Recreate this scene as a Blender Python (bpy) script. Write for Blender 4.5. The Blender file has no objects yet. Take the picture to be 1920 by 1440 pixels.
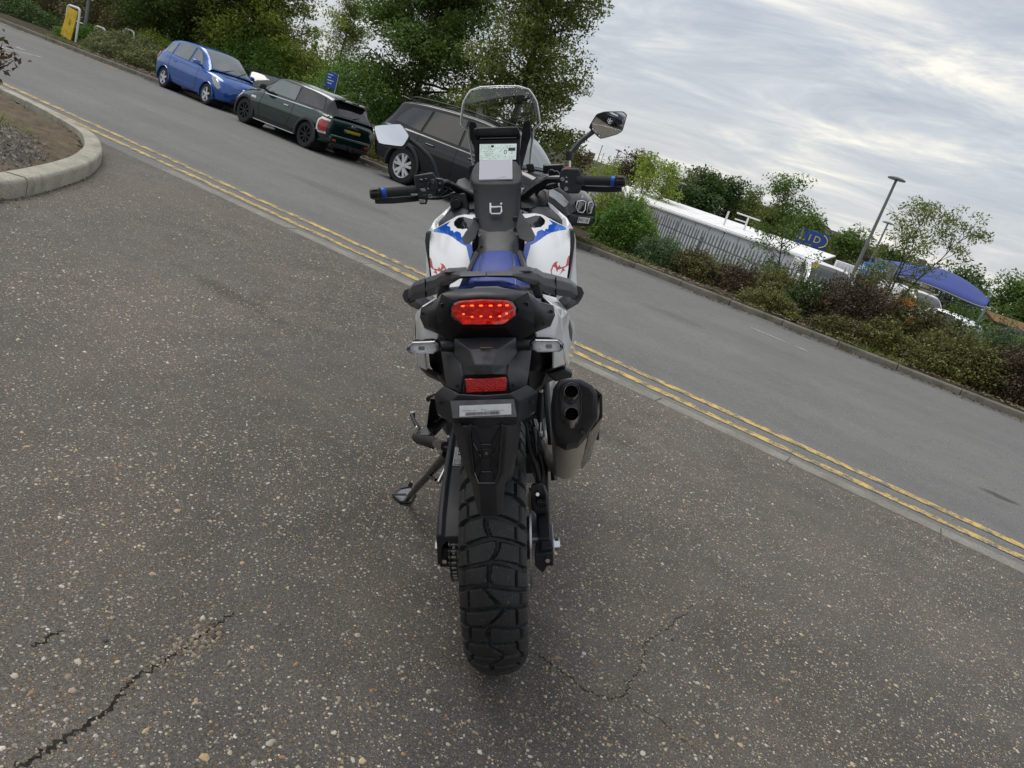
import bpy, bmesh, math, random
import numpy as np
from mathutils import Vector, Matrix, noise as mnoise

S = bpy.context.scene
COL = S.collection
R = math.radians
PI = math.pi
rng = np.random.default_rng(7)
random.seed(7)

# ------------------------------------------------------------------ camera
cam_d = bpy.data.cameras.new('camera'); cam = bpy.data.objects.new('camera', cam_d); COL.objects.link(cam)
cam_d.sensor_width = 36.0; cam_d.lens = 26.25; cam_d.clip_start = 0.05; cam_d.clip_end = 3000
cx, cy, cf = Vector((0.81,0.4986,0.3087)), Vector((-0.4071,0.0993,0.908)), Vector((-0.422,0.8611,-0.2834))
cm = Matrix((cx, cy, -cf)).transposed().to_4x4(); cm.translation = Vector((0,0,1.23))
cam.matrix_world = cm
S.camera = cam

# ------------------------------------------------------------------ light, sky, exposure
SUN_EL, SUN_AZ = 62.0, 185.0            # elevation; azimuth the sun stands at, counter-clockwise from +X
S.view_settings.view_transform = 'Standard'; S.view_settings.look = 'None'
S.view_settings.gamma = 1.0; S.view_settings.use_curve_mapping = False
S.view_settings.exposure = 0.6
sl = bpy.data.lights.new('sun', 'SUN'); sl.energy = 1.5; sl.angle = R(40); sl.color = (1.0, .965, .91)
so = bpy.data.objects.new('sun', sl); COL.objects.link(so)
sd = Vector((math.cos(R(SUN_EL))*math.cos(R(SUN_AZ)), math.cos(R(SUN_EL))*math.sin(R(SUN_AZ)), math.sin(R(SUN_EL))))
so.rotation_euler = sd.to_track_quat('Z', 'Y').to_euler(); so.location = (0, 0, 30)

W = bpy.data.worlds.new('World'); S.world = W; W.use_nodes = True
nt = W.node_tree; nt.nodes.clear()
def wn(t, **kw):
    n = nt.nodes.new(t)
    for k, v in kw.items():
        if k in n.inputs: n.inputs[k].default_value = v
        else: setattr(n, k, v)
    return n
def wl(a, b): nt.links.new(a, b)
sky = wn('ShaderNodeTexSky', sky_type='NISHITA', sun_disc=False)
sky.sun_elevation = R(SUN_EL); sky.sun_rotation = R(90 - SUN_AZ); sky.air_density = 1.0; sky.dust_density = 2.0
tc = wn('ShaderNodeTexCoord')
sep = wn('ShaderNodeSeparateXYZ'); wl(tc.outputs['Generated'], sep.inputs[0])
def wm(op, a, b=None, c=None):
    n = wn('ShaderNodeMath', operation=op)
    for i, v in enumerate((a, b, c)):
        if v is None: continue
        if isinstance(v, (int, float)): n.inputs[i].default_value = v
        else: wl(v, n.inputs[i])
    return n.outputs[0]
zc = wm('MAXIMUM', sep.outputs[2], 0.0)
den = wm('ADD', zc, 0.16)
px = wm('DIVIDE', sep.outputs[0], den); py = wm('DIVIDE', sep.outputs[1], den)
cmb = wn('ShaderNodeCombineXYZ'); wl(px, cmb.inputs[0]); wl(py, cmb.inputs[1])
mp = wn('ShaderNodeMapping'); wl(cmb.outputs[0], mp.inputs[0])
mp.inputs['Rotation'].default_value = (0, 0, R(-40)); mp.inputs['Scale'].default_value = (0.95, 1.75, 1)
n1 = wn('ShaderNodeTexNoise', noise_dimensions='2D'); wl(mp.outputs[0], n1.inputs['Vector'])
n1.inputs['Scale'].default_value = 1.35; n1.inputs['Detail'].default_value = 10; n1.inputs['Roughness'].default_value = .63; n1.inputs['Distortion'].default_value = .35
n2 = wn('ShaderNodeTexNoise', noise_dimensions='2D'); wl(cmb.outputs[0], n2.inputs['Vector'])
n2.inputs['Scale'].default_value = .42; n2.inputs['Detail'].default_value = 4
mixv = wm('ADD', wm('MULTIPLY', n1.outputs[0], .68), wm('MULTIPLY', n2.outputs[0], .32))
rp = wn('ShaderNodeValToRGB'); wl(mixv, rp.inputs[0])
e = rp.color_ramp.elements
e[0].position = .36; e[0].color = (.335, .37, .425, 1)
e[1].position = .66; e[1].color = (.82, .785, .70, 1)
for p, c_ in ((.45, (.395, .43, .48, 1)), (.52, (.475, .505, .54, 1)), (.58, (.60, .605, .595, 1))):
    q = e.new(p); q.color = c_
# towards the horizon the layers thicken into a pale veil
hz = wn('ShaderNodeMapRange'); wl(zc, hz.inputs[0]); hz.inputs[1].default_value = 0; hz.inputs[2].default_value = .22; hz.inputs[3].default_value = .55; hz.inputs[4].default_value = 0
mx = wn('ShaderNodeMix', data_type='RGBA'); wl(hz.outputs[0], mx.inputs[0]); wl(rp.outputs[0], mx.inputs[6]); mx.inputs[7].default_value = (.60, .595, .57, 1)
bg1 = wn('ShaderNodeBackground'); wl(sky.outputs[0], bg1.inputs[0]); bg1.inputs[1].default_value = .10
bg2 = wn('ShaderNodeBackground'); wl(mx.outputs[2], bg2.inputs[0]); bg2.inputs[1].default_value = .88
ms = wn('ShaderNodeMixShader'); ms.inputs[0].default_value = .93
wl(bg1.outputs[0], ms.inputs[1]); wl(bg2.outputs[0], ms.inputs[2])
out = wn('ShaderNodeOutputWorld'); wl(ms.outputs[0], out.inputs[0])

# ------------------------------------------------------------------ materials
MATS = {}
class NG:
    """small helper for building a material's node tree"""
    def __init__(s, name):
        s.m = bpy.data.materials.new(name); s.m.use_nodes = True; s.t = s.m.node_tree; s.t.nodes.clear()
        s.out = s.t.nodes.new('ShaderNodeOutputMaterial')
    def n(s, typ, **kw):
        n = s.t.nodes.new(typ)
        for k, v in kw.items(): setattr(n, k, v)
        return n
    def l(s, a, b): s.t.links.new(a, b)
    def val(s, sock, v):
        if isinstance(v, (int, float, tuple)): sock.default_value = v
        else: s.l(v, sock)
    def coord(s, kind='Object'): return s.n('ShaderNodeTexCoord').outputs[kind]
    def noise(s, scale, detail=4, rough=.55, vec=None, dist=0):
        n = s.n('ShaderNodeTexNoise'); n.inputs['Scale'].default_value = scale; n.inputs['Detail'].default_value = detail
        n.inputs['Roughness'].default_value = rough; n.inputs['Distortion'].default_value = dist
        if vec is not None: s.l(vec, n.inputs['Vector'])
        return n.outputs[0]
    def voro(s, scale, vec=None, feature='F1', rand=1.0):
        n = s.n('ShaderNodeTexVoronoi', feature=feature); n.inputs['Scale'].default_value = scale; n.inputs['Randomness'].default_value = rand
        if vec is not None: s.l(vec, n.inputs['Vector'])
        return n
    def ramp(s, fac, stops, interp='LINEAR'):
        n = s.n('ShaderNodeValToRGB'); n.color_ramp.interpolation = interp; s.l(fac, n.inputs[0]); el = n.color_ramp.elements
        for i, (p, c) in enumerate(stops):
            if isinstance(c, (int, float)): c = (c, c, c)
            q = el[i] if i < 2 else el.new(p)
            q.position = p; q.color = (*c, 1)
        return n.outputs[0]
    def mix(s, fac, a, b, blend='MIX'):
        n = s.n('ShaderNodeMix', data_type='RGBA', blend_type=blend); s.val(n.inputs[0], fac)
        for k, v in ((6, a), (7, b)):
            if isinstance(v, tuple) and len(v) == 3: v = (*v, 1)
            s.val(n.inputs[k], v)
        return n.outputs[2]
    def math(s, op, a, b=0.0):
        n = s.n('ShaderNodeMath', operation=op); s.val(n.inputs[0], a); s.val(n.inputs[1], b); return n.outputs[0]
    def bump(s, h, strength=.3, dist=.01, normal=None):
        n = s.n('ShaderNodeBump'); n.inputs['Strength'].default_value = strength; n.inputs['Distance'].default_value = dist; s.l(h, n.inputs['Height'])
        if normal is not None: s.l(normal, n.inputs['Normal'])
        return n.outputs[0]
    def pbsdf(s, color, rough=.5, metal=0., spec=.5, normal=None, coat=0., emit=None, es=0.):
        b = s.n('ShaderNodeBsdfPrincipled')
        if isinstance(color, tuple) and len(color) == 3: color = (*color, 1)
        s.val(b.inputs['Base Color'], color); s.val(b.inputs['Roughness'], rough); s.val(b.inputs['Metallic'], metal)
        b.inputs['Specular IOR Level'].default_value = spec; b.inputs['Coat Weight'].default_value = coat; b.inputs['Coat Roughness'].default_value = .04
        if normal is not None: s.l(normal, b.inputs['Normal'])
        if emit is not None:
            if isinstance(emit, tuple) and len(emit) == 3: emit = (*emit, 1)
            s.val(b.inputs['Emission Color'], emit); s.val(b.inputs['Emission Strength'], es)
        return b
    def done(s, sh):
        s.l(sh.outputs[0] if hasattr(sh, 'outputs') else sh, s.out.inputs[0]); return s.m

def simple(name, col, rough=.5, metal=0., spec=.5, coat=0., var=.12, nscale=40., bump=0., bscale=300., rvar=.1):
    """a plain material with a little tonal and gloss variation and optional fine grain"""
    if name in MATS: return MATS[name]
    g = NG(name); co = g.coord()
    nz = g.noise(nscale, 5, .6, co)
    lo = tuple(c*(1-var) for c in col); hi = tuple(min(1, c*(1+var)) for c in col)
    c = g.ramp(nz, ((.3, lo), (.7, hi)))
    rr = g.ramp(nz, ((.3, max(.02, rough-rvar*.5)), (.7, min(1, rough+rvar*.5))))
    nm = g.bump(g.noise(bscale, 3, .6, co), bump, .002) if bump else None
    MATS[name] = g.done(g.pbsdf(c, rr, metal, spec, nm, coat)); return MATS[name]

def glass_mat(name, tint=(.9, .93, .93), refl=.08, rough=.02):
    if name in MATS: return MATS[name]
    g = NG(name); tr = g.n('ShaderNodeBsdfTransparent'); tr.inputs[0].default_value = (*tint, 1)
    gl = g.n('ShaderNodeBsdfGlossy'); gl.inputs['Roughness'].default_value = rough
    lw = g.n('ShaderNodeLayerWeight'); lw.inputs[0].default_value = .35
    f = g.math('ADD', g.math('MULTIPLY', lw.outputs['Fresnel'], .9), refl)
    mxn = g.n('ShaderNodeMixShader'); g.l(f, mxn.inputs[0]); g.l(tr.outputs[0], mxn.inputs[1]); g.l(gl.outputs[0], mxn.inputs[2])
    MATS[name] = g.done(mxn); return MATS[name]

def leaf_mat(name, cols, trans=.28, rough=.55, gain=2.45):
    """cols: list of colours picked per leaf"""
    if name in MATS: return MATS[name]
    g = NG(name); geo = g.n('ShaderNodeNewGeometry')
    n = len(cols); st = [((i+.5)/n, tuple(a*gain for a in c)) for i, c in enumerate(cols)]
    c = g.ramp(geo.outputs['Random Per Island'], st)
    big = g.noise(1.6, 3, .5, g.coord())
    c2 = g.mix(g.ramp(big, ((.35, 0.), (.65, 1.))), c, g.mix(1.0, c, (1.25, 1.22, .95), 'MULTIPLY'))
    b = g.pbsdf(c2, rough, 0, .35)
    t = g.n('ShaderNodeBsdfTranslucent'); g.l(g.mix(1.0, c2, (1.3, 1.45, .7), 'MULTIPLY'), t.inputs[0])
    mxn = g.n('ShaderNodeMixShader'); mxn.inputs[0].default_value = trans; g.l(b.outputs[0], mxn.inputs[1]); g.l(t.outputs[0], mxn.inputs[2])
    MATS[name] = g.done(mxn); return MATS[name]

def bark_mat(name, col):
    if name in MATS: return MATS[name]
    g = NG(name); co = g.coord(); v = g.n('ShaderNodeMapping'); g.l(co, v.inputs[0]); v.inputs['Scale'].default_value = (1, 1, .15)
    nz = g.noise(30, 5, .6, v.outputs[0]); c = g.ramp(nz, ((.3, tuple(a*.6 for a in col)), (.7, tuple(a*1.3 for a in col))))
    MATS[name] = g.done(g.pbsdf(c, .85, 0, .3, g.bump(nz, .6, .02))); return MATS[name]

# ------------------------------------------------------------------ object helpers
def tag(o, label=None, cat=None, group=None, kind=None):
    if label: o['label'] = label
    if cat: o['category'] = cat
    if group: o['group'] = group
    if kind: o['kind'] = kind
    return o
def thing(name, label, cat, loc=(0, 0, 0), rotz=0., group=None):
    o = bpy.data.objects.new(name, None); COL.objects.link(o); o.empty_display_size = .1
    o.location = loc; o.rotation_euler = (0, 0, rotz)
    return tag(o, label, cat, group)
def mk(name, verts, faces, mat, parent=None, smooth=30, kind=None, label=None):
    me = bpy.data.meshes.new(name); me.from_pydata([tuple(v) for v in verts], [], faces); me.update()
    if isinstance(mat, (list, tuple)):
        for m in mat: me.materials.append(m)
    else: me.materials.append(mat)
    return fin(name, me, parent, smooth, kind, label)
def fin(name, me, parent=None, smooth=30, kind=None, label=None):
    if smooth:
        me.polygons.foreach_set('use_smooth', [True]*len(me.polygons))
        if smooth < 180: me.set_sharp_from_angle(angle=R(smooth))
    o = bpy.data.objects.new(name, me); COL.objects.link(o)
    if parent is not None: o.parent = parent
    if kind: o['kind'] = kind
    if label: o['label'] = label
    return o
def bm_obj(name, bm, mat, parent=None, smooth=30, kind=None, label=None):
    bmesh.ops.recalc_face_normals(bm, faces=bm.faces[:])
    me = bpy.data.meshes.new(name); bm.to_mesh(me); bm.free(); me.materials.append(mat)
    return fin(name, me, parent, smooth, kind, label)
def bevel(o, w, seg=2, ang=30):
    m = o.modifiers.new('bevel', 'BEVEL'); m.width = w; m.segments = seg; m.limit_method = 'ANGLE'; m.angle_limit = R(ang); m.harden_normals = False
    return o
def quads_np(name, V, mat, parent=None, n=4, smooth=0, kind=None, label=None):
    """V: (N, n, 3) array, each row one polygon"""
    N = len(V); me = bpy.data.meshes.new(name)
    me.vertices.add(N*n); me.vertices.foreach_set('co', V.reshape(-1).astype(np.float32))
    me.loops.add(N*n); me.loops.foreach_set('vertex_index', np.arange(N*n, dtype=np.int32))
    me.polygons.add(N); me.polygons.foreach_set('loop_start', np.arange(0, N*n, n, dtype=np.int32)); me.polygons.foreach_set('loop_total', np.full(N, n, dtype=np.int32))
    me.update(calc_edges=True)
    if isinstance(mat, (list, tuple)):
        for m in mat: me.materials.append(m)
    else: me.materials.append(mat)
    return fin(name, me, parent, smooth, kind, label)
def grid_np(name, P, mat, parent=None, closed_u=False, closed_v=False, smooth=180, kind=None, label=None, keep=None, link=True):
    """P: (nu, nv, 3) array of points -> quad grid"""
    nu, nv = P.shape[:2]; iu = np.arange(nu if closed_u else nu-1); iv = np.arange(nv if closed_v else nv-1)
    a, b = np.meshgrid(iu, iv, indexing='ij'); a2, b2 = (a+1) % nu, (b+1) % nv
    F_ = np.stack([a*nv+b, a2*nv+b, a2*nv+b2, a*nv+b2], -1).reshape(-1, 4)
    if keep is not None: F_ = F_[keep.reshape(-1)]
    used = np.unique(F_); remap = np.zeros(nu*nv, int); remap[used] = np.arange(len(used))
    V = P.reshape(-1, 3)[used]; F_ = remap[F_]
    me = bpy.data.meshes.new(name); N = len(F_)
    me.vertices.add(len(V)); me.vertices.foreach_set('co', V.reshape(-1).astype(np.float32))
    me.loops.add(N*4); me.loops.foreach_set('vertex_index', F_.reshape(-1).astype(np.int32))
    me.polygons.add(N); me.polygons.foreach_set('loop_start', np.arange(0, N*4, 4, dtype=np.int32)); me.polygons.foreach_set('loop_total', np.full(N, 4, dtype=np.int32))
    me.update(calc_edges=True)
    if mat is not None: me.materials.append(mat)
    return fin(name, me, parent, smooth, kind, label)
def tube(name, pts, rad, mat, parent=None, n=10, caps=True, smooth=50, label=None, bm=None, kind=None):
    """swept round bar through pts; rad: number or list"""
    own = bm is None
    if own: bm = bmesh.new()
    pts = [Vector(p) for p in pts]; k = len(pts); rad = [rad]*k if isinstance(rad, (int, float)) else rad
    up = Vector((0, 0, 1)); rings = []; prev = None
    for i, p in enumerate(pts):
        d = (pts[min(i+1, k-1)] - pts[max(i-1, 0)]).normalized()
        if prev is None:
            a = d.cross(up)
            if a.length < .1: a = d.cross(Vector((0, 1, 0)))
        else: a = prev - d*prev.dot(d)
        a.normalize(); prev = a; b = d.cross(a)
        rings.append([bm.verts.new(p + (a*math.cos(2*PI*j/n) + b*math.sin(2*PI*j/n))*rad[i]) for j in range(n)])
    for r0, r1 in zip(rings, rings[1:]):
        for j in range(n): bm.faces.new((r0[j], r0[(j+1) % n], r1[(j+1) % n], r1[j]))
    if caps: bm.faces.new(rings[0][::-1]); bm.faces.new(rings[-1])
    return bm_obj(name, bm, mat, parent, smooth, kind, label) if own else bm
def spline(pts, n=8):
    """Catmull-Rom through pts"""
    P = [Vector(p) for p in pts]; P = [P[0]*2-P[1]] + P + [P[-1]*2-P[-2]]; o = []
    for i in range(1, len(P)-2):
        for j in range(n):
            t = j/n; a, b, c, d = P[i-1:i+3]
            o.append(.5*((2*b) + (c-a)*t + (2*a-5*b+4*c-d)*t*t + (3*b-a-3*c+d)*t**3))
    o.append(P[-2]); return o
def loft(name, rings, mat, parent=None, caps=True, smooth=35, label=None, closed=True, bm=None):
    own = bm is None
    if own: bm = bmesh.new()
    rv = [[bm.verts.new(tuple(p)) for p in r] for r in rings]; n = len(rings[0])
    for a, b in zip(rv, rv[1:]):
        for j in range(n if closed else n-1): bm.faces.new((a[j], a[(j+1) % n], b[(j+1) % n], b[j]))
    if caps:
        bm.faces.new(rv[0][::-1]); bm.faces.new(rv[-1])
    return bm_obj(name, bm, mat, parent, smooth, None, label) if own else bm
def plate(name, pts, thick, mat, parent=None, bw=.002, seg=2, smooth=35, label=None, kind=None):
    """polygon pts extruded by the vector thick"""
    bm = bmesh.new(); t = Vector(thick); n = len(pts)
    a = [bm.verts.new(tuple(p)) for p in pts]; b = [bm.verts.new(tuple(Vector(p)+t)) for p in pts]
    bm.faces.new(a); bm.faces.new(b[::-1])
    for i in range(n): bm.faces.new((a[i], b[i], b[(i+1) % n], a[(i+1) % n]))
    bmesh.ops.triangulate(bm, faces=[f for f in bm.faces if len(f.verts) > 4])
    o = bm_obj(name, bm, mat, parent, smooth, kind, label)
    if bw: bevel(o, bw, seg, 40)
    return o
def box(name, c, s, mat, parent=None, rot=(0, 0, 0), bw=.003, label=None, kind=None):
    bm = bmesh.new(); bmesh.ops.create_cube(bm, size=1)
    bmesh.ops.scale(bm, vec=s, verts=bm.verts); 
    o = bm_obj(name, bm, mat, parent, 35, kind, label); o.location = c; o.rotation_euler = rot
    if bw: bevel(o, bw)
    return o
def addbox(bm, c, s, rot=None):
    r = bmesh.ops.create_cube(bm, size=1)['verts']; bmesh.ops.scale(bm, vec=s, verts=r)
    if rot is not None: bmesh.ops.rotate(bm, cent=(0, 0, 0), matrix=rot, verts=r)
    bmesh.ops.translate(bm, vec=c, verts=r)
def lathe(name, prof, mat, parent=None, c=(0, 0, 0), axis='x', n=32, smooth=35, label=None):
    """prof: list of (radius, offset along axis)"""
    P = np.zeros((n, len(prof), 3)); th = np.linspace(0, 2*PI, n, endpoint=False); r = np.array([p[0] for p in prof]); a = np.array([p[1] for p in prof])
    u = np.outer(np.cos(th), r); v = np.outer(np.sin(th), r); w = np.broadcast_to(a, u.shape)
    P[..., 0], P[..., 1], P[..., 2] = {'x': (w, u, v), 'y': (v, w, u), 'z': (u, v, w)}[axis]
    return grid_np(name, P + np.array(c), mat, parent, closed_u=True, smooth=smooth, label=label)
def facets(name, verts, faces, mat, parent=None, thick=.004, bw=0., label=None, smooth=20):
    o = mk(name, verts, faces, mat, parent, smooth, None, label)
    m = o.modifiers.new('solid', 'SOLIDIFY'); m.thickness = thick; m.offset = 0
    if bw: bevel(o, bw, 2, 15)
    return o
def mirx(pts): return [(-p[0], p[1], p[2]) for p in pts]
def text(name, body, size, mat, parent=None, loc=(0, 0, 0), mrot=None, align='CENTER', ext=.0006, label=None, sx=1.0):
    cu = bpy.data.curves.new(name, 'FONT'); cu.body = body; cu.size = size; cu.align_x = align; cu.align_y = 'CENTER'; cu.extrude = ext; cu.resolution_u = 3
    cu.materials.append(mat); t_ = bpy.data.objects.new(name, cu); COL.objects.link(t_); bpy.context.view_layer.update()
    me = bpy.data.meshes.new_from_object(t_.evaluated_get(bpy.context.evaluated_depsgraph_get())); bpy.data.objects.remove(t_); o = bpy.data.objects.new(name, me); COL.objects.link(o)
    if parent is not None: o.parent = parent
    M = (mrot.to_4x4() if mrot is not None else Matrix.Identity(4)) @ Matrix.Diagonal((sx, 1, 1, 1)); M.translation = Vector(loc); o.matrix_basis = M
    if label: o['label'] = label
    return o
def dup(o, parent=None):
    c = o.copy(); COL.objects.link(c)
    if parent is not None: c.parent = parent
    for ch in list(o.children): dup(ch, c)
    return c
def inpoly(x, y, poly):
    r = np.zeros(x.shape, bool); n = len(poly)
    for i in range(n):
        x0, y0 = poly[i]; x1, y1 = poly[(i+1) % n]
        if y0 == y1: continue
        cnd = (y0 > y) != (y1 > y)
        r ^= cnd & (x < (x1-x0)*(y-y0)/(y1-y0)+x0)
    return r

# ================================================================== GROUND, ROAD, KERBS
def speckle_ground(name, base, stones, scales, amount, rough=.85, bumpd=.006, tint2=None, stain=None, tracks=None, vb=.40):
    g = NG(name); co = g.coord()
    big = g.noise(.38, 7, .62, co, .6); mid = g.noise(4.5, 6, .7, co); fine = g.noise(140, 5, .75, co); vfine = g.noise(420, 3, .7, co)
    col = g.ramp(g.math('ADD', g.math('MULTIPLY', big, .55), g.math('MULTIPLY', mid, .45)), ((.34, tuple(a*(1-vb) for a in base)), (.5, base), (.66, tuple(a*(1+vb) for a in base))))
    if tint2 is not None: col = g.mix(g.ramp(g.noise(.8, 7, .72, co, .4), ((.46, 0.), (.70, .85))), col, tint2)
    col = g.mix(1.0, col, g.ramp(fine, ((.30, .38), (.5, .95), (.70, 1.75))), 'MULTIPLY')
    col = g.mix(1.0, col, g.ramp(vfine, ((.3, .65), (.7, 1.35))), 'MULTIPLY')
    hsum = g.math('ADD', fine, g.math('MULTIPLY', vfine, .4)); dens = g.ramp(g.noise(1.3, 6, .7, co, .5), ((.34, .45), (.66, 1.5)))
    for i, sc in enumerate(scales):
        v = g.voro(sc, co); sp = g.n('ShaderNodeSeparateColor'); g.l(v.outputs['Color'], sp.inputs[0])
        pick = g.math('LESS_THAN', sp.outputs[0], g.math('MULTIPLY', dens, amount[i]))
        wob = g.math('ADD', v.outputs['Distance'], g.math('MULTIPLY', g.math('SUBTRACT', fine, .5), .35))
        blob = g.ramp(wob, ((.24, 1.), (.36, 0.))); mk_ = g.math('MULTIPLY', pick, blob)
        sc_ = g.ramp(sp.outputs[1], [((k+.5)/len(stones), c) for k, c in enumerate(stones)], 'CONSTANT')
        sc_ = g.mix(1.0, sc_, g.ramp(vfine, ((.3, .75), (.7, 1.2))), 'MULTIPLY')
        col = g.mix(mk_, col, sc_); hsum = g.math('ADD', hsum, g.math('MULTIPLY', mk_, .9))
    sepc = g.n('ShaderNodeSeparateXYZ'); g.l(co, sepc.inputs[0])
    for (sx, sy, rx, ry, k) in (stain or ()):
        dx = g.math('DIVIDE', g.math('SUBTRACT', sepc.outputs[0], sx), rx); dy = g.math('DIVIDE', g.math('SUBTRACT', sepc.outputs[1], sy), ry)
        d2 = g.math('ADD', g.math('ADD', g.math('MULTIPLY', dx, dx), g.math('MULTIPLY', dy, dy)), g.math('MULTIPLY', g.math('SUBTRACT', g.noise(5, 6, .7, co), .5), 2.4))
        m = g.ramp(d2, ((.25, k), (1.0, 0.))); col = g.mix(m, col, g.mix(1.0, col, (.42, .41, .40), 'MULTIPLY'))
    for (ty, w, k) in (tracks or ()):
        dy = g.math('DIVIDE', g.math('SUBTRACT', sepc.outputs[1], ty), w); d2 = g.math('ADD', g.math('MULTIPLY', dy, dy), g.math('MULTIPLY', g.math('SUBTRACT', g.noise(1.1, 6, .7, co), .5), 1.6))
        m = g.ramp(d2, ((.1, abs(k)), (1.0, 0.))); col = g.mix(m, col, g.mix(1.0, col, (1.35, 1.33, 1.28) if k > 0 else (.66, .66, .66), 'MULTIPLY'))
    b = g.pbsdf(col, rough, 0, .3, g.bump(hsum, .8, bumpd))
    return g.done(b)

M_apron = speckle_ground('aggregate_asphalt', (.112, .103, .095),
    [(.36, .31, .24), (.28, .18, .10), (.44, .40, .34), (.15, .13, .12), (.32, .24, .14), (.50, .46, .40), (.22, .16, .10), (.15, .115, .105)],
    (66, 115, 200), (.40, .52, .52), .85, .007, (.165, .142, .118),
    [(-3.3, 2.9, .5, .10, .5), (-4.6, 1.9, .7, .3, .3), (-1.9, 3.3, .5, .25, .3), (.4, 2.4, .9, .4, .25), (-2.4, .95, .5, .35, .3), (-1.25, 3.75, .35, .2, .35)])
M_road = speckle_ground('road_asphalt', (.165, .163, .158), [(.28, .275, .265), (.07, .07, .07), (.22, .215, .205), (.36, .35, .33), (.05, .05, .05)],
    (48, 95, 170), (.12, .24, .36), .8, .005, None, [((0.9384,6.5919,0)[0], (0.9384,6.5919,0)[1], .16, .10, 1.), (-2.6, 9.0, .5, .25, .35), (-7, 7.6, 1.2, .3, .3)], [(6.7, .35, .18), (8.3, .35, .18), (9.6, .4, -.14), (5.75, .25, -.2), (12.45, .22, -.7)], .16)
def mat_paint(name, col, wear):
    g = NG(name); co = g.coord(); w = g.math('ADD', g.math('MULTIPLY', g.noise(9, 6, .7, co), .6), g.math('MULTIPLY', g.noise(70, 4, .7, co), .4))
    c = g.mix(g.ramp(w, ((wear, 1.), (wear+.07, 0.))), g.ramp(g.noise(3, 4, .6, co), ((.3, tuple(a*.8 for a in col)), (.7, col))), (.13, .125, .11))
    return g.done(g.pbsdf(c, .7, 0, .4, g.bump(g.noise(120, 3, .6, co), .4, .004)))
M_yellow = mat_paint('worn_yellow_paint', (.62, .43, .13), .465)
M_white_line = mat_paint('worn_white_paint', (.6, .6, .58), .45)
def mat_concrete(name, col, moss=.0):
    g = NG(name); co = g.coord(); nz = g.noise(5, 7, .65, co); n2 = g.noise(90, 4, .7, co)
    c = g.ramp(g.math('ADD', g.math('MULTIPLY', nz, .6), g.math('MULTIPLY', n2, .4)), ((.32, tuple(a*.62 for a in col)), (.5, col), (.68, tuple(min(1, a*1.25) for a in col))))
    if moss:
        m = g.ramp(g.noise(3.2, 6, .7, co), ((.5, 0.), (.66, moss))); c = g.mix(m, c, (.07, .075, .035))
    v = g.voro(130, co); sp = g.n('ShaderNodeSeparateColor'); g.l(v.outputs['Color'], sp.inputs[0])
    c = g.mix(g.math('MULTIPLY', g.math('LESS_THAN', sp.outputs[0], .2), .5), c, tuple(a*.55 for a in col))
    return g.done(g.pbsdf(c, .88, 0, .3, g.bump(g.math('ADD', n2, g.math('MULTIPLY', nz, 2.)), .5, .006)))
M_kerb = mat_concrete('weathered_concrete', (.17, .158, .132), .8)
M_flush = mat_concrete('worn_concrete_edging', (.24, .225, .20), .25)
M_island_kerb = mat_concrete('pale_concrete', (.37, .345, .285), .5)
def mat_soil(name, a, b, sc=7):
    g = NG(name); co = g.coord(); nz = g.noise(sc, 8, .7, co); n2 = g.noise(60, 5, .7, co)
    c = g.ramp(g.math('ADD', g.math('MULTIPLY', nz, .55), g.math('MULTIPLY', n2, .45)), ((.36, a), (.62, b)))
    return g.done(g.pbsdf(c, .95, 0, .2, g.bump(g.math('ADD', nz, n2), .9, .03)))
M_soil = mat_soil('dry_soil', (.075, .058, .04), (.235, .19, .13))
M_verge = mat_soil('leafy_verge_soil', (.03, .026, .018), (.10, .078, .05), 4)
M_field = mat_soil('grassy_ground', (.045, .055, .022), (.11, .11, .055), .6)
M_lower = speckle_ground('lower_yard_asphalt', (.11, .11, .11), [(.2, .2, .2), (.07, .07, .07)], (60,), (.4,), .85, .003)

YK, YF = 4.79, 12.72       # near flush kerb's near edge; face of the far kerb
def terrain(x, y):
    low = np.clip((y-16.5)/5.0, 0, 1); low = low*low*(3-2*low)
    lx = np.clip((x+15)/8.0, 0, 1); lx = lx*lx*(3-2*lx)
    z = .07 - 1.35*low*lx - .9*np.clip((y-24)/14., 0, 1)*lx
    z = np.where(y < YF+.06, -.10, z)
    return z
def axis_pts(lo, hi, fine, far):
    a = list(np.arange(lo, hi+1e-6, fine)); step = fine
    while a[-1] < far: step *= 1.35; a.append(a[-1]+step)
    step = fine
    while a[0] > -far: step *= 1.35; a.insert(0, a[0]-step)
    return np.array(a)
gx, gy = axis_pts(-30, 22, .8, 1500), axis_pts(-14, 40, .6, 1500)
gy = np.sort(np.append(gy, [YF+.05, YF+.07]))
GXm, GYm = np.meshgrid(gx, gy, indexing='ij'); GZ = terrain(GXm, GYm)
GZ += np.where(GYm > YF+.3, .05*np.sin(GXm*1.7+GYm)*np.cos(GYm*2.3-GXm*.6), 0)*np.where(GYm < 60, 1, 0)
grid_np('ground', np.stack([GXm, GYm, GZ], -1), M_field, None, kind='structure')
# leafy soil bed along the far kerb
bx, by = np.linspace(-34, 8, 120), np.linspace(YF+.13, 16.6, 24); BXm, BYm = np.meshgrid(bx, by, indexing='ij')
bz = terrain(BXm, BYm)+.012+.05*np.clip((BYm-YF-.13)/1.2, 0, 1)+rng.normal(0, .012, BXm.shape); bz[:, 0] = .085
grid_np('planting_bed', np.stack([BXm, BYm, bz], -1), M_verge, None, kind='structure')

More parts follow.
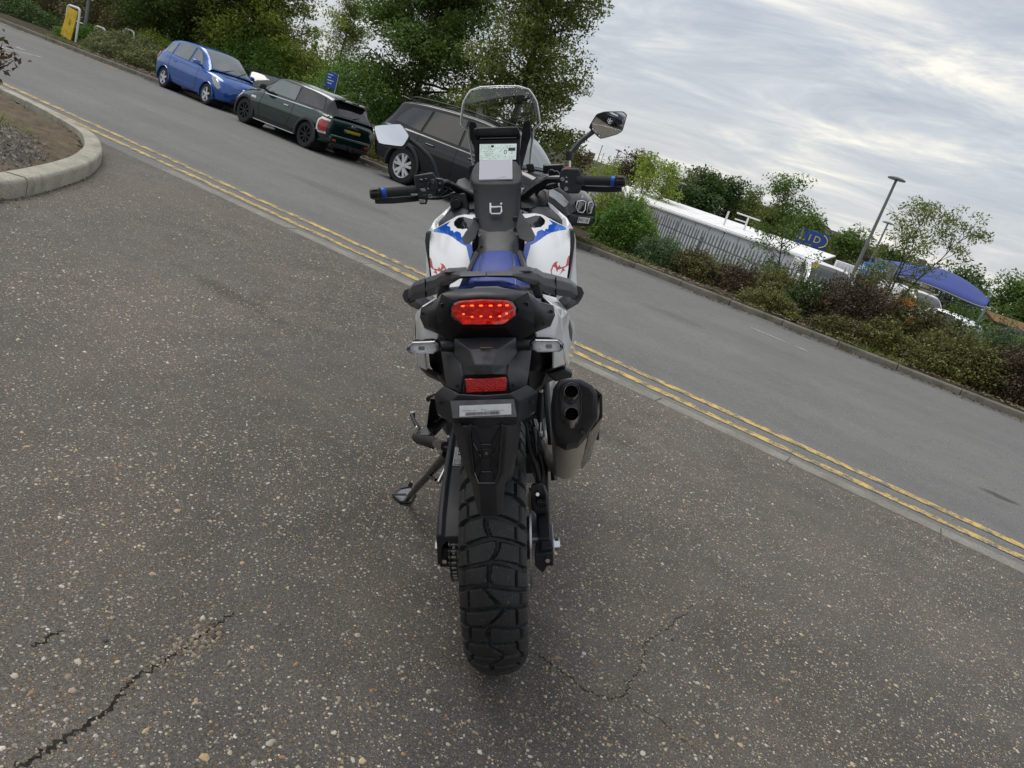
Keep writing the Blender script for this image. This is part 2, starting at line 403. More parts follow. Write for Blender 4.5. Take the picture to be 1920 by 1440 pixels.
def sheet(name, x0, x1, y0, y1, z, mat, kind='structure', nx=2, ny=2):
    X_, Y_ = np.meshgrid(np.linspace(x0, x1, nx), np.linspace(y0, y1, ny), indexing='ij')
    return grid_np(name, np.stack([X_, Y_, np.full_like(X_, z)], -1), mat, None, kind=kind)
sheet('road', -60, 30, YK+.001, YF, 0.0, M_road)
sheet('parking_apron', -30, 14, -16, YK, 0.0, M_apron)
# yellow lines beside the flush kerb, slightly wavering by hand
def stripe(name, pts, w, mat, z=.004, parent=None, kind='structure'):
    V = []; F_ = []
    for i, (x, y) in enumerate(pts):
        j = rng.normal(0, .004); V += [(x, y-w/2+j, z), (x, y+w/2+j+rng.normal(0, .003), z)]
    F_ = [(2*i, 2*i+2, 2*i+3, 2*i+1) for i in range(len(pts)-1)]
    return mk(name, V, F_, mat, parent, 180, kind)
xs = np.arange(-30, 14, .22)
stripe('yellow_line_marking', [(x, 5.375) for x in xs], .105, M_yellow)
stripe('yellow_line_marking', [(x, 5.10) for x in xs], .105, M_yellow)
stripe('yellow_line_marking', [(x, 12.28+.03*max(0, -x-19)) for x in np.arange(-34, -19, .3)], .09, M_yellow)
for a, b, w in (((-16.6, 7.6), (-16.95, 9.0), .09), ((-17.95, 9.0), (-17.6, 9.02), .08), ((-20.2, 8.9), (-19.3, 8.95), .08), ((-12.0, 8.0), (-11.85, 8.15), .04), ((-2.05, 10.9), (-1.2, 10.75), .05)):
    d = Vector((b[0]-a[0], b[1]-a[1], 0)).normalized(); nrm = Vector((-d.y, d.x, 0))*w/2; A, B = Vector((*a, .004)), Vector((*b, .004))
    mk('white_line_marking', [A-nrm, B-nrm, B+nrm, A+nrm], [(0, 1, 2, 3)], M_white_line, None, 0, 'structure')

def kerb_piece(name, path, w, h, mat, parent, inward, chamf=.018, z0=-.06):
    """one kerb stone swept along a plan path; inward = +1/-1 says on which side of the path its width lies"""
    P = [Vector((p[0], p[1], 0)) for p in path]; rings = []
    for i, p in enumerate(P):
        d = (P[min(i+1, len(P)-1)]-P[max(i-1, 0)]).normalized(); nrm = Vector((-d.y, d.x, 0))*inward
        q = lambda o, z: p + nrm*o + Vector((0, 0, z))
        rings.append([q(0, z0), q(0, h-chamf*1.4), q(chamf*.35, h-chamf*.4), q(chamf, h), q(w-.006, h), q(w, h-.006), q(w, z0)])
    return loft(name, rings, mat, parent, True, 40)
def respline(pts, step):
    P = [Vector((*p, 0)) for p in spline([(p[0], p[1], 0) for p in pts], 20) for p in [p[:2]]]
    out_ = [P[0]]; acc = 0
    for a, b in zip(P, P[1:]):
        L = (b-a).length; pos = step-acc
        while pos <= L:
            out_.append(a+(b-a)*(pos/L)); pos += step
        acc = (acc+L) % step
    return [(p.x, p.y) for p in out_]
fk = thing('far_kerb', 'long raised concrete kerb at the foot of the shrubs across the road', 'kerb', (0, 0, 0)); fk['kind'] = 'structure'; del fk['category']
x = -32.0
while x < 9:
    L = .91; h = .098+rng.normal(0, .003); y0 = YF+rng.normal(0, .003)
    kerb_piece('kerb_stone', [(x+.006, y0), (x+L*.5, y0), (x+L-.006, y0)], .13, h, M_kerb, fk, 1); x += L
nk = thing('flush_kerb', 'flush concrete edging beside the double yellow lines', 'kerb', (0, 0, 0)); nk['kind'] = 'structure'; del nk['category']
x = -6.75
while x < 12:
    L = .91; h = .006+rng.normal(0, .002)
    kerb_piece('kerb_stone', [(x+.005, YK), (x+L*.5, YK), (x+L-.005, YK)], .146, max(.003, h), M_flush, nk, 1, .006); x += L
# ---- raised island on the left
isl = [(-3.7, -2.2), (-4.0, .2), (-4.45, 1.7), (-4.86, 2.42), (-5.08, 2.74), (-5.34, 3.03), (-5.66, 3.36), (-6.0, 3.67), (-6.46, 4.02), (-6.82, 4.24), (-7.36, 4.5), (-7.9, 4.62), (-8.7, 4.72), (-9.6, 4.76), (-13, 4.78), (-22, 4.78)]
ip = respline(isl, .05)
ik = thing('island_kerb', 'pale curved raised kerb round the mulched island', 'kerb', (0, 0, 0)); ik['kind'] = 'structure'; del ik['category']
def nearest_i(p): return min(range(len(ip)), key=lambda i: (ip[i][0]-p[0])**2+(ip[i][1]-p[1])**2)
cuts = [0] + [nearest_i(p) for p in ((-4.1, .6), (-5.05, 2.71), (-6.74, 4.2), (-7.9, 4.62), (-8.8, 4.73), (-9.7, 4.76))] + [nearest_i((-10.6-.91*k, 4.78)) for k in range(10)] + [len(ip)-1]
for a, b in zip(cuts, cuts[1:]):
    if b-a < 3: continue
    seg = list(ip[a:b+1]); 
    kerb_piece('kerb_stone', seg[:-1]+[(seg[-1][0]*.78+seg[-2][0]*.22, seg[-1][1]*.78+seg[-2][1]*.22)], .145, .118+rng.normal(0, .004), M_island_kerb, ik, 1, .022)
# island soil
inner = []
for i, p in enumerate(ip):
    a = Vector((*ip[max(0, i-1)], 0)); b = Vector((*ip[min(len(ip)-1, i+1)], 0)); d = (b-a).normalized(); n_ = Vector((-d.y, d.x, 0)); inner.append((p[0]+n_.x*.14, p[1]+n_.y*.14))
poly = inner + [(-22, -2.2)]
ux, uy = np.arange(-22, -3.5, .05), np.arange(-2.2, 4.8, .05); UX, UY = np.meshgrid(ux, uy, indexing='ij')
inn = np.array(inner[::4])
def kdist(X_, Y_):
    d = np.full(X_.shape, 9.)
    for p in inn: d = np.minimum(d, (X_-p[0])**2+(Y_-p[1])**2)
    return np.sqrt(d)
KD = kdist(UX, UY)
UZ = .055 + .06*np.clip(KD/1.5, 0, 1) + .02*np.sin(UX*3.1)*np.sin(UY*2.7+1) + rng.normal(0, .006, UX.shape)
inside = inpoly(UX, UY, poly) | (KD < .06)
keep = inside[:-1, :-1] & inside[1:, 1:] & inside[1:, :-1] & inside[:-1, 1:]
grid_np('island_soil', np.stack([UX, UY, UZ], -1), M_soil, None, keep=keep, kind='structure')

# ---- loose things on the ground, as real pieces
def chips(name, P, size, mat, flat=.45, sides=5, kind='stuff', jit=.35, tilt=0.25, parent=None, zoff=0.):
    """P: (N,3) positions; low many-sided pebbles (a ring plus an apex)"""
    N = len(P); th = rng.uniform(0, 2*PI, (N, 1)) + np.arange(sides)*2*PI/sides; r = size[:, None]*rng.uniform(1-jit, 1+jit, (N, sides))
    el = rng.uniform(.55, 1., (N, 1)); rot = rng.uniform(0, PI, (N, 1))
    ux, uy = np.cos(th)*r, np.sin(th)*r*el; X_ = ux*np.cos(rot)-uy*np.sin(rot); Y_ = ux*np.sin(rot)+uy*np.cos(rot)
    tx, ty = rng.normal(0, tilt, (N, 1)), rng.normal(0, tilt, (N, 1))
    ring = np.stack([X_, Y_, np.zeros_like(X_)+zoff], -1); ap = ring*.55; ap[..., 2] = size[:, None]*flat + X_*tx*.5 + Y_*ty*.5
    base = P[:, None, :]
    V = np.concatenate([ring+base, ap+base], 1)            # N, 2*sides
    nv = 2*sides; idx = np.arange(N)[:, None]*nv
    faces = []; starts = []; tot = []
    for j in range(sides):
        k = (j+1) % sides; faces.append(np.concatenate([idx+j, idx+k, idx+sides+k, idx+sides+j], 1))
    top = np.concatenate([idx+sides+j for j in range(sides)], 1)
    q = np.stack(faces, 1).reshape(-1); li = np.concatenate([q, top.reshape(-1)])
    nq = N*sides; ls = np.concatenate([np.arange(nq)*4, nq*4+np.arange(N)*sides]); lt = np.concatenate([np.full(nq, 4), np.full(N, sides)])
    me = bpy.data.meshes.new(name); me.vertices.add(N*nv); me.vertices.foreach_set('co', V.reshape(-1).astype(np.float32))
    me.loops.add(len(li)); me.loops.foreach_set('vertex_index', li.astype(np.int32)); me.polygons.add(len(ls))
    me.polygons.foreach_set('loop_start', ls.astype(np.int32)); me.polygons.foreach_set('loop_total', lt.astype(np.int32)); me.update(calc_edges=True); me.materials.append(mat)
    return fin(name, me, parent, 0, kind)
def island_col(name, cols, rough=.7):
    g = NG(name); geo = g.n('ShaderNodeNewGeometry'); n = len(cols)
    c = g.ramp(geo.outputs['Random Per Island'], [((k+.5)/n, c) for k, c in enumerate(cols)])
    c = g.mix(1.0, c, g.ramp(g.noise(300, 3, .6, g.coord()), ((.3, .75), (.7, 1.15))), 'MULTIPLY')
    return g.done(g.pbsdf(c, rough, 0, .4))
M_chip = island_col('flint_pebbles', [(.52, .48, .41), (.40, .28, .14), (.44, .40, .33), (.26, .165, .09), (.62, .58, .51), (.15, .14, .13), (.44, .34, .20), (.52, .47, .38), (.11, .10, .10), (.36, .19, .09), (.24, .22, .20), (.48, .38, .22)])
# density falls off with distance from where the photographer stands
N = 230000
cxy = np.stack([rng.uniform(-6.5, 3.2, N), rng.uniform(.1, 4.78, N)], -1)
dd = np.hypot(cxy[:, 0], cxy[:, 1]-.0)
patch = np.array([mnoise.noise(Vector((a*1.1, b*1.1, 0))) for a, b in cxy])
kp = (rng.uniform(0, 1, N) < np.clip(1.25-dd*.13, .22, 1)*np.clip(.62+patch*1.0, .14, 1)) & ~inpoly(cxy[:, 0], cxy[:, 1], list(ip)+[(-22, -2.2)])
cxy = cxy[kp]; N = len(cxy)
sz = np.clip(rng.lognormal(math.log(.0026), .46, N), .0012, .0095)
chips('aggregate_stones', np.column_stack([cxy, np.full(N, -.0006)]), sz, M_chip, .38, 6)
# a cracked seam running out from the lower left, its shade painted as a dark strip, with loose grit on top
M_crack = mat_soil('crack_shade_and_grit', (.016, .014, .012), (.075, .062, .048), 30)
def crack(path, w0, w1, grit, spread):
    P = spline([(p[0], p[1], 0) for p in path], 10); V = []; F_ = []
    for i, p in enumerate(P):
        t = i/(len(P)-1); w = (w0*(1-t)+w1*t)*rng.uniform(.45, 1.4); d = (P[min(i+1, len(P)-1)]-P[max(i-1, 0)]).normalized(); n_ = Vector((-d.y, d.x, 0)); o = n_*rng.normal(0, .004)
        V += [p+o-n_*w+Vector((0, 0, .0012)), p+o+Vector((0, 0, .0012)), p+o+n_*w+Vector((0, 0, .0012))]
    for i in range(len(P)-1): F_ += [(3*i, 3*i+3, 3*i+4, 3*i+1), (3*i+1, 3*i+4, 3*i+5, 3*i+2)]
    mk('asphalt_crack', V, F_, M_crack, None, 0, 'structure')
    k = rng.integers(0, len(P), grit); Q = np.array([list(P[i]) for i in k])+np.column_stack([rng.normal(0, spread, grit), rng.normal(0, spread, grit), np.full(grit, .001)])
    return Q
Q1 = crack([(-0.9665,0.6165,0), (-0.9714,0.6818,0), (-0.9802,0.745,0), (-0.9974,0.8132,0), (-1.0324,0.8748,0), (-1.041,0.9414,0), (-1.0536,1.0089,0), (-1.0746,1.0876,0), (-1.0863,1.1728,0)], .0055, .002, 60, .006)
Q1b = np.array([(-1.0535,0.9887,0), (-1.0546,1.0164,0), (-1.0586,1.047,0), (-1.0437,0.9432,0), (-1.0632,1.0718,0)])[rng.integers(0, 5, 300)]+np.column_stack([rng.normal(0, .022, 300), rng.normal(0, .011, 300), np.full(300, .0)])
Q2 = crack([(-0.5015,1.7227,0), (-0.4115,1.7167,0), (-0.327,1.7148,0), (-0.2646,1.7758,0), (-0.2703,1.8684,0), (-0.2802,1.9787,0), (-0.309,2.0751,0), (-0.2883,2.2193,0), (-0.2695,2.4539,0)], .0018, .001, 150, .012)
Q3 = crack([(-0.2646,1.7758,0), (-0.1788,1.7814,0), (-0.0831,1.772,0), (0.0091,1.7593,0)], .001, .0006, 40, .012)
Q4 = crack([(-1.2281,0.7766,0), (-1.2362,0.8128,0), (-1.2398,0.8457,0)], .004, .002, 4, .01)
GR = np.concatenate([Q1, Q1b, Q2, Q3]); 
M_grit = island_col('crack_stones', [(.28, .23, .16), (.22, .16, .10), (.36, .33, .28), (.14, .11, .08), (.25, .19, .12), (.09, .08, .07)])
chips('crack_shade_and_grit', GR, np.clip(rng.lognormal(math.log(.0030), .45, len(GR)), .0015, .009), M_grit, .6, 5)
big = np.array([(-1.0573,1.1025,0), (-1.0457,1.0965,0), (-1.0515,1.0819,0), (-0.9564,1.0547,0), (-1.1647,0.8928,0), (-0.2534,2.1734,0)]); big[:, 2] = .002
chips('loose_pebbles', big, np.array([.011, .009, .012, .008, .007, .007]), M_grit, .7, 6)

# slate chippings and bark on the island
M_slate = island_col('slate_and_bark_mulch', [(.024, .020, .017), (.035, .028, .023), (.02, .017, .015), (.075, .066, .056), (.028, .024, .020), (.24, .215, .18), (.045, .034, .025), (.055, .04, .028)], .6)
N = 100000
m = np.stack([rng.uniform(-11, -4.3, N), rng.uniform(-1.5, 4.6, N)], -1); kd = kdist(m[:, 0], m[:, 1])
edge_road = .62*np.clip((m[:, 1]-3.0)/1.2, 0, 1)+.04+.12*np.sin(m[:, 0]*2.3)
ok = inpoly(m[:, 0], m[:, 1], poly) & (kd > edge_road) & (rng.uniform(0, 1, N) < np.clip((kd-edge_road)/.35, .12, 1))
m = m[ok]; kd = kd[ok]; N = len(m)
mz = .055+.06*np.clip(kd/1.5, 0, 1)+.02*np.sin(m[:, 0]*3.1)*np.sin(m[:, 1]*2.7+1)
chips('slate_mulch', np.column_stack([m, mz]), rng.uniform(.009, .023, N), M_slate, .35, 4, tilt=.9, jit=.5)
# fallen leaves and twig bits: gutter, kerb foot, planting bed
M_litter = island_col('fallen_leaves', [(.10, .06, .035), (.16, .10, .05), (.07, .05, .035), (.20, .15, .08), (.12, .045, .035), (.09, .085, .04), (.26, .22, .15)])
def litter(name, P, s0, s1, up=.5):
    N = len(P); a = rng.uniform(0, 2*PI, N); s = rng.uniform(s0, s1, N); d = np.stack([np.cos(a), np.sin(a), rng.normal(0, up*.4, N)], -1); n_ = np.stack([-np.sin(a), np.cos(a), rng.normal(0, up, N)], -1)
    V = np.stack([P-d*s[:, None], P+n_*s[:, None]*.45+[0, 0, .002], P+d*s[:, None], P-n_*s[:, None]*.45+[0, 0, .003]], 1); V[..., 2] = np.maximum(V[..., 2], P[:, None, 2]-.001)
    return quads_np(name, V, M_litter, kind='stuff')
N = 5200; lx = rng.uniform(-26, 6, N); l_y = YF-.015-np.abs(rng.normal(0, .13, N)); w_ = np.array([mnoise.noise(Vector((a*.6, 0, 3))) for a in lx]) > -.15
litter('fallen_leaves', np.column_stack([lx, l_y, np.full(N, .004)])[w_], .012, .035, .3)
N = 9000; litter('fallen_leaves', np.column_stack([rng.uniform(-24, 6, N), YF+.1+np.abs(rng.normal(0, .55, N)), np.full(N, .125)]), .014, .04, .5)
N = 260; k = rng.integers(60, 130, N); q = np.array([ip[i] for i in k]); 
litter('fallen_leaves', np.column_stack([q[:, 0]+np.abs(rng.normal(.03, .05, N)), q[:, 1]-np.abs(rng.normal(.03, .05, N)), np.full(N, .004)]), .008, .02, .4)

# ================================================================== MOTORCYCLE
P_blk = simple('black_plastic', (.017, .0175, .021), .46, 0, .42, 0, .15, 25, .25, 900)
P_dark = simple('satin_black_metal', (.012, .012, .014), .28, .0, .6, .3, .2, 30)
P_grey = simple('dark_grey_plastic', (.040, .042, .047), .42, 0, .5, 0, .1, 25, .2, 900)
P_rub = simple('rubber', (.017, .017, .018), .62, 0, .4, 0, .2, 30, .2, 500)
P_grip = simple('grip_rubber', (.02, .02, .022), .7, 0, .35, 0, .15, 60, .5, 700)
P_white = simple('white_gloss_paint', (.80, .81, .82), .22, 0, .5, .8, .02, 8)
P_silver = simple('silver_grey_paint', (.62, .625, .63), .3, .05, .5, .5, .04, 12)
P_blue = simple('blue_gloss_paint', (.006, .085, .46), .2, 0, .5, .8, .06, 8)
P_lblue = simple('light_blue_graphic', (.03, .23, .72), .22, 0, .5, .8, .05, 8)
P_red = simple('red_graphic', (.42, .012, .02), .25, 0, .5, .7, .06, 10)
P_gloss = simple('gloss_black', (.006, .006, .008), .09, 0, .6, .6, .1, 12)
P_seat = simple('blue_seat_vinyl', (.022, .045, .235), .5, 0, .4, 0, .08, 14, .35, 800)
P_bag = simple('black_bag_fabric', (.021, .022, .025), .55, 0, .35, 0, .15, 18, .5, 1200)
P_steel = simple('bright_steel', (.62, .61, .6), .25, 1., .5, 0, .1, 30)
P_alu = simple('cast_aluminium', (.36, .36, .37), .42, .9, .5, 0, .12, 40)
P_chrome = simple('bare_bolt_metal', (.72, .72, .72), .18, 1.)
P_tip = simple('hollow_shade_black', (.003, .003, .003), 1., 0, 0.)  # shade inside the hollow outlets put into a flat black
P_gold = simple('brass_fitting', (.5, .3, .14), .35, .9)
P_chain = simple('chain_steel', (.23, .225, .215), .38, .9, .5, 0, .3, 90)
P_orange_mark = simple('paint_white', (.75, .75, .75), .5)
def brushed():
    g = NG('brushed_muffler_steel'); co = g.coord(); mpn = g.n('ShaderNodeMapping'); g.l(co, mpn.inputs[0]); mpn.inputs['Scale'].default_value = (1, .05, 1)
    nz = g.noise(160, 5, .7, mpn.outputs[0]); c = g.ramp(nz, ((.3, (.52, .49, .44)), (.7, (.80, .76, .70))))
    return g.done(g.pbsdf(c, g.ramp(nz, ((.3, .30), (.7, .46))), .85, .5, g.bump(nz, .12, .002)))
P_brush = brushed()
P_screen_glass = glass_mat('clear_windscreen', (.93, .95, .95), .03)
P_edge = simple('painted_edge_light', (.78, .8, .8), .15, 0, .6, .5)  # edge light of the clear screen put into a pale colour
P_vinyl = simple('hazy_vinyl', (.17, .17, .19), .25, 0, .6, .3, .35, 22)
P_lensclear = glass_mat('clear_lens', (.95, .95, .96), .10, .05)
P_redlens = glass_mat('red_lens', (1., .30, .26), .05, .08)
def emis(name, col, s, base=(.05, .005, .005)):
    g = NG(name); return g.done(g.pbsdf(base, .4, 0, .4, None, 0, col, s))

O_b = Vector((-0.589,1.6547,0)); bXv, bFv, bUv = Vector((0.8114,0.4852,0.326)), Vector((-0.5132,0.8582,0)), Vector((-0.2798,-0.1673,0.9454))
bike = thing('motorcycle', 'white, blue and black adventure motorcycle leaning on its side stand, seen from behind', 'motorcycle')
bM = Matrix((bXv, bFv, bUv)).transposed().to_4x4(); bM.translation = O_b; bike.matrix_world = bM
B = bike
# local axes: x to the right, y forwards, z up along the machine's own centre line; origin where the rear tyre meets the ground

# ------------------------------------------------------------------ wheels
def smoothstep(a, b, x): t = np.clip((x-a)/(b-a), 0, 1); return t*t*(3-2*t)
def tyre_mesh(name, Rt, width, rim_r, npitch, mat, parent, c, nth=1020, ns=84, fwd=1):
    """tyre as a height field: knobbly road tread with bowed cross grooves, staggered slots and slanted centre cuts"""
    th = np.linspace(0, 2*PI, nth, endpoint=False); s = np.linspace(-1, 1, ns)
    TH, SS = np.meshgrid(th, s, indexing='ij'); hw = width/2
    # profile: rounded crown, then side wall down to the bead
    ang = SS*2.05
    x = hw*np.sin(np.clip(ang, -PI/2, PI/2)) * np.where(np.abs(ang) > PI/2, 1-.16*(np.abs(ang)-PI/2)/.48, 1)
    crown = Rt - .050*(1-np.cos(np.clip(np.abs(ang), 0, PI/2)*.98))*1.12
    side = np.clip((np.abs(ang)-PI/2)/(2.05-PI/2), 0, 1)
    edge_r = Rt-.050*1.12*(1-np.cos(PI/2*.98))
    r = np.where(np.abs(ang) <= PI/2, crown, edge_r-(edge_r-rim_r)*side)
    a = np.abs(SS); pit = 2*PI/npitch
    q = (TH*fwd)/pit
    # cross grooves: peak at a centre that wanders from pitch to pitch, sweeping back to the shoulders
    sh = .085*np.sin(q*2.4)
    u = np.abs(SS-sh); ph = q - .95*u**1.35*np.where(u > .0, 1, 1)
    d = np.abs(ph-np.round(ph)); kk = np.round(ph); cell = np.floor(ph)
    gw = .105+.045*u
    g1 = 1-smoothstep(gw*.75, gw*1.15, d)
    # longitudinal slots at one third and two thirds of each half, staggered per pitch
    sl = np.zeros_like(g1); fr = ph-cell
    for ctr, w0, lo, hi in ((.42, .026, .12, 1.0),):
        for sg in (-1, 1):
            off = .045*np.where((cell % 2) == 0, 1, -1)
            m = 1-smoothstep(w0*.7, w0*1.3, np.abs(SS-sg*(ctr+off*sg)))
            sl = np.maximum(sl, m*smoothstep(lo-.05, lo, fr)*(1-smoothstep(hi-.02, hi+.03, fr)))
    tilt = .10*np.sin(cell*1.9+.6)
    cc = 1-smoothstep(.022, .038, np.abs(SS-sh-tilt*(fr-.5)*2.0))
    gr = np.maximum(np.maximum(g1, sl), cc)*(1-smoothstep(.66, .74, a))
    rad_cut = .0105*gr
    n_r = np.cos(np.clip(ang, -PI/2, PI/2)); n_x = np.sin(np.clip(ang, -PI/2, PI/2))
    r = r - rad_cut*n_r; x = x - rad_cut*n_x
    # raised rim-guard line on the side wall
    r_y = np.sin(TH)*r; r_z = np.cos(TH)*r
    Pn = np.stack([x, r_y, r_z], -1)+np.array(c)
    return grid_np(name, Pn, mat, parent, closed_u=True, smooth=38)
def tyre_mat():
    g = NG('tyre_tread_rubber'); co = g.coord(); nz = g.noise(16, 6, .65, co); fine = g.noise(500, 3, .6, co)
    c = g.ramp(nz, ((.3, (.0135, .0135, .0145)), (.7, (.028, .028, .028))))
    dust = g.voro(700, co); sp = g.n('ShaderNodeSeparateColor'); g.l(dust.outputs['Color'], sp.inputs[0])
    c = g.mix(g.math('MULTIPLY', g.math('LESS_THAN', sp.outputs[0], .012), .45), c, (.3, .29, .26))
    return g.done(g.pbsdf(c, .55, 0, .45, g.bump(fine, .35, .002)))
P_tyre = tyre_mat()
RW = .33
rw = thing('rear_wheel', None, None); rw.parent = B; del_keys = None
tyre_mesh('tyre', RW, .152, .232, 41, P_tyre, rw, (0, 0, RW), 1230, 92, -1)
lathe('rim', [(.226, -.058), (.236, -.062), (.240, -.055), (.226, -.045), (.214, 0), (.226, .045), (.240, .055), (.236, .062), (.226, .058), (.206, 0), (.226, -.058)], simple('gold_black_rim', (.03, .03, .032), .35, .6), rw, (0, 0, RW), 'x', 64)
lathe('hub', [(.02, -.11), (.055, -.11), (.06, -.08), (.04, -.05), (.04, .05), (.055, .07), (.055, .085), (.02, .085)], P_dark, rw, (0, 0, RW), 'x', 32)
def spokes(parent, c, rr, hr, n, hx):
    bm = bmesh.new()
    for i in range(n):
        a = 2*PI*i/n; sg = 1 if i % 2 else -1; b_ = a+(.45 if (i//2) % 2 else -.45)
        tube('', [(c[0]+hx*sg, c[1]+hr*math.sin(b_), c[2]+hr*math.cos(b_)), (c[0]+.02*sg, c[1]+rr*math.sin(a), c[2]+rr*math.cos(a))], .0021, None, n=5, bm=bm)
    o = bm_obj('spokes', bm, P_steel, parent, 60); return o
spokes(rw, (0, 0, RW), .213, .05, 32, .055)
lathe('sprocket', [(.05, -.107), (.098, -.107), (.098, -.101), (.05, -.101)], P_steel, rw, (0, 0, RW), 'x', 48)
dsk = lathe('brake_disc', [(.085, .083), (.128, .083), (.128, .088), (.085, .088), (.085, .083)], P_steel, rw, (0, 0, RW), 'x', 64)
FA = (0, 1.56, .345)
fw = thing('front_wheel', None, None); fw.parent = B
tyre_mesh('tyre', .345, .095, .27, 38, P_tyre, fw, FA, 700, 48, -1)
lathe('rim', [(.266, -.036), (.276, -.04), (.28, -.035), (.266, -.028), (.258, 0), (.266, .028), (.28, .035), (.276, .04), (.266, .036), (.25, 0), (.266, -.036)], MATS['gold_black_rim'], fw, FA, 'x', 64)
lathe('hub', [(.015, -.07), (.05, -.07), (.035, -.04), (.035, .04), (.05, .07), (.015, .07)], P_dark, fw, FA, 'x', 24)
spokes(fw, FA, .257, .045, 32, .055)
for sg in (-1, 1): lathe('brake_disc', [(.09, .075*sg), (.155, .075*sg), (.155, .08*sg), (.09, .08*sg), (.09, .075*sg)], P_steel, fw, FA, 'x', 48)

# ------------------------------------------------------------------ swingarm, axle, chain
def arm(name, rings): return bevel(loft(name, rings, P_blk, B, True, 30), .004)
def rect(x0, x1, y, z0, z1): return [(x0, y, z0), (x1, y, z0), (x1, y, z1), (x0, y, z1)]
arm('swingarm_arm', [rect(-.146, -.116, -.055, .295, .357), rect(-.146, -.112, .10, .300, .385), rect(-.142, -.105, .35, .33, .435), rect(-.135, -.06, .58, .38, .47)])
arm('swingarm_arm', [rect(.106, .136, -.05, .295, .355), rect(.106, .138, .10, .300, .385), rect(.102, .140, .35, .33, .435), rect(.06, .135, .58, .38, .47)])
arm('swingarm_bridge', [rect(-.11, .11, .44, .38, .46), rect(-.11, .11, .56, .39, .47)])
for sg in (-1, 1):
    plate('chain_adjuster', [(sg*.144, -.082, .340), (sg*.144, -.082, .307), (sg*.144, .03, .295), (sg*.144, .03, .355)], (-sg*.008, 0, 0), P_alu, B, .002)
    lathe('axle_nut', [(0, sg*.160), (.012, sg*.160), (.0155, sg*.157), (.0155, sg*.147), (.020, sg*.146), (.020, sg*.142)], P_chrome, B, (0, -.02, RW-.008), 'x', 6, 20)
    box('adjuster_block', (sg*.126, -.072, .326), (.030, .036, .052), P_blk, B)
    tube('adjuster_bolt', [(sg*.126, -.09, .326), (sg*.126, -.108, .326)], .006, P_chrome, B, 6)
tube('axle', [(-.15, 0, RW-.005), (.15, 0, RW-.005)], .0125, P_alu, B, 12)
plate('swingarm_guard', [(0.0979,-0.1,0.3386), (0.1396,-0.1,0.3454), (0.1356,-0.1,0.3205), (0.1145,-0.1,0.2866), (0.095,-0.1,0.3061)], (0, .06, .0), P_blk, B, .003)
# chain: inner and outer links round the rear sprocket and forward to the gearbox
chn = thing('chain', None, None); chn.parent = B
CX = -.104; rs = .102; rf = .038; front = (.66, .455); lx_ = []
ang0 = math.atan2(front[1]-RW, front[0]); arc = np.linspace(ang0+PI/2, ang0+PI*1.5, 26)
for i in range(36):
    t = i/36; lx_.append((front[0]-(math.sin(ang0)*rf), front[1]+math.cos(ang0)*rf, 0)) if False else None
path = []
up0 = np.array([front[0]-math.sin(ang0)*rf, front[1]+math.cos(ang0)*rf]); up1 = np.array([-math.sin(ang0)*rs, RW+math.cos(ang0)*rs])
lo1 = np.array([math.sin(ang0)*rs, RW-math.cos(ang0)*rs]); lo0 = np.array([front[0]+math.sin(ang0)*rf, front[1]-math.cos(ang0)*rf])
for t in np.linspace(0, 1, 80): path.append(up0*(1-t)+up1*t)
for a in arc[1:-1]: path.append(np.array([rs*math.cos(a), RW+rs*math.sin(a)]))
for t in np.linspace(0, 1, 80): path.append(lo1*(1-t)+lo0*t+np.array([0, -.012*math.sin(PI*t)]))
path = np.array(path); seg = np.r_[0, np.cumsum(np.hypot(*np.diff(path, axis=0).T))]; pitch = .01588; npt = int(seg[-1]/pitch)
pts = np.stack([np.interp(np.arange(npt)*pitch, seg, path[:, 0]), np.interp(np.arange(npt)*pitch, seg, path[:, 1])], -1)
bo, bi, br = bmesh.new(), bmesh.new(), bmesh.new()
for i in range(npt-1):
    p, q = pts[i], pts[i+1]; m = (p+q)/2; d = q-p; a = math.atan2(d[1], d[0]); rot = Matrix.Rotation(a, 3, 'X'); outer = i % 2 == 0
    for sg in (-1, 1):
        addbox(bo if outer else bi, (CX+sg*(.0098 if outer else .0072), m[0], m[1]), (.0018, .0235, .0125), rot)
    tube('', [(CX-.0125, p[0], p[1]), (CX+.0125, p[0], p[1])], .0028, None, n=6, bm=bo)
    tube('', [(CX-.006, p[0], p[1]), (CX+.006, p[0], p[1])], .0051, None, n=8, bm=br)
for nm, b_, m_ in (('outer_links', bo, P_chain), ('inner_links', bi, simple('inner_link_steel', (.08, .08, .08), .35, .9)), ('rollers', br, P_chain)):
    o = bm_obj(nm, b_, m_, chn, 40); o['kind'] = 'stuff'
# chain guard above the upper run, with its printed warning panel
cgp = [(.42, .535), (.30, .512), (.15, .488), (.02, .460), (-.07, .430), (-.115, .395)]
cg = loft('chain_guard', [[(-.142, y, h-.075), (-.142, y, h), (-.137, y, h+.008), (-.128, y, h+.008), (-.122, y, h+.002), (-.086, y, h+.004), (-.080, y, h-.004), (-.080, y, h-.02), (-.118, y, h-.012), (-.126, y, h-.02), (-.137, y, h-.075)] for y, h in cgp], P_blk, B, True, 25)
bevel(cg, .0025)
def on_guard(x, y): return (x, y, np.interp(y, [-.115, -.07, .02, .15, .30, .42], [.395, .430, .460, .488, .512, .535])+.0050)
wm_ = []
def bar(a, b, w):
    A, Bq = Vector(on_guard(*a)), Vector(on_guard(*b)); d = (Bq-A); n_ = d.cross(Vector((0, -.2, 1))).normalized()*w/2; k = len(wm_); wm_.extend([A-n_, Bq-n_, Bq+n_, A+n_])
wx0, wx1, wy0, wy1 = -.118, -.091, .115, .203
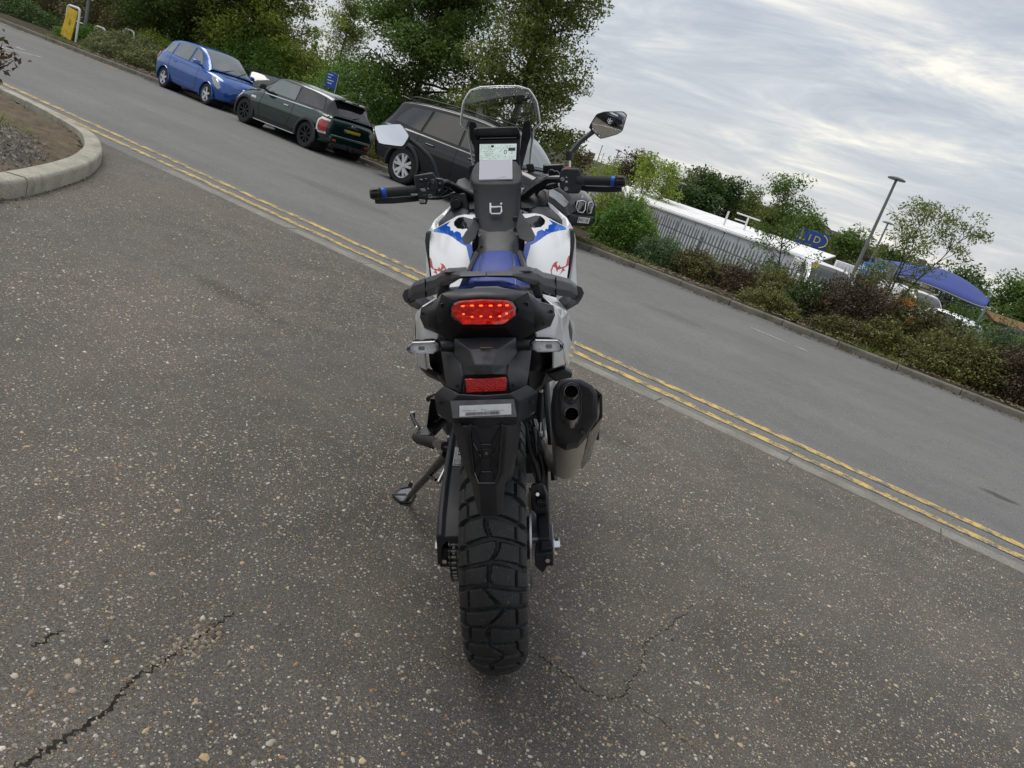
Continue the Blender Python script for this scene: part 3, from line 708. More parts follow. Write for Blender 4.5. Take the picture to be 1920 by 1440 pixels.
for a, b in (((wx0, wy0), (wx1, wy0)), ((wx0, wy0), (wx0, wy1)), ((wx1, wy0), (wx1, wy0+.03)), ((wx0, wy1), (wx0+.008, wy1)), ((wx0, wy0+.03), (wx1, wy0+.03)), ((wx0+.008, wy0+.03), (wx0+.008, wy1))): bar(a, b, .0016)
for i, yy in enumerate(np.arange(wy0+.006, wy0+.027, .006)): bar((wx0+.003, yy), (wx1-.004-.004*(i % 2), yy+.001), .0022)
for i, yy in enumerate(np.arange(wy0+.036, wy1-.004, .0065)):
    bar((wx0+.002, yy), (wx0+.0065, yy), .003); 
    if i % 3 != 2: bar((wx0+.011, yy), (wx0+.019, yy), .0035)
bar((wx1-.008, wy0+.040), (wx1, wy0+.047), .003); bar((wx1, wy0+.047), (wx1-.008, wy0+.054), .003); bar((wx1-.008, wy0+.040), (wx1-.008, wy0+.054), .003)
for yy in (wy1-.022, wy1-.014, wy1-.006): bar((wx1-.010, yy), (wx1-.001, yy), .0032)
mk('chain_guard_label', wm_, [(4*i, 4*i+1, 4*i+2, 4*i+3) for i in range(len(wm_)//4)], P_orange_mark, B, 0)

# ------------------------------------------------------------------ rear brake, right side plumbing
bevel(loft('brake_caliper', [[(0.0891,0.03,0.4696), (0.1219,0.03,0.4691), (0.1313,0.03,0.4406), (0.1297,0.03,0.3846), (0.0937,0.03,0.3789), (0.0859,0.03,0.4186)], [(0.0899,0.13,0.4236), (0.1245,0.13,0.4232), (0.1345,0.13,0.393), (0.1328,0.13,0.3338), (0.0947,0.13,0.3278), (0.0864,0.13,0.3697)]], P_dark, B), .005)
for yy in (928, 938, 960): tube('caliper_bellows', [(0.1022,0.02,0.4172), (0.124,0.02,0.4139)], .013, P_rub, B, 14) if yy == 928 else None
for i in range(5):
    t = i/4; a, b = Vector((0.1018,0,0.4151)), Vector((0.1261,0,0.4118)); p = a.lerp(b, t); tube('caliper_bellow_ring', [p-Vector((.0018, 0, 0)), p+Vector((.0018, 0, 0))], .0125, P_rub, B, 14)
tube('banjo_bolt', [(0.0833,0.02,0.4445), (0.0829,0.02,0.4084)], .004, P_gold, B, 8)
tube('caliper_bolt', [(0.1051,0.02,0.4427), (0.1048,0,0.4523)], .005, P_chrome, B, 6)
plate('caliper_bracket', [(0.087,0.03,0.3958), (0.0993,0.03,0.3849), (0.1098,0.03,0.3106), (0.1079,0.03,0.2444), (0.0895,0.03,0.2382), (0.0875,0.03,0.3109)], (0, .05, 0), P_alu, B, .003)
tube('brake_hose', spline([(0.1124,0.1,0.4386), (0.1058,0.2,0.4335), (0.0922,0.3,0.4405), (0.0837,0.36,0.4673), (0.0763,0.4,0.495)], 8), .006, P_rub, B, 8)
tube('brake_hose', spline([(0.1185,0.12,0.4278), (0.1241,0.22,0.4245), (0.1171,0.3,0.4402), (0.1059,0.36,0.4636), (0.0973,0.42,0.4787)], 8), .004, P_rub, B, 8)
plate('heel_guard', [(0.0998,0.35,0.5047), (0.1124,0.35,0.5011), (0.1387,0.25,0.431), (0.1413,0.2,0.3924), (0.1263,0.2,0.3844), (0.1133,0.28,0.4151)], (-.006, .03, 0), P_dark, B, .003)
tube('brake_rod', [(0.1242,0.42,0.5895), (0.1219,0.42,0.4957)], .009, P_blk, B, 10)
tube('rod_end', [(0.1242,0.42,0.5979), (0.1241,0.42,0.5811)], .008, P_chrome, B, 6)
tube('rod_thread', [(0.1219,0.42,0.4957), (0.12,0.42,0.4575)], .0045, P_chrome, B, 8)
lathe('rod_joint', [(.0, -.009), (.012, -.009), (.014, 0), (.012, .009), (0, .009)], P_alu, B, (0.1199,0.42,0.4523), 'x', 12)
box('rear_master_cylinder', (0.1243,0.44,0.5317), (.026, .03, .06), P_blk, B)
for i, (a, b_, r_) in enumerate((((0.1367,0.4,0.6537), (0.1605,0.3,0.3549), .011), ((0.1017,0.5,0.4669), (0.1466,0.35,0.3673), .013))): tube('subframe_stay', [a, b_], r_, P_dark, B, 10)

# ------------------------------------------------------------------ frame, engine and what sits low in the middle
eng = thing('engine', None, None); eng.parent = B
bevel(loft('crankcase', [rect(-.15, .15, .60, .30, .55), rect(-.18, .18, .72, .27, .56), rect(-.18, .18, .95, .27, .52), rect(-.14, .14, 1.05, .32, .50)], P_alu, eng), .02)
bevel(loft('cylinder_block', [rect(-.13, .13, .70, .5, .80), rect(-.14, .14, .85, .5, .82), rect(-.13, .13, 1.02, .42, .74)], P_dark, eng), .015)
for sg in (-1, 1): lathe('side_cover', [(0, sg*.215), (.07, sg*.215), (.09, sg*.2), (.095, sg*.175)], P_grey, eng, (0, .80, .40), 'x', 32)
loft('skid_plate', [rect(-.13, .13, .62, .20, .235), rect(-.15, .15, .98, .20, .235), rect(-.12, .12, 1.14, .33, .36)], P_alu, B)
loft('radiator', [rect(-.20, .20, 1.06, .45, .80), rect(-.20, .20, 1.10, .45, .80)], P_dark, B)
for sg in (-1, 1):
    tube('frame_tube', spline([(sg*.08, 1.12, .92), (sg*.15, .9, .80), (sg*.14, .62, .62), (sg*.12, .56, .42)], 6), .021, P_dark, B, 10)
    tube('frame_tube', spline([(sg*.07, 1.16, .82), (sg*.16, 1.05, .52), (sg*.14, .9, .27), (sg*.12, .58, .27)], 6), .018, P_dark, B, 10)
    tube('subframe_rail', spline([(sg*.13, .60, .72), (sg*.13, .3, .80), (sg*.12, 0, .87), (sg*.10, -.2, .91)], 6), .015, P_dark, B, 10)
    tube('fork_leg', [(sg*.105, 1.115, 1.05), (sg*.105, 1.33, .70)], .027, P_dark, B, 14)
    tube('fork_slider', [(sg*.105, 1.33, .70), (sg*.105, 1.555, .33)], .030, P_alu, B, 14)
tube('shock_absorber', [(0, .42, .46), (0, .50, .80)], .03, P_red if False else P_dark, B, 14)
bevel(loft('front_mudguard', [[(-.06, FA[1]-math.sin(a)*.385*1, FA[2]+math.cos(a)*.385), (-.03, FA[1]-math.sin(a)*.405, FA[2]+math.cos(a)*.405), (.03, FA[1]-math.sin(a)*.405, FA[2]+math.cos(a)*.405), (.06, FA[1]-math.sin(a)*.385, FA[2]+math.cos(a)*.385)] for a in np.linspace(-.6, 1.25, 14)], P_white, B, False, 60, None, False), .001)
# inner rear mudguard, battery box and under-seat mass that closes the view through the tail
bevel(loft('inner_mudguard', [rect(-.09, .09, .50, .52, .86), rect(-.10, .10, .25, .70, .90), rect(-.095, .095, 0, .80, .93), rect(-.08, .08, -.18, .84, .95)], P_blk, B), .01)
box('battery_box', (0, .46, .78), (.23, .22, .22), P_blk, B, (0, 0, 0), .015)

# ------------------------------------------------------------------ foot pegs, brackets, side stand
plate('peg_bracket', [(-0.2,0.2896,0.6151), (-0.17,0.429,0.5789), (-0.16,0.4075,0.5383), (-0.2,0.4104,0.4863), (-0.225,0.3804,0.467), (-0.235,0.3203,0.4936), (-0.235,0.3577,0.4962), (-0.22,0.3969,0.5088), (-0.2,0.3324,0.5945)], (.028, .0, 0), P_dark, B, .003)
plate('peg_bracket_lip', [(-0.215,0.3521,0.5914), (-0.2,0.4613,0.5689), (-0.17,0.4304,0.5819), (-0.17,0.3984,0.5822), (-0.21,0.3703,0.5787)], (0, .03, 0), P_blk, B, .002)
tube('folded_lever', [(-0.28,0.4861,0.4985), (-0.268,0.4556,0.4881), (-0.25,0.4056,0.4836)], [.0065, .006, .008], P_blk, B, 10)
lathe('lever_tip', [(0, -.012), (.007, -.012), (.0085, 0), (.0085, .012), (0, .014)], P_steel, B, (-0.282,0.519,0.4851), 'z', 10)
box('lever_pad', (-0.25,0.3724,0.4909), (.014, .014, .026), P_steel, B, (0, .5, 0))
pg0, pg1 = Vector((-0.315,0.7213,0.3365)), Vector((-0.19,0.4005,0.4344))
tube('foot_peg', [pg0, pg0.lerp(pg1, .12), pg0.lerp(pg1, .55), pg1], [.008, .017, .019, .014], P_rub, B, 12)
for i in range(7):
    p = pg0.lerp(pg1, .14+.11*i); tube('peg_rib', [p+Vector((-.003, 0, .0)), p+Vector((.003, 0, 0))], .0225, P_rub, B, 10)
tube('peg_mount', [(-0.21,0.4675,0.4116), (-0.15,0.2468,0.4852)], .015, P_dark, B, 10)
for q in ((-0.213,0.4762,0.4046), (-0.195,0.4364,0.4095)): tube('peg_bolt', [q, (q[0], q[1]-.02, q[2])], .004, P_chrome, B, 6)
tube('peg_spring', [(-0.17,0.2789,0.4526), (-0.15,0.2481,0.4879)], .007, P_steel, B, 8)
tube('foot_peg', [(.19, .52, .42), (.31, .50, .42)], [.017, .018], P_rub, B, 12)
ss = thing('side_stand', None, None); ss.parent = B
f0 = Vector((-0.342,0.6426,0.1306)); top = Vector((-0.15,0.2646,0.455))
tube('stand_leg', [f0, f0.lerp(top, .5), top], [.0095, .0115, .0145], P_dark, ss, 12)
ft = [(-0.3896,0.6526,0.1407), (-0.3747,0.7109,0.1355), (-0.3429,0.7513,0.1246), (-0.3235,0.7203,0.1179), (-0.3307,0.6382,0.1204), (-0.3572,0.6202,0.1295)]
plate('stand_foot', ft, (0, 0, .004), P_alu, ss, .001)
for a, b in zip(ft, ft[1:]+ft[:1]): tube('stand_foot_rim', [Vector(a)+Vector((0, 0, .003)), Vector(b)+Vector((0, 0, .003))], .0045, P_dark, ss, 6)
tube('stand_web', [Vector(ft[0])+Vector((0, 0, .006)), f0+Vector((0, 0, .02))], .004, P_dark, ss, 6)
lug = f0.lerp(top, .58); tube('stand_tang', [lug, Vector((-0.19,0.3065,0.3564)), Vector((-0.185,0.3188,0.3559))], .005, P_dark, ss, 8)
lug = f0.lerp(top, .28); tube('stand_peg', [lug+Vector((-.012, 0, .012)), lug+Vector((-.024, 0, .018))], .008, P_dark, ss, 8)
tube('stand_pivot', [(-.19, .66, .345), (-.13, .66, .345)], .02, P_dark, ss, 12)
tube('stand_spring', [(-0.17,0.1967,0.3979), (-0.15,0.2519,0.4273)], .006, P_alu, ss, 8)

# ------------------------------------------------------------------ exhaust
ex = thing('exhaust', None, None); ex.parent = B
cap0 = [(0.1325,-0.3,0.8273), (0.1442,-0.3,0.8441), (0.1653,-0.3,0.849), (0.1887,-0.3,0.8454), (0.2121,-0.3,0.8317), (0.2209,-0.3,0.8149), (0.2237,-0.29,0.7615), (0.2077,-0.28,0.7302), (0.1878,-0.27,0.7007), (0.1623,-0.27,0.6938), (0.1401,-0.27,0.7061), (0.1309,-0.28,0.7453), (0.128,-0.29,0.788)]
cc_ = sum((Vector(p) for p in cap0), Vector())/len(cap0)
def ring_at(base, c0, c1, s): return [Vector(c1)+(Vector(p)-c0)*s for p in base]
ax = Vector((0.1908,0.18,0.4411))-Vector((0.176,-0.29,0.7759)); axn = ax.normalized()
face = ring_at(cap0, cc_, cc_-axn*.012, .80)
rim_i = ring_at(cap0, cc_, cc_-axn*.006, .93)
bevel(loft('end_cap', [ring_at(cap0, cc_, cc_-axn*.012, .74), face, rim_i, cap0, ring_at(cap0, cc_, cc_+axn*.055, 1.0), ring_at(cap0, cc_, cc_+axn*.06, .95)], simple('matt_black_metal', (.030, .030, .033), .36, .2, .5, 0, .15, 30), ex, True, 28), .002)
can = [ring_at(cap0, cc_, cc_+axn*t, s) for t, s in ((.05, .955), (.10, .965), (.22, .95), (.36, .90), (.44, .82), (.48, .62))]
loft('muffler_can', can, P_brush, ex, True, 40)
rec = [(0.1465,-0.318,0.8195), (0.1517,-0.318,0.8371), (0.1674,-0.318,0.8445), (0.1821,-0.318,0.8388), (0.1886,-0.318,0.8189), (0.1879,-0.318,0.7799), (0.1806,-0.318,0.7608), (0.1625,-0.318,0.7554), (0.1508,-0.318,0.7691), (0.1476,-0.318,0.7917)]
rc_ = sum((Vector(p) for p in rec), Vector())/len(rec)
loft('outlet_plate', [ring_at(rec, rc_, rc_+axn*.02, 1.0), ring_at(rec, rc_, rc_-axn*.004, 1.0), ring_at(rec, rc_, rc_-axn*.004, .95), ring_at(rec, rc_, rc_+axn*.004, .86)], simple('outlet_grey', (.10, .10, .105), .38, .5), ex, True, 30)
q_ = axn.to_track_quat('Z', 'Y').to_matrix()
for cpt in ((0.1665,-0.333,0.8273), (0.1675,-0.333,0.7812)):
    o = lathe('outlet_pipe', [(.0128, .05), (.0128, -.010), (.0137, -.011), (.0143, -.008), (.0143, .05)], P_steel, ex, (0, 0, 0), 'z', 32, 40); o.matrix_basis = Matrix.Translation(cpt) @ q_.to_4x4()
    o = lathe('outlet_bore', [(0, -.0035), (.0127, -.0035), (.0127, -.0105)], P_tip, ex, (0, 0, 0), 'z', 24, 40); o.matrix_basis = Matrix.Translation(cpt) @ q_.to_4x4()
hs = [(1.02, .62), (1.10, .60), (1.13, .40), (1.13, .02), (1.08, -.22)]
out_dir = (Vector(cap0[5])-cc_); out_dir.normalize()
sh = []
for t in (.03, .16, .30, .42):
    r_ = ring_at(cap0, cc_, cc_+axn*t, .97 if t < .3 else .91)
    sh.append([r_[4]+out_dir*.010, r_[5]+out_dir*.016, r_[6]+out_dir*.016, r_[7]+out_dir*.008, r_[7]+out_dir*.002, r_[6]+out_dir*.009, r_[5]+out_dir*.009, r_[4]+out_dir*.004])
bevel(loft('heat_shield', sh, P_gloss, ex, True, 35), .002)
st = []
for t in (.035, .12, .20): 
    r_ = ring_at(cap0, cc_, cc_+axn*t, .97); st.append([r_[4]+out_dir*.013, r_[5]+out_dir*.019, r_[6].lerp(r_[5], .2)+out_dir*.019, r_[6].lerp(r_[5], .2)+out_dir*.0165, r_[5]+out_dir*.0165, r_[4]+out_dir*.0105])
loft('shield_trim', st, simple('pale_trim', (.7, .68, .64), .3, .3), ex, True, 40)
tube('end_cap_bolt', [Vector((0.1931,-0.285,0.7253)), Vector((0.1931,-0.285,0.7253))-axn*.008], .005, P_blk, ex, 6)
tube('link_pipe', spline([cc_+axn*.46, cc_+axn*.56+Vector((-.02, 0, 0)), Vector((.12, .55, .40)), Vector((.05, .70, .34))], 8), .026, P_brush, ex, 14)
plate('muffler_hanger', [(0.1263,-0.05,0.7854), (0.171,-0.05,0.7938), (0.1885,-0.05,0.7845), (0.1848,-0.05,0.7689), (0.1462,-0.05,0.7643)], (0, .03, 0), P_blk, B, .004)

# ------------------------------------------------------------------ tail: mudguard, plate bracket, lamp
def facet_pair(name, V, faces, mat, thick=.004, mirror=True, both=True, bw=.0018, smooth=14, label=None):
    """facetted panel given by its right half (x >= 0); vertices with |x| < 4 mm are the centre line"""
    V = [Vector(v) for v in V]; n = len(V); VV = list(V)
    if mirror:
        mi = []
        for i, v in enumerate(V):
            if abs(v.x) < .004: v.x = 0; VV[i] = v; mi.append(i)
            else: VV.append(Vector((-v.x, v.y, v.z))); mi.append(len(VV)-1)
        F_ = [tuple(f) for f in faces]+[tuple(mi[i] for i in f[::-1]) for f in faces]
    else: F_ = faces
    return facets(name, VV, F_, mat, B, thick, bw, label, smooth)
V = [(0, -.335, 1.0), # placeholders replaced below
     ]
# upper mudguard cover between the lamp and the reflector
V = [(0.0026,-0.315,0.9367), (0.0597,-0.3,0.9322), (0.0603,-0.305,0.9023), (0.0255,-0.35,0.9199), (0.0039,-0.352,0.9228), (0.0162,-0.372,0.8982), (0.0042,-0.374,0.8989), (0.0131,-0.372,0.8795), (0.0036,-0.374,0.8792), (0.0417,-0.335,0.8849), (0.0416,-0.345,0.8696)]
V = [tuple(v) for v in V]
for k_ in (0, 4, 6, 8): V[k_] = (0, V[k_][1], V[k_][2])
facet_pair('tail_mudguard', V, [(0, 1, 3, 4), (4, 3, 5, 6), (6, 5, 7, 8), (1, 2, 3), (3, 2, 9, 5), (5, 9, 7), (7, 9, 10)], P_grey, .004)
V = [(0.0467,-0.3,0.9033), (0.0895,-0.27,0.8982), (0.0829,-0.285,0.8547), (0.0783,-0.3,0.8348), (0.046,-0.345,0.8351), (0.0417,-0.348,0.8705), (0.0438,-0.335,0.8849)]
facet_pair('mudguard_side', V, [(0, 1, 2, 6), (6, 2, 5), (2, 3, 4, 5)], P_grey, .006)
box('emblem_recess', (0.0052,-0.366,0.9284), (.026, .003, .004), P_gloss, B, (0, 0, 0), .001)
plate('mudguard_emblem', [(-0.0064,-0.357,0.9242), (-0.0033,-0.357,0.9294), (0.0129,-0.357,0.9307), (0.0128,-0.357,0.9286), (-0.0023,-0.357,0.9273), (-0.005,-0.357,0.9232)], (0, .003, 0), P_grey, B, .0006)
loft('mudguard_core', [rect(-.055, .055, -.30, .90, .955), rect(-.06, .06, -.02, .76, .94)], P_blk, B)
# reflector
rfl = plate('reflector', [(-0.0364,-0.362,0.8673), (0.0409,-0.362,0.8694), (0.0408,-0.362,0.8427), (-0.0364,-0.362,0.8396)], (0, .006, 0), simple('x', (.1, .1, .1)), B, .0012)
def refl_mat():
    g = NG('red_reflector'); co = g.coord(); v = g.voro(420, co); c = g.ramp(v.outputs['Distance'], ((.1, (.85, .018, .014)), (.6, (.55, .008, .008))))
    return g.done(g.pbsdf(c, .22, 0, .6, g.bump(v.outputs['Distance'], .5, .003), .5))
rfl.data.materials[0] = refl_mat()
box('reflector_mount', (0.0009,-0.345,0.8476), (.085, .014, .034), P_blk, B, (0, 0, 0), .003)
# plate bracket with its two wings, and the long hugger tongue below
V = [(0.0032,-0.388,0.8431), (0.0469,-0.386,0.845), (0.0793,-0.345,0.8487), (0.1007,-0.325,0.8268), (0.0954,-0.335,0.7905), (0.0463,-0.372,0.7725), (0.0017,-0.392,0.7816), (0.0636,-0.378,0.8273), (0.0589,-0.376,0.7858)]
for k_ in (0, 6): V[k_] = (0, V[k_][1], V[k_][2])
facet_pair('plate_bracket', V, [(0, 1, 7, 8, 5, 6), (1, 2, 7), (2, 3, 7), (3, 4, 8, 7), (4, 5, 8)], P_blk, .006)
V = [(0.0014,-0.386,0.7827), (0.0406,-0.386,0.7821), (0.0648,-0.355,0.7759), (0.0554,-0.345,0.7195), (0.0352,-0.374,0.7304), (-0.0005,-0.376,0.7317), (0.0449,-0.338,0.6696), (0.0295,-0.362,0.6734), (-0.0026,-0.365,0.6729), (0.0323,-0.334,0.6387), (0.0151,-0.362,0.646), (-0.0034,-0.364,0.646), (0.0218,-0.325,0.5661), (0.0146,-0.34,0.569), (-0.0065,-0.344,0.5701), (0.0269,-0.328,0.5942)]
for k_ in (0, 5, 8, 11, 14): V[k_] = (0, V[k_][1], V[k_][2])
facet_pair('hugger_tongue', V, [(0, 1, 4, 5), (1, 2, 3, 4), (5, 4, 7, 8), (4, 3, 6, 7), (8, 7, 10, 11), (7, 6, 9, 10), (11, 10, 13, 14), (10, 9, 15, 12, 13)], P_blk, .006)
V = [(0.0648,-0.355,0.7759), (0.0654,-0.15,0.6909), (0.0546,-0.14,0.6225), (0.0554,-0.345,0.7195), (0.0436,-0.14,0.5563), (0.0449,-0.338,0.6696), (0.0323,-0.334,0.6387)]
facet_pair('hugger_flank', V, [(0, 1, 2, 3), (3, 2, 4, 5), (5, 4, 6)], P_blk, .004)
# the panel lines moulded into the tongue: raised ribs and bosses
def rib(name, pts, w, mat=P_gloss, proud=.0016):
    for a, b in zip(pts, pts[1:]): tube(name, [Vector(a)+Vector((0, -proud, 0)), Vector(b)+Vector((0, -proud, 0))], w, mat, B, 6)
rib('hugger_rib', [(-0.0271,-0.3895,0.7887), (-0.029,-0.386,0.7712), (-0.0279,-0.378,0.7273), (-0.026,-0.368,0.6779), (-0.0195,-0.366,0.654), (0.0143,-0.366,0.6536), (0.0234,-0.368,0.6773), (0.0279,-0.378,0.7266), (0.0322,-0.386,0.7703), (0.0316,-0.3895,0.7879)], .0024)
rib('hugger_rib', [(-0.0234,-0.389,0.7809), (-0.0088,-0.38,0.7411), (0.0098,-0.38,0.7409), (0.0284,-0.389,0.7802)], .0012)
rib('hugger_rib', [(-0.0251,-0.381,0.7451), (-0.0118,-0.377,0.7155), (-0.0213,-0.371,0.6872)], .0014); rib('hugger_rib', [(0.0264,-0.381,0.7444), (0.0121,-0.377,0.7152), (0.0195,-0.371,0.6866)], .0014)
rib('hugger_rib', [(-0.0183,-0.366,0.6598), (-0.0112,-0.369,0.6793), (0.0077,-0.369,0.6791), (0.0134,-0.366,0.6594)], .0014)
rib('hugger_rib', [(-0.0089,-0.379,0.7396), (-0.0112,-0.369,0.6793)], .0010); rib('hugger_rib', [(0.0097,-0.379,0.7394), (0.0077,-0.369,0.6791)], .0010)
plate('hugger_boss', [(-0.008,-0.381,0.7316), (0.009,-0.381,0.7314), (0.0084,-0.378,0.7123), (-0.0087,-0.378,0.7125)], (0, .006, 0), P_blk, B, .002)
tube('hugger_bolt', [(0,-0.381,0.7226), (0.0003,-0.385,0.7242)], .0035, P_dark, B, 8)
for pts_ in ([(-0.0934,-0.338,0.7897), (-0.0337,-0.376,0.7729)], [(0.0932,-0.338,0.7915), (0.0371,-0.376,0.7719)]): rib('bracket_edge', pts_, .0028, P_gloss, .003)
# dealer's paper slip in a clear sleeve
slv = plate('label_sleeve', [(-0.0641,-0.396,0.8351), (0.0559,-0.396,0.8371), (0.0603,-0.394,0.8014), (-0.0607,-0.394,0.8004)], (0, .0008, 0), P_vinyl, B, 0)
slp = plate('paper_slip', [(-0.0469,-0.3975,0.8259), (0.0502,-0.3975,0.8288), (0.0503,-0.3965,0.8072), (-0.0478,-0.3965,0.8038)], (0, .0006, 0), simple('paper', (.86, .87, .86), .7), B, 0)
ink = simple('printed_ink', (.05, .05, .055), .7)
p00, p10, p01 = Vector((-0.0476,-0.3985,0.8045)), Vector((0.0504,-0.3985,0.8079)), Vector((-0.0467,-0.3995,0.8266)); eu, ev = p10-p00, p01-p00
bars = []; u = .12
while u < .77:
    w = rng.choice([.004, .006, .009]); bars.append((u, u+w, .06, .36)); u += w+rng.choice([.004, .006, .009])
for u0, u1, v0, v1 in ((.05, .25, .50, .54), (.26, .31, .50, .535), (.41, .52, .53, .57), (.49, .86, .42, .45)):
    u = u0
    while u < u1: w = rng.uniform(.006, .016); bars.append((u, u+w, v0, v1)); u += w+.005
BVs = [p00+eu*a+ev*b for u0, u1, v0, v1 in bars for a, b in ((u0, v0), (u1, v0), (u1, v1), (u0, v1))]
mk('slip_print', BVs, [(4*i, 4*i+1, 4*i+2, 4*i+3) for i in range(len(bars))], ink, B, 0)

# tail lamp
lamp = thing('tail_light', None, None); lamp.parent = B
lr_ = [Vector(p) for p in ((0.0445,-0.342,1.0153), (0.0563,-0.337,1.0091), (0.0621,-0.33,0.9974), (0.0613,-0.33,0.982), (0.0415,-0.342,0.9674))]; lt_, lb_ = (0.0058,-0.346,1.0187), (0.0044,-0.346,0.9674)
ml = lambda p: Vector((-p.x, p.y, p.z))
lo_ = [ml(lr_[2]), ml(lr_[1]), ml(lr_[0]), Vector((0, lt_[1], lt_[2])), lr_[0], lr_[1], lr_[2], lr_[3], lr_[4], Vector((0, lb_[1], lb_[2])), ml(lr_[4]), ml(lr_[3])]
lc = sum((Vector(p) for p in lo_), Vector())/len(lo_)
def red_glow():
    g = NG('lit_red_reflector'); co = g.coord(); m_ = g.n('ShaderNodeMapping'); g.l(co, m_.inputs[0]); m_.inputs['Scale'].default_value = (1, 1, 2.2)
    nz = g.noise(95, 4, .7, m_.outputs[0]); w = g.n('ShaderNodeTexWave'); w.inputs['Scale'].default_value = 120; g.l(co, w.inputs['Vector'])
    f = g.math('ADD', g.math('MULTIPLY', nz, 1.2), g.math('MULTIPLY', w.outputs['Fac'], .25))
    em = g.ramp(f, ((.62, (.05, .001, .001)), (.80, (.30, .006, .004)), (.98, (1., .06, .02))))
    return g.done(g.pbsdf((.25, .01, .01), .3, 0, .5, None, 0, em, .42))
plate('lamp_reflector', [lc+(Vector(p)-lc)*.97+Vector((0, .010, 0)) for p in lo_], (0, .01, 0), red_glow(), lamp, 0)
led = emis('led_glow', (1., .22, .06), 3.2)
bm = bmesh.new()
for px_, row in ((868, 0), (884, 0), (901, 0), (919, 0), (936, 0), (951, 0), (869, 1), (885, 1), (902, 1), (920, 1), (937, 1), (951, 1)):
    pass
led_pts = [(-0.038,-0.34,1.0041), (-0.0209,-0.34,1.0048), (-0.0039,-0.34,1.0045), (0.0142,-0.34,1.0042), (0.0312,-0.34,1.0045), (0.0452,-0.34,1.0043), (-0.0375,-0.34,0.9888), (-0.0216,-0.34,0.9834), (-0.0045,-0.34,0.9841), (0.0136,-0.34,0.9828), (0.0307,-0.34,0.9836), (0.0439,-0.34,0.9885)]
for i, p in enumerate(led_pts):
    r_ = bmesh.ops.create_uvsphere(bm, u_segments=8, v_segments=5, radius=.0026)['verts']; bmesh.ops.scale(bm, vec=(1.5 if i < 6 else 1.0, .8, .62), verts=r_); bmesh.ops.translate(bm, vec=p, verts=r_)
bm_obj('lamp_diodes', bm, led, lamp, 180)
bm = loft('', [[lc+(Vector(p)-lc)*1.0+Vector((0, .012, 0)) for p in lo_], lo_, [lc+(Vector(p)-lc)*.90+Vector((0, -.008, 0)) for p in lo_], [lc+(Vector(p)-lc)*.6+Vector((0, -.011, 0)) for p in lo_]], None, caps=False, bm=bmesh.new())
bm.faces.new([v for v in bm.verts][-12:]); bm_obj('lamp_lens', bm, P_redlens, lamp, 40)

# cowl round the lamp
V = [(0.0045,-0.3,1.0287), (0.0438,-0.295,1.0262), (0.0829,-0.27,1.0143), (0.1076,-0.23,0.986), (0.1363,-0.185,0.9696), (0.139,-0.19,0.9525), (0.129,-0.2,0.9321), (0.0984,-0.235,0.9294), (0.0775,-0.26,0.9223), (0.0596,-0.29,0.9266), (0.0023,-0.31,0.9344),
     (0.0062,-0.342,1.0199), (0.0444,-0.338,1.0165), (0.0562,-0.333,1.0093), (0.064,-0.322,0.9927), (0.0612,-0.322,0.9814), (0.0392,-0.334,0.9636), (0.0044,-0.338,0.963), (0.0951,-0.262,0.9747), (0.0949,-0.262,0.952), (0.122,-0.215,0.9591)]
for k_ in (0, 10, 11, 17): V[k_] = (0, V[k_][1], V[k_][2])
facet_pair('tail_cowl', V, [(0, 1, 12, 11), (1, 2, 13, 12), (2, 3, 18), (3, 4, 20, 18), (4, 5, 20), (20, 5, 6), (18, 20, 6, 19), (19, 6, 7)], P_blk, .006, bw=0, smooth=24)
facet_pair('lamp_surround', V, [(2, 18, 14, 13), (18, 19, 15, 14), (19, 7, 8, 15), (15, 8, 9, 16), (16, 9, 10, 17)], simple('recess_shade_black', (.005, .005, .007), .6, 0, .2), .006, smooth=24)  # cowl faces round the lamp coloured darker for the shade in the recess
loft('tail_cowl_top', [[(-.085, -.295, 1.0), (0, -.30, 1.012), (.085, -.295, 1.0), (.085, -.28, .985), (-.085, -.28, .985)], [(-.10, -.02, .985), (0, -.02, .995), (.10, -.02, .985), (.10, -.02, .95), (-.10, -.02, .95)]], P_blk, B)
plate('cowl_badge_panel', [(-0.0298,-0.301,1.0279), (-0.0145,-0.296,1.0324), (0.0265,-0.296,1.0328), (0.046,-0.301,1.0277), (0.0419,-0.303,1.0255), (-0.0256,-0.303,1.0256)], (0, .004, 0), P_grey, B, .001)
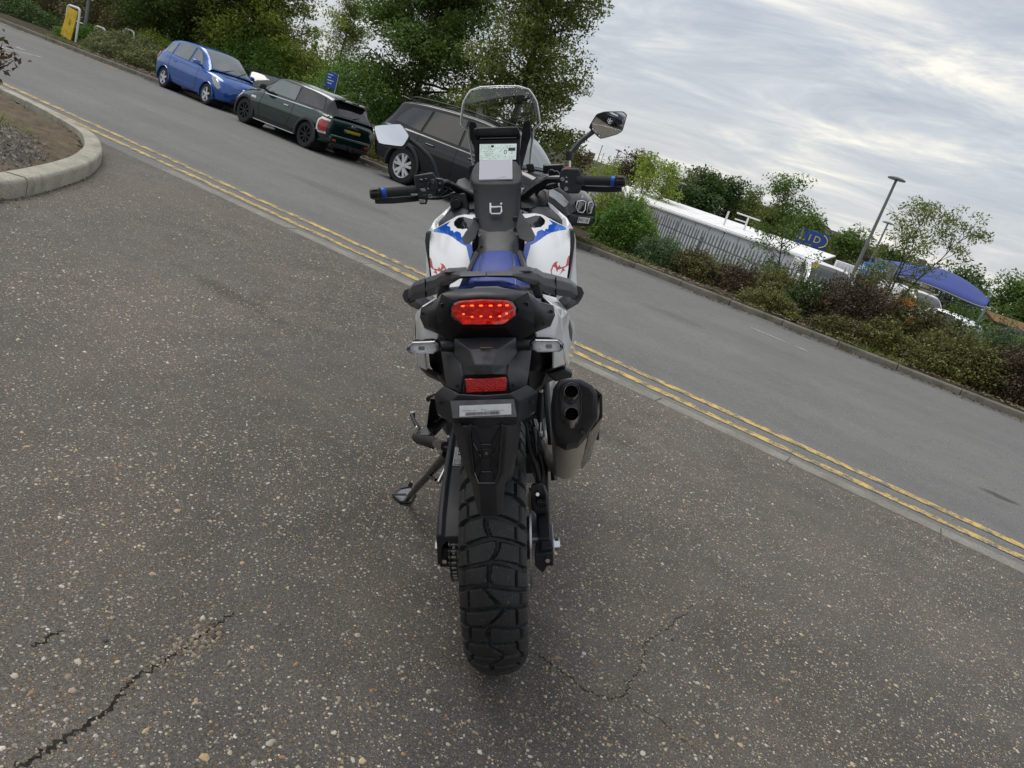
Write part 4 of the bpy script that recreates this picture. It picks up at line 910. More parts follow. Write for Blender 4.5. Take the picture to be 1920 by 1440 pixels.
# white and silver side panels
for sg, nm in ((1, 'r'), (-1, 'l')):
    V = [(0.1082,-0.2,0.9819), (0.1332,-0.18,0.9687), (0.1584,-0.1,0.9465), (0.1784,0.02,0.9117), (0.139,-0.188,0.9521), (0.129,-0.198,0.9317), (0.0984,-0.232,0.9275), (0.1016,-0.228,0.9142), (0.1404,-0.19,0.9033), (0.1546,-0.13,0.9291), (0.1599,-0.12,0.8667), (0.168,-0.06,0.8095), (0.1389,-0.14,0.8237), (0.1378,-0.17,0.8739)]
    V = [Vector((sg*v[0], v[1], v[2])) for v in V]
    fs = [(0, 1, 4), (1, 2, 9, 4), (4, 9, 8, 5), (5, 8, 7, 6), (8, 9, 10, 13), (13, 10, 11, 12)]
    if sg < 0: fs = [f[::-1] for f in fs]
    facets('tail_side_panel', V, fs, P_silver, B, .005, .0015, None, 16)
    V2 = [(0.1332,-0.18,0.9709), (0.1784,0.02,0.913), (0.1937,0.12,0.8716), (0.1927,0.12,0.8192), (0.1695,-0.055,0.8081), (0.1547,-0.128,0.9286), (0.16,-0.118,0.8662), (0.1122,-0.02,0.9647), (0.157,0.2,0.9142), (0.221,0.4,0.7976), (0.2183,0.4,0.7177), (0.1824,0.2,0.7115)]
    V2 = [Vector((sg*v[0], v[1], v[2])) for v in V2]; V2 = [v+Vector((sg*.002, 0, .002)) for v in V2]
    fs = [(0, 1, 5), (1, 2, 3, 5), (5, 3, 6), (3, 4, 6), (7, 8, 1, 0), (8, 9, 2, 1), (2, 9, 10, 3), (3, 10, 11, 4)]
    if sg < 0: fs = [f[::-1] for f in fs]
    facets('side_panel', V2, fs, P_white, B, .004, .0015, None, 25)
    V3 = [(0.1648,0,0.9161), (0.1821,0.06,0.8902), (0.1913,0.1,0.8516), (0.1901,0.1,0.8242), (0.181,0.06,0.8503), (0.1766,0.03,0.8784)]
    V3 = [Vector((sg*(v[0]+.0055), v[1]-.004, v[2])) for v in V3]
    facets('side_graphic', V3, [(0, 1, 5), (1, 2, 4, 5), (2, 3, 4)] if sg > 0 else [(5, 1, 0), (5, 4, 2, 1), (4, 3, 2)], P_grey, B, .001)
    V4 = [(0.1393,-0.13,0.8233), (0.1685,-0.05,0.8067), (0.1853,0.2,0.7114), (0.128,0.2,0.6824), (0.1164,-0.05,0.7855)]
    V4 = [Vector((sg*v[0], v[1], v[2])) for v in V4]
    facets('side_inner_panel', V4, [(0, 1, 2, 3, 4)] if sg > 0 else [(4, 3, 2, 1, 0)], P_blk, B, .004)
    # deep black flank between the silver panel and the mudguard
    V5 = [(0.0775,-0.235,0.9163), (0.1382,-0.16,0.8772), (0.1393,-0.13,0.8184), (0.1225,0,0.7237), (0.0833,0,0.6902), (0.0778,-0.12,0.8065)]
    V5 = [Vector((sg*v[0], v[1]+.05, v[2])) for v in V5]
    facets('tail_flank', V5, [(0, 1, 2, 3, 4, 5)] if sg > 0 else [(5, 4, 3, 2, 1, 0)], P_blk, B, .004)

# indicators
for sg in (-1, 1):
    ind = thing('indicator', None, None); ind.parent = B
    pr = [(0.0899,-0.3,0.9243), (0.0973,-0.3,0.9306), (0.1421,-0.3,0.9294), (0.1546,-0.3,0.9179), (0.1546,-0.3,0.9125), (0.1452,-0.3,0.9056), (0.1002,-0.3,0.9052), (0.0908,-0.3,0.9113)]
    pr = [Vector((sg*p[0], p[1], p[2])) for p in pr]; ic = sum(pr, Vector())/8
    k = lambda s, dy: [ic+(p-ic)*s+Vector((0, dy, 0)) for p in pr]
    bevel(loft('indicator_body', [k(.86, -.012), k(1.0, -.009), k(1.0, .0), k(.8, .022)], P_gloss, ind, True, 30), .001)
    loft('indicator_rim', [k(.985, -.0128), k(.91, -.0155), k(.85, -.0145), k(.84, -.0125), k(.985, -.009)], P_alu, ind, False, 30)
    lm = NG('indicator_reflector' + ('r' if sg > 0 else 'l')); co = lm.coord(); wv = lm.n('ShaderNodeTexWave'); wv.inputs['Scale'].default_value = 170; lm.l(co, wv.inputs['Vector']); nz = lm.noise(120, 3, .6, co)
    cl = lm.ramp(lm.math('ADD', lm.math('MULTIPLY', wv.outputs['Fac'], .35), nz), ((.40, (.50, .50, .52)), (.58, (.88, .88, .9)), (.95, (.95, .95, .97))))
    plate('indicator_reflector', k(.84, -.0140), (0, .0015, 0), lm.done(lm.pbsdf(cl, .3, .15, .5)), ind, 0)
    for q in (.035, .040): box('indicator_slat', ic+Vector((sg*q*.72, -.0148, 0)), (.0022, .001, .007), P_gloss, ind, (0, 0, 0), 0)
    box('indicator_bulb', ic+Vector((sg*.002, -.0144, .0)), (.012, .001, .008), P_alu, ind, (0, 0, 0), .0005)
    lens = loft('indicator_lens', [k(.88, -.0125), k(.82, -.0185), k(.5, -.0195)], P_lensclear, ind, False, 40)
    tube('indicator_stalk', [ic+Vector((-sg*.032, .004, -.001)), Vector((sg*.052, -.285, ic.z-.003))], [.0105, .0115], P_blk, ind, 12)
    tube('stalk_collar', [Vector((sg*.060, -.289, ic.z-.002)), Vector((sg*.052, -.285, ic.z-.003))], .0135, P_grey, ind, 12)

# ------------------------------------------------------------------ grab rails, carrier, seats
for sg in (-1, 1):
    top_ = [(0.0005,-0.19,1.0438), (0.0552,-0.18,1.0425), (0.075,-0.14,1.0396), (0.107,-0.06,1.0248), (0.1229,-0.04,1.0119), (0.1511,0,1.0002), (0.1894,0.06,0.9811), (0.2077,0.1,0.9625), (0.2091,0.1,0.9519)]
    if sg > 0: pass
    rr_ = [Vector((sg*(p[0]), p[1], p[2])) for p in top_]; rr_[0] = Vector((0, rr_[0].y, rr_[0].z))
    hts = [.010, .013, .026, .034, .040, .042, .040, .034, .028]; dps = [.035, .04, .06, .08, .08, .075, .07, .06, .05]
    rings = []
    for p, hh, dd_ in zip(rr_, hts, dps):
        rings.append([p+Vector((0, 0, -.004)), p+Vector((0, dd_*.5, 0)), p+Vector((0, dd_, -.004)), p+Vector((0, dd_, -hh)), p+Vector((0, .006, -hh)), p+Vector((0, -.006, -hh*.55))])
    bevel(loft('grab_rail', rings, P_grey, B, True, 22), .003)
    e0 = rr_[-2]
    tube('rail_leg', [e0+Vector((0, .02, -.02)), Vector((sg*.205, .20, .915)), Vector((sg*.165, .32, .86))], [.019, .02, .018], P_blk, B, 8, True, 30)
    st0 = Vector((0.102,-0.06,0.9974)); st1 = Vector((0.1113,-0.06,0.9635))
    plate('carrier_stay', [Vector((sg*(st0.x-.013), st0.y, st0.z)), Vector((sg*(st0.x+.012), st0.y, st0.z)), Vector((sg*(st1.x+.010), st1.y, st1.z)), Vector((sg*(st1.x-.010), st1.y, st1.z))], (0, .035, 0), P_blk, B, .004)
zt_r = (-0.0018,-0.15,1.0265)[2]
for sg in (-1, 1):
    a, b, c_, d_ = (Vector(p) for p in ((0.0503,-0.15,1.0403), (0.0909,-0.13,1.0372), (0.1014,-0.11,1.0301), (0.046,-0.16,1.0385)))
    plate('carrier_pad', [Vector((sg*p.x, p.y, p.z)) for p in (a, b, c_, d_)], (0, .09, -.004), P_grey, B, .003)
def seat_ring(y, w, zt, zb, cr=.012): return [(-w, y, zt-.03), (-w*.9, y, zt-.008), (-w*.5, y, zt+cr*.7), (0, y, zt+cr), (w*.5, y, zt+cr*.7), (w*.9, y, zt-.008), (w, y, zt-.03), (w*.9, y, zb), (-w*.9, y, zb)]
loft('pillion_seat', [seat_ring(-.165, .050, zt_r-.006, zt_r-.020, .001), seat_ring(-.15, .066, zt_r-.007, zt_r-.022, .002), seat_ring(-.10, .072, zt_r-.018, zt_r-.04, .003), seat_ring(.08, .100, .945, .915, .006), seat_ring(.28, .115, .930, .89, .006), seat_ring(.32, .10, .912, .88, .004)], P_seat, B, True, 50)
loft('pillion_seat_base', [seat_ring(-.170, .078, zt_r-.016, zt_r-.05, 0), seat_ring(-.12, .105, zt_r-.026, zt_r-.075, 0), seat_ring(.30, .112, .91, .84, 0)], P_blk, B, True, 40)
zs = (0.0066,0.46,0.9732)[2]
loft('rider_seat', [seat_ring(.30, .12, .90, .82, .004), seat_ring(.36, .125, .905, .82, .006), seat_ring(.44, .095, zs-.02, .84), seat_ring(.53, .072, zs+.012, .86), seat_ring(.565, .06, zs+.02, .88, .004)], P_seat, B, True, 50)
for sg in (-1, 1):
    plate('seat_side', [(sg*.090, .40, .955), (sg*.066, .56, 1.0), (sg*.080, .57, .99), (sg*.098, .57, .93), (sg*.12, .44, .88), (sg*.115, .40, .90)], (sg*-.01, 0, -.01), P_grey, B, .003)
sl_ = (0.0042,0.56,0.99); 
loft('tank_front_pad', [seat_ring(.555, .062, sl_[2]-.01, .88, .004), seat_ring(.60, .066, sl_[2]+.02, .9, .006), seat_ring(.66, .066, sl_[2]+.05, .95, .004)], P_blk, B, True, 50)

# fasteners and moulding seams that catch the light
def bolt(p, r=.0045, m=None, d=(0, -.004, 0)): tube('bolt', [Vector(p), Vector(p)+Vector(d)], r, m or P_dark, B, 6)
for sg in (-1, 1):
    for p in ((0.1336,-0.196,0.9628), (0.1151,-0.222,0.9429), (0.0536,-0.348,0.8521), (0.0903,-0.345,0.816), (0.0506,-0.374,0.783)): bolt((sg*abs(p[0]), p[1]-.004, p[2]), .0038)
    tube('cowl_seam', [Vector((sg*(0.0828,-0.272,1.0147)[0], -.272, (0.0828,-0.272,1.0147)[2]+.002)), Vector((sg*(0.1076,-0.232,0.9864)[0], -.232, (0.1076,-0.232,0.9864)[2]+.002)), Vector((sg*(0.1362,-0.187,0.97)[0], -.187, (0.1362,-0.187,0.97)[2]+.002))], .0016, P_gloss, B, 5)
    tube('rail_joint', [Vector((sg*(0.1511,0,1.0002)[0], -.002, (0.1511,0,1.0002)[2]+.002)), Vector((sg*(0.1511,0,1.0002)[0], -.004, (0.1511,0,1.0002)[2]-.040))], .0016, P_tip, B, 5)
tube('seat_seam', spline([(-.055, .36, .918), (-.05, .45, zs+.004), (-.042, .53, zs+.026)], 6), .0014, P_dark, B, 5); tube('seat_seam', spline([(.055, .36, .918), (.05, .45, zs+.004), (.042, .53, zs+.026)], 6), .0014, P_dark, B, 5)
tube('wiring_tie', [(-.12, .30, .70), (-.125, .32, .62), (-.11, .38, .56)], .006, P_rub, B, 6)
tube('wiring_loom', spline([(.11, .05, .86), (.115, .25, .74), (.11, .42, .60)], 6), .007, P_rub, B, 8)

# ------------------------------------------------------------------ fuel tank: rear-facing lobes with painted panels
def tank_y(x, h):
    a = np.maximum(0, np.abs(x)-.07)
    return .50+.75*a+2.2*a*a+.9*(h-.90)+1.2*np.maximum(0, h-.94)**2*4
t2 = lambda pts: [(p[0], p[2]) for p in pts]
shell = t2([(0.058,0.4937,0.893), (0.0648,0.5252,0.928), (0.0699,0.5405,0.9449), (0.0823,0.627,1.0067), (0.0814,0.6943,1.0461), (0.0753,0.7784,1.088), (0.1196,0.8132,1.0864), (0.1411,0.8243,1.0817), (0.1659,0.8243,1.0691), (0.2273,0.8377,1.0353), (0.236,0.8324,1.0251), (0.2309,0.7468,0.9715), (0.2224,0.6887,0.9259), (0.2151,0.65,0.8943), (0.2043,0.6069,0.8627)])
blue = t2([(0.155,0.8156,1.0709), (0.1656,0.8162,1.0654), (0.2235,0.834,1.0362), (0.2228,0.8224,1.0303), (0.198,0.7893,1.0307), (0.1701,0.7511,1.0289), (0.1518,0.721,1.0237), (0.1346,0.6895,1.0158), (0.1178,0.6605,1.0081), (0.1007,0.6359,1.0024), (0.0899,0.5859,0.9723), (0.0795,0.5455,0.9424), (0.0741,0.5088,0.9063), (0.0629,0.5062,0.9069), (0.0699,0.5405,0.9449), (0.0823,0.627,1.0067), (0.0926,0.6472,1.0141), (0.0995,0.666,1.0219), (0.1152,0.6924,1.0289), (0.1315,0.7316,1.0417), (0.1501,0.776,1.0544)])
ring_w = t2([(0.1392,0.8228,1.0819), (0.1535,0.8256,1.0762), (0.1638,0.816,1.0663), (0.1756,0.8003,1.0518), (0.1626,0.7833,1.0509), (0.1594,0.7581,1.0397), (0.1511,0.7514,1.0412), (0.1471,0.7361,1.0352), (0.1385,0.7365,1.0404), (0.119,0.7089,1.0361), (0.1214,0.7023,1.0312), (0.1178,0.6858,1.0237), (0.1088,0.7108,1.0423), (0.0763,0.6883,1.045), (0.0771,0.7829,1.0894), (0.1197,0.8167,1.0879)])
blackp = t2([(0.0734,0.7494,1.0758), (0.089,0.7611,1.0755), (0.1032,0.7791,1.0781), (0.1193,0.7995,1.0805), (0.1362,0.8102,1.0777), (0.1458,0.8056,1.0709), (0.1515,0.7964,1.0636), (0.1483,0.7743,1.0546), (0.1363,0.7483,1.0479), (0.1177,0.7274,1.0467), (0.1039,0.7194,1.0492), (0.0731,0.7057,1.0552)])
redp = t2([(0.1641,0.6016,0.9129), (0.1611,0.6105,0.9265), (0.1679,0.6293,0.9387), (0.1753,0.6453,0.9464), (0.1882,0.6629,0.948), (0.182,0.6486,0.9411), (0.186,0.6451,0.9316), (0.1926,0.6587,0.9375), (0.1946,0.6547,0.9301), (0.2114,0.677,0.93), (0.2154,0.6883,0.9364), (0.2185,0.7034,0.948), (0.2241,0.7203,0.9568), (0.2299,0.73,0.958), (0.2245,0.6954,0.9301), (0.205,0.6632,0.9243), (0.2119,0.6669,0.918), (0.2023,0.6529,0.9168), (0.1885,0.626,0.907), (0.1974,0.6473,0.9178), (0.2002,0.6575,0.9252), (0.1857,0.6376,0.9238), (0.1832,0.6283,0.9168), (0.178,0.6346,0.9311), (0.172,0.6309,0.9351), (0.1663,0.6157,0.9257), (0.1668,0.6044,0.9124)])
lightb = t2([(0.2011,0.8158,1.043), (0.2215,0.8308,1.036), (0.222,0.8233,1.0315), (0.1944,0.7866,1.0319)])
tk = thing('fuel_tank', None, None); tk.parent = B
xs_, hs_ = np.arange(.045, .262, .0011), np.arange(.845, 1.14, .0011)
XM, HM = np.meshgrid(xs_, hs_, indexing='ij'); xc, hc = XM[:-1, :-1]+.00055, HM[:-1, :-1]+.00055
ins = inpoly(xc, hc, shell); cls = np.zeros(xc.shape, int)
cls[inpoly(xc, hc, blue)] = 1; cls[inpoly(xc, hc, lightb)] = 5; cls[inpoly(xc, hc, ring_w)] = 0; cls[inpoly(xc, hc, blackp)] = 2; cls[inpoly(xc, hc, redp)] = 3
crease = .010*np.exp(-((hc-1.0-.25*(xc-.15))/.02)**2)
for sg in (-1, 1):
    for k_, nm, mt in ((0, 'white_shell', P_white), (1, 'blue_panel', P_blue), (5, 'blue_highlight', P_lblue), (2, 'black_panel', P_gloss), (3, 'red_graphic', P_red)):
        kp = ins & (cls == k_)
        if not kp.any(): continue
        YM = tank_y(XM, HM)+(.003 if k_ == 2 else 0)
        Pm = np.stack([sg*XM, YM, HM], -1)
        o = grid_np(nm, Pm if sg > 0 else Pm, mt, tk, keep=kp, smooth=180)
# top cover of the tank under the bag, and the flanks running forwards
loft('tank_top', [[(-.10, .60, .93), (-.07, .60, .985), (.07, .60, .985), (.10, .60, .93)], [(-.14, .72, 1.0), (-.10, .72, 1.055), (.10, .72, 1.055), (.14, .72, 1.0)], [(-.15, .88, 1.05), (-.10, .88, 1.10), (.10, .88, 1.10), (.15, .88, 1.05)], [(-.13, 1.0, 1.04), (-.10, 1.0, 1.09), (.10, 1.0, 1.09), (.13, 1.0, 1.04)]], P_gloss, tk)
bx_ = [(0.2352,0.82,1.0263), (0.2336,0.79,0.9662), (0.2267,0.76,0.9156), (0.2203,0.74,0.8799), (0.2105,0.72,0.8427)]
for sg in (-1, 1):
    e0 = [(sg*p[0], tank_y(p[0], p[2])+.0, p[2]) for p in bx_]
    loft('fairing_flank', [e0, [(p[0]+sg*.012, p[1]+.14, p[2]+.01) for p in e0], [(p[0]-sg*.015, p[1]+.32, p[2]-.02) for p in e0], [(p[0]-sg*.09, p[1]+.48, p[2]-.0) for p in e0]], P_white, B, False, 40, None, False)
    # black edge guard outside the tank
    g0 = [(0.2332,0.8,1.0317), (0.2461,0.8,1.0315), (0.2493,0.79,1.0045), (0.2462,0.78,0.9725), (0.2372,0.76,0.9242), (0.2274,0.74,0.8815), (0.2203,0.74,0.8852), (0.2267,0.76,0.9244), (0.2338,0.78,0.9727), (0.2352,0.79,1.0048)]
    g0 = [Vector((sg*p[0], p[1], p[2])) for p in g0]
    plate('edge_guard', g0, (0, .05, 0), P_blk, B, .002)
    w0 = [(0.2468,0.86,1.024), (0.2522,0.86,1.015), (0.2578,0.86,0.9916), (0.2571,0.84,0.9036), (0.2584,0.8,0.8279), (0.2294,0.8,0.8283), (0.2443,0.84,0.9038), (0.2525,0.86,0.9826)]
    plate('outer_fairing', [Vector((sg*p[0], p[1], p[2])) for p in w0], (-sg*.01, .22, 0), P_white, B, .004)
    w1 = [(0.1673,0.98,1.1099), (0.1828,0.98,1.1014), (0.2082,0.96,1.0795), (0.2308,0.93,1.0613), (0.2499,0.88,1.0267), (0.2377,0.86,1.0241), (0.2126,0.9,1.0352), (0.2136,0.92,1.0534), (0.1983,0.95,1.0694), (0.1696,0.98,1.0934)]
    plate('upper_fairing_edge', [Vector((sg*p[0], p[1], p[2])) for p in w1], (sg*-.005, .12, .0), P_white, B, .003)
    c0 = [(0.0678,0.9,1.0665), (0.0798,0.9,1.0771), (0.1292,0.93,1.0983), (0.1634,0.96,1.0967), (0.196,0.94,1.072), (0.2127,0.92,1.0552), (0.2117,0.9,1.0406), (0.1869,0.9,1.0573), (0.1464,0.89,1.0749), (0.1207,0.88,1.0814), (0.0861,0.88,1.0714)]
    plate('tank_trim', [Vector((sg*p[0], p[1], p[2])) for p in c0], (0, .10, .0), P_grey, B, .004)
    c1 = [(0.0678,0.95,1.0735), (0.1356,0.97,1.1001), (0.164,0.98,1.0972), (0.1636,1.02,1.1446), (0.1395,1.04,1.1588), (0.088,1.04,1.1598), (0.0685,1,1.1288)]
    plate('cockpit_side', [Vector((sg*p[0], p[1], p[2])) for p in c1], (0, .12, .0), P_blk, B, .005)
    c2 = [(0.1482,1.08,1.157), (0.1746,1.06,1.1499), (0.1704,1,1.0976), (0.1457,1,1.098)]
    plate('cockpit_pillar', [Vector((sg*p[0], p[1], p[2])) for p in c2], (0, .1, .0), P_grey, B, .004)
    c3 = [(0.0985,1.14,1.1688), (0.1347,1.16,1.1962), (0.1618,1.14,1.1905), (0.1728,1.12,1.1663), (0.1701,1.1,1.1483), (0.0979,1.1,1.1495)]
    plate('cockpit_shoulder', [Vector((sg*p[0], p[1], p[2])) for p in c3], (0, .16, -.03), P_grey, B, .006)
    c4 = [(0.0917,1.18,1.2386), (0.1196,1.18,1.24), (0.1272,1.18,1.2112), (0.0993,1.18,1.2059)]
    plate('screen_foot', [Vector((sg*p[0], p[1], p[2])) for p in c4], (0, .03, 0), P_blk, B, .003)
    tube('screen_foot_bolt', [Vector((sg*(0.1094,1.18,1.223)[0], 1.178, (0.1094,1.18,1.223)[2])), Vector((sg*(0.1094,1.18,1.223)[0], 1.172, (0.1094,1.18,1.223)[2]))], .005, P_dark, B, 8)
# dark wells on the tank front: socket caps
lathe('socket_cap', [(0, -.008), (.014, -.008), (.0165, -.004), (.0165, .01)], P_blk, B, (-0.1522,0.94,1.1143), 'y', 24)
lathe('socket_collar', [(.017, -.002), (.021, -.004), (.023, .002), (.021, .012)], P_grey, B, (-0.1526,0.945,1.114), 'y', 24)
plate('socket_panel', [(-0.1767,0.96,1.1498), (-0.1227,0.96,1.1488), (-0.109,0.95,1.0948), (-0.1317,0.945,1.0773), (-0.1745,0.95,1.0923)], (0, .06, 0), P_blk, B, .004)
# front fairing and headlight nose, so that the machine is whole from the side
loft('nose_fairing', [[(-.17, 1.12, 1.06), (-.15, 1.12, 1.14), (.15, 1.12, 1.14), (.17, 1.12, 1.06), (.15, 1.12, .92), (-.15, 1.12, .92)], [(-.17, 1.28, 1.02), (-.14, 1.28, 1.15), (.14, 1.28, 1.15), (.17, 1.28, 1.02), (.12, 1.28, .88), (-.12, 1.28, .88)], [(-.11, 1.43, .98), (-.09, 1.43, 1.05), (.09, 1.43, 1.05), (.11, 1.43, .98), (.06, 1.43, .88), (-.06, 1.43, .88)]], P_white, B)
for sg in (-1, 1): plate('headlight', [(sg*.02, 1.436, .97), (sg*.095, 1.42, .985), (sg*.09, 1.425, 1.03), (sg*.02, 1.436, 1.02)], (0, .012, 0), P_lensclear, B, .003)

# ------------------------------------------------------------------ instruments and screen
dash = thing('instrument_panel', None, None); dash.parent = B
hd = [(-0.0869,1.07,1.3611), (-0.0787,1.06,1.3642), (0.0569,1.06,1.3643), (0.0643,1.07,1.3609), (0.0734,1.1,1.3354), (0.0702,1.13,1.2546), (0.0634,1.14,1.198), (-0.0923,1.14,1.2008), (-0.0958,1.13,1.2576), (-0.0953,1.1,1.3349)]
bevel(loft('housing', [[p+Vector((0, .01, 0)) for p in map(Vector, hd)], [p+Vector((0, .05, .0)) for p in map(Vector, hd)]], P_blk, dash, True, 30), .003)
plate('visor', [(-0.0877,1.02,1.3587), (-0.0783,1.02,1.3629), (0.059,1.02,1.3639), (0.0664,1.02,1.3594), (0.0752,1.09,1.3315), (-0.0967,1.09,1.3311)], (0, .012, .004), P_blk, dash, .002)
plate('visor_inner', [(-0.0843,1.055,1.3552), (0.0624,1.055,1.3561), (0.0694,1.09,1.3244), (-0.0912,1.09,1.3237)], (0, .004, 0), P_gloss, dash, .001)
bz = [(-0.0889,1.085,1.3254), (0.0694,1.085,1.3252), (0.0671,1.115,1.2454), (-0.0914,1.115,1.2464)]
plate('bezel', bz, (0, .02, 0), P_grey, dash, .002)
plate('screen_frame', [(-0.0796,1.084,1.3161), (0.0607,1.084,1.3163), (0.0585,1.112,1.2512), (-0.0813,1.112,1.2519)], (0, .004, 0), P_gloss, dash, .001)
def scr_mat():
    g = NG('lit_lcd_screen'); co = g.coord(); nz = g.noise(28, 3, .6, co); c = g.ramp(nz, ((.3, (.36, .43, .41)), (.7, (.46, .53, .50))))
    return g.done(g.pbsdf((.1, .12, .12), .12, 0, .5, None, 0, c, .82))
s00, s10, s01 = Vector((-0.077,1.108,1.2574)), Vector((0.0557,1.108,1.2569)), Vector((-0.0734,1.082,1.3115))
su, sv = s10-s00, s01-s00; sn = su.cross(sv).normalized()
mk('display', [s00, s10, s10+sv, s01], [(0, 1, 2, 3)], scr_mat(), dash, 0)
lcd = simple('lcd_ink', (.015, .02, .022), .5); lcdg = simple('lcd_grey', (.19, .24, .24), .5)
def onscr(u, v, k=.0008): return s00+su*u+sv*v+sn*k
def sbox(name, u0, u1, v0, v1, m): return mk(name, [onscr(u0, v0), onscr(u1, v0), onscr(u1, v1), onscr(u0, v1)], [(0, 1, 2, 3)], m, dash, 0)
sbox('display_icon', .31, .385, .80, .93, lcd)
QV = []; 
for r_ in range(8):
    v0 = .05+r_*.115
    u = .03
    while u < .96:
        w = rng.uniform(.012, .05)
        if rng.uniform() < .55 and not (.58 < u < .80 and .25 < v0 < .7): QV += [onscr(u, v0, .0005), onscr(u+w, v0, .0005), onscr(u+w, v0+rng.uniform(.02, .045), .0005), onscr(u, v0+.03, .0005)]
        u += w+rng.uniform(.01, .05)
mk('display_print', QV, [(4*i, 4*i+1, 4*i+2, 4*i+3) for i in range(len(QV)//4)], lcdg, dash, 0)
sbox('display_field', .78, .97, .56, .76, lcdg)
rotm = Matrix((su.normalized(), sv.normalized(), sn)).transposed()
text('speed_digit', '0', sv.length*.40, lcd, dash, onscr(.70, .48, .0012), rotm, ext=.0001)
for sg in (-1, 1):
    q = [(0.0855,1.1,1.3858), (0.1046,1.1,1.3926), (0.1122,1.11,1.3785), (0.11,1.13,1.3317), (0.1002,1.15,1.3063), (0.0859,1.17,1.254), (0.0735,1.17,1.2162), (0.0704,1.15,1.2732), (0.0752,1.12,1.3321)]
    plate('screen_bracket', [Vector((sg*p[0], p[1], p[2])) for p in q], (0, .03, 0), P_blk, B, .003)
    for yy in (0, 1):
        pc = Vector((0.0987,1.1,1.3711)) if yy == 0 else Vector((0.0925,1.13,1.3247)); tube('bracket_bolt', [Vector((sg*pc.x, pc.y, pc.z)), Vector((sg*pc.x, pc.y-.006, pc.z))], .005, P_gloss, B, 8)
# clear screen: bowed sheet, light caught in its edge painted as a pale tube
half = [(-0.0088,1.17,1.5121), (0.0586,1.165,1.5097), (0.0949,1.16,1.4975), (0.11,1.16,1.4786), (0.1233,1.16,1.4556), (0.1308,1.165,1.4205), (0.1364,1.17,1.3839), (0.1266,1.175,1.3713), (0.1148,1.18,1.3606), (0.1128,1.2,1.3255), (0.1064,1.22,1.2725), (0.1041,1.23,1.2339), (0.112,1.24,1.2101)]
cx0 = Vector(half[0]).x
half = [Vector(((p[0]-cx0*(1-i/12))*1.035, p[1], p[2])) for i, p in enumerate(half)]
def bow(p): return Vector((p.x, p.y+.6*(.16**2-p.x*p.x)*0+1.1*(.15**2-p.x**2)*.6, p.z))
sv_ = []; NR = 14
rows = []
hz_ = [p.z for p in half][::-1]; hx_ = [p.x for p in half][::-1]; hy_ = [p.y for p in half][::-1]
for z in np.linspace(half[-1].z, half[0].z-.0005, 26):
    w = np.interp(z, hz_, hx_); y = np.interp(z, hz_, hy_); rows.append([bow(Vector((w*t, y, z))) for t in np.linspace(-1, 1, NR)])
scr = grid_np('windscreen', np.array([[tuple(p) for p in r] for r in rows]), P_screen_glass, B, smooth=180)
m = scr.modifiers.new('solid', 'SOLIDIFY'); m.thickness = .003
edge = [bow(p) for p in half]; edge_l = [Vector((-p.x, p.y, p.z)) for p in edge]
tube('windscreen_edge', edge_l[::-1]+edge[1:], .0032, P_edge, B, 8)

# ------------------------------------------------------------------ handlebar, grips, switches, mirrors
hb = thing('handlebar', None, None); hb.parent = B
Lg0, Lg1 = Vector((-0.2596,0.885,1.1654)), Vector((-0.4086,0.845,1.1585)); Rg0, Rg1 = Vector((0.2748,0.915,1.1863)), Vector((0.4017,0.885,1.1815))
tube('bar', spline([Lg0, Vector((-0.1927,0.93,1.1835)), Vector((-0.1691,0.95,1.1752)), Vector((-0.1319,0.985,1.1514)), Vector((-0.0828,1,1.1278)), Vector((0, 1.0, (-0.0074,1,1.1155)[2])), Vector((0.0685,1,1.1252)), Vector((0.1158,0.985,1.1561)), Vector((0.1491,0.965,1.178)), Vector((0.1816,0.945,1.1905)), Rg0], 8), .0135, P_dark, hb, 14)
tube('bar_clamp', [(-.06, 1.0, (-0.0074,1,1.1155)[2]), (.06, 1.0, (-0.0074,1,1.1155)[2])], .024, P_dark, hb, 12)
bm = bmesh.new(); addbox(bm, (0, 1.08, 1.06), (.22, .10, .035)); bevel(bm_obj('top_yoke', bm, P_dark, hb), .012)
for a, b, sg in ((Lg0, Lg1, -1), (Rg0, Rg1, 1)):
    d = (b-a).normalized(); L = (b-a).length
    gp = thing('grip', None, None); gp.parent = hb
    tube('grip_sleeve', [a, a.lerp(b, .04), a.lerp(b, .06), a.lerp(b, .78), a.lerp(b, .80)], [.0165, .0175, .0165, .0162, .0168], P_grip, gp, 20)
    tube('blue_ring', [a.lerp(b, .80), a.lerp(b, .81), a.lerp(b, .905), a.lerp(b, .91)], [.0168, .0182, .0182, .0165], simple('blue_anodised', (.01, .07, .36), .35, .3), gp, 20)
    tube('grip_end', [a.lerp(b, .91), a.lerp(b, .93), a.lerp(b, .945)], [.016, .0185, .0185], P_grip, gp, 20)
    tube('bar_end_weight', [a.lerp(b, .95), a.lerp(b, .96), b+d*.012, b+d*.024], [.0175, .0205, .0200, .015], simple('bar_end_brown', (.032, .027, .027), .45, .2), gp, 8, True, 20)
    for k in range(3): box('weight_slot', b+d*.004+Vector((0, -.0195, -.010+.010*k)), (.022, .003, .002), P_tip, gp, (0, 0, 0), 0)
    # lever behind and below the grip
    up = Vector((0, .05, -.030)); lp = [a+d*-.015+Vector((0, .055, -.020)), a.lerp(b, .2)+Vector((0, .055, -.028)), a.lerp(b, .7)+Vector((0, .040, -.028)), a.lerp(b, 1.0)+Vector((0, .034, -.025)), b+d*.015+Vector((0, .034, -.023))]
    bevel(loft('lever', [[p+Vector((0, -.008, .010)), p+Vector((0, .008, .010)), p+Vector((0, .010, -.010)), p+Vector((0, -.006, -.012))] for p in lp], P_blk, gp), .004)
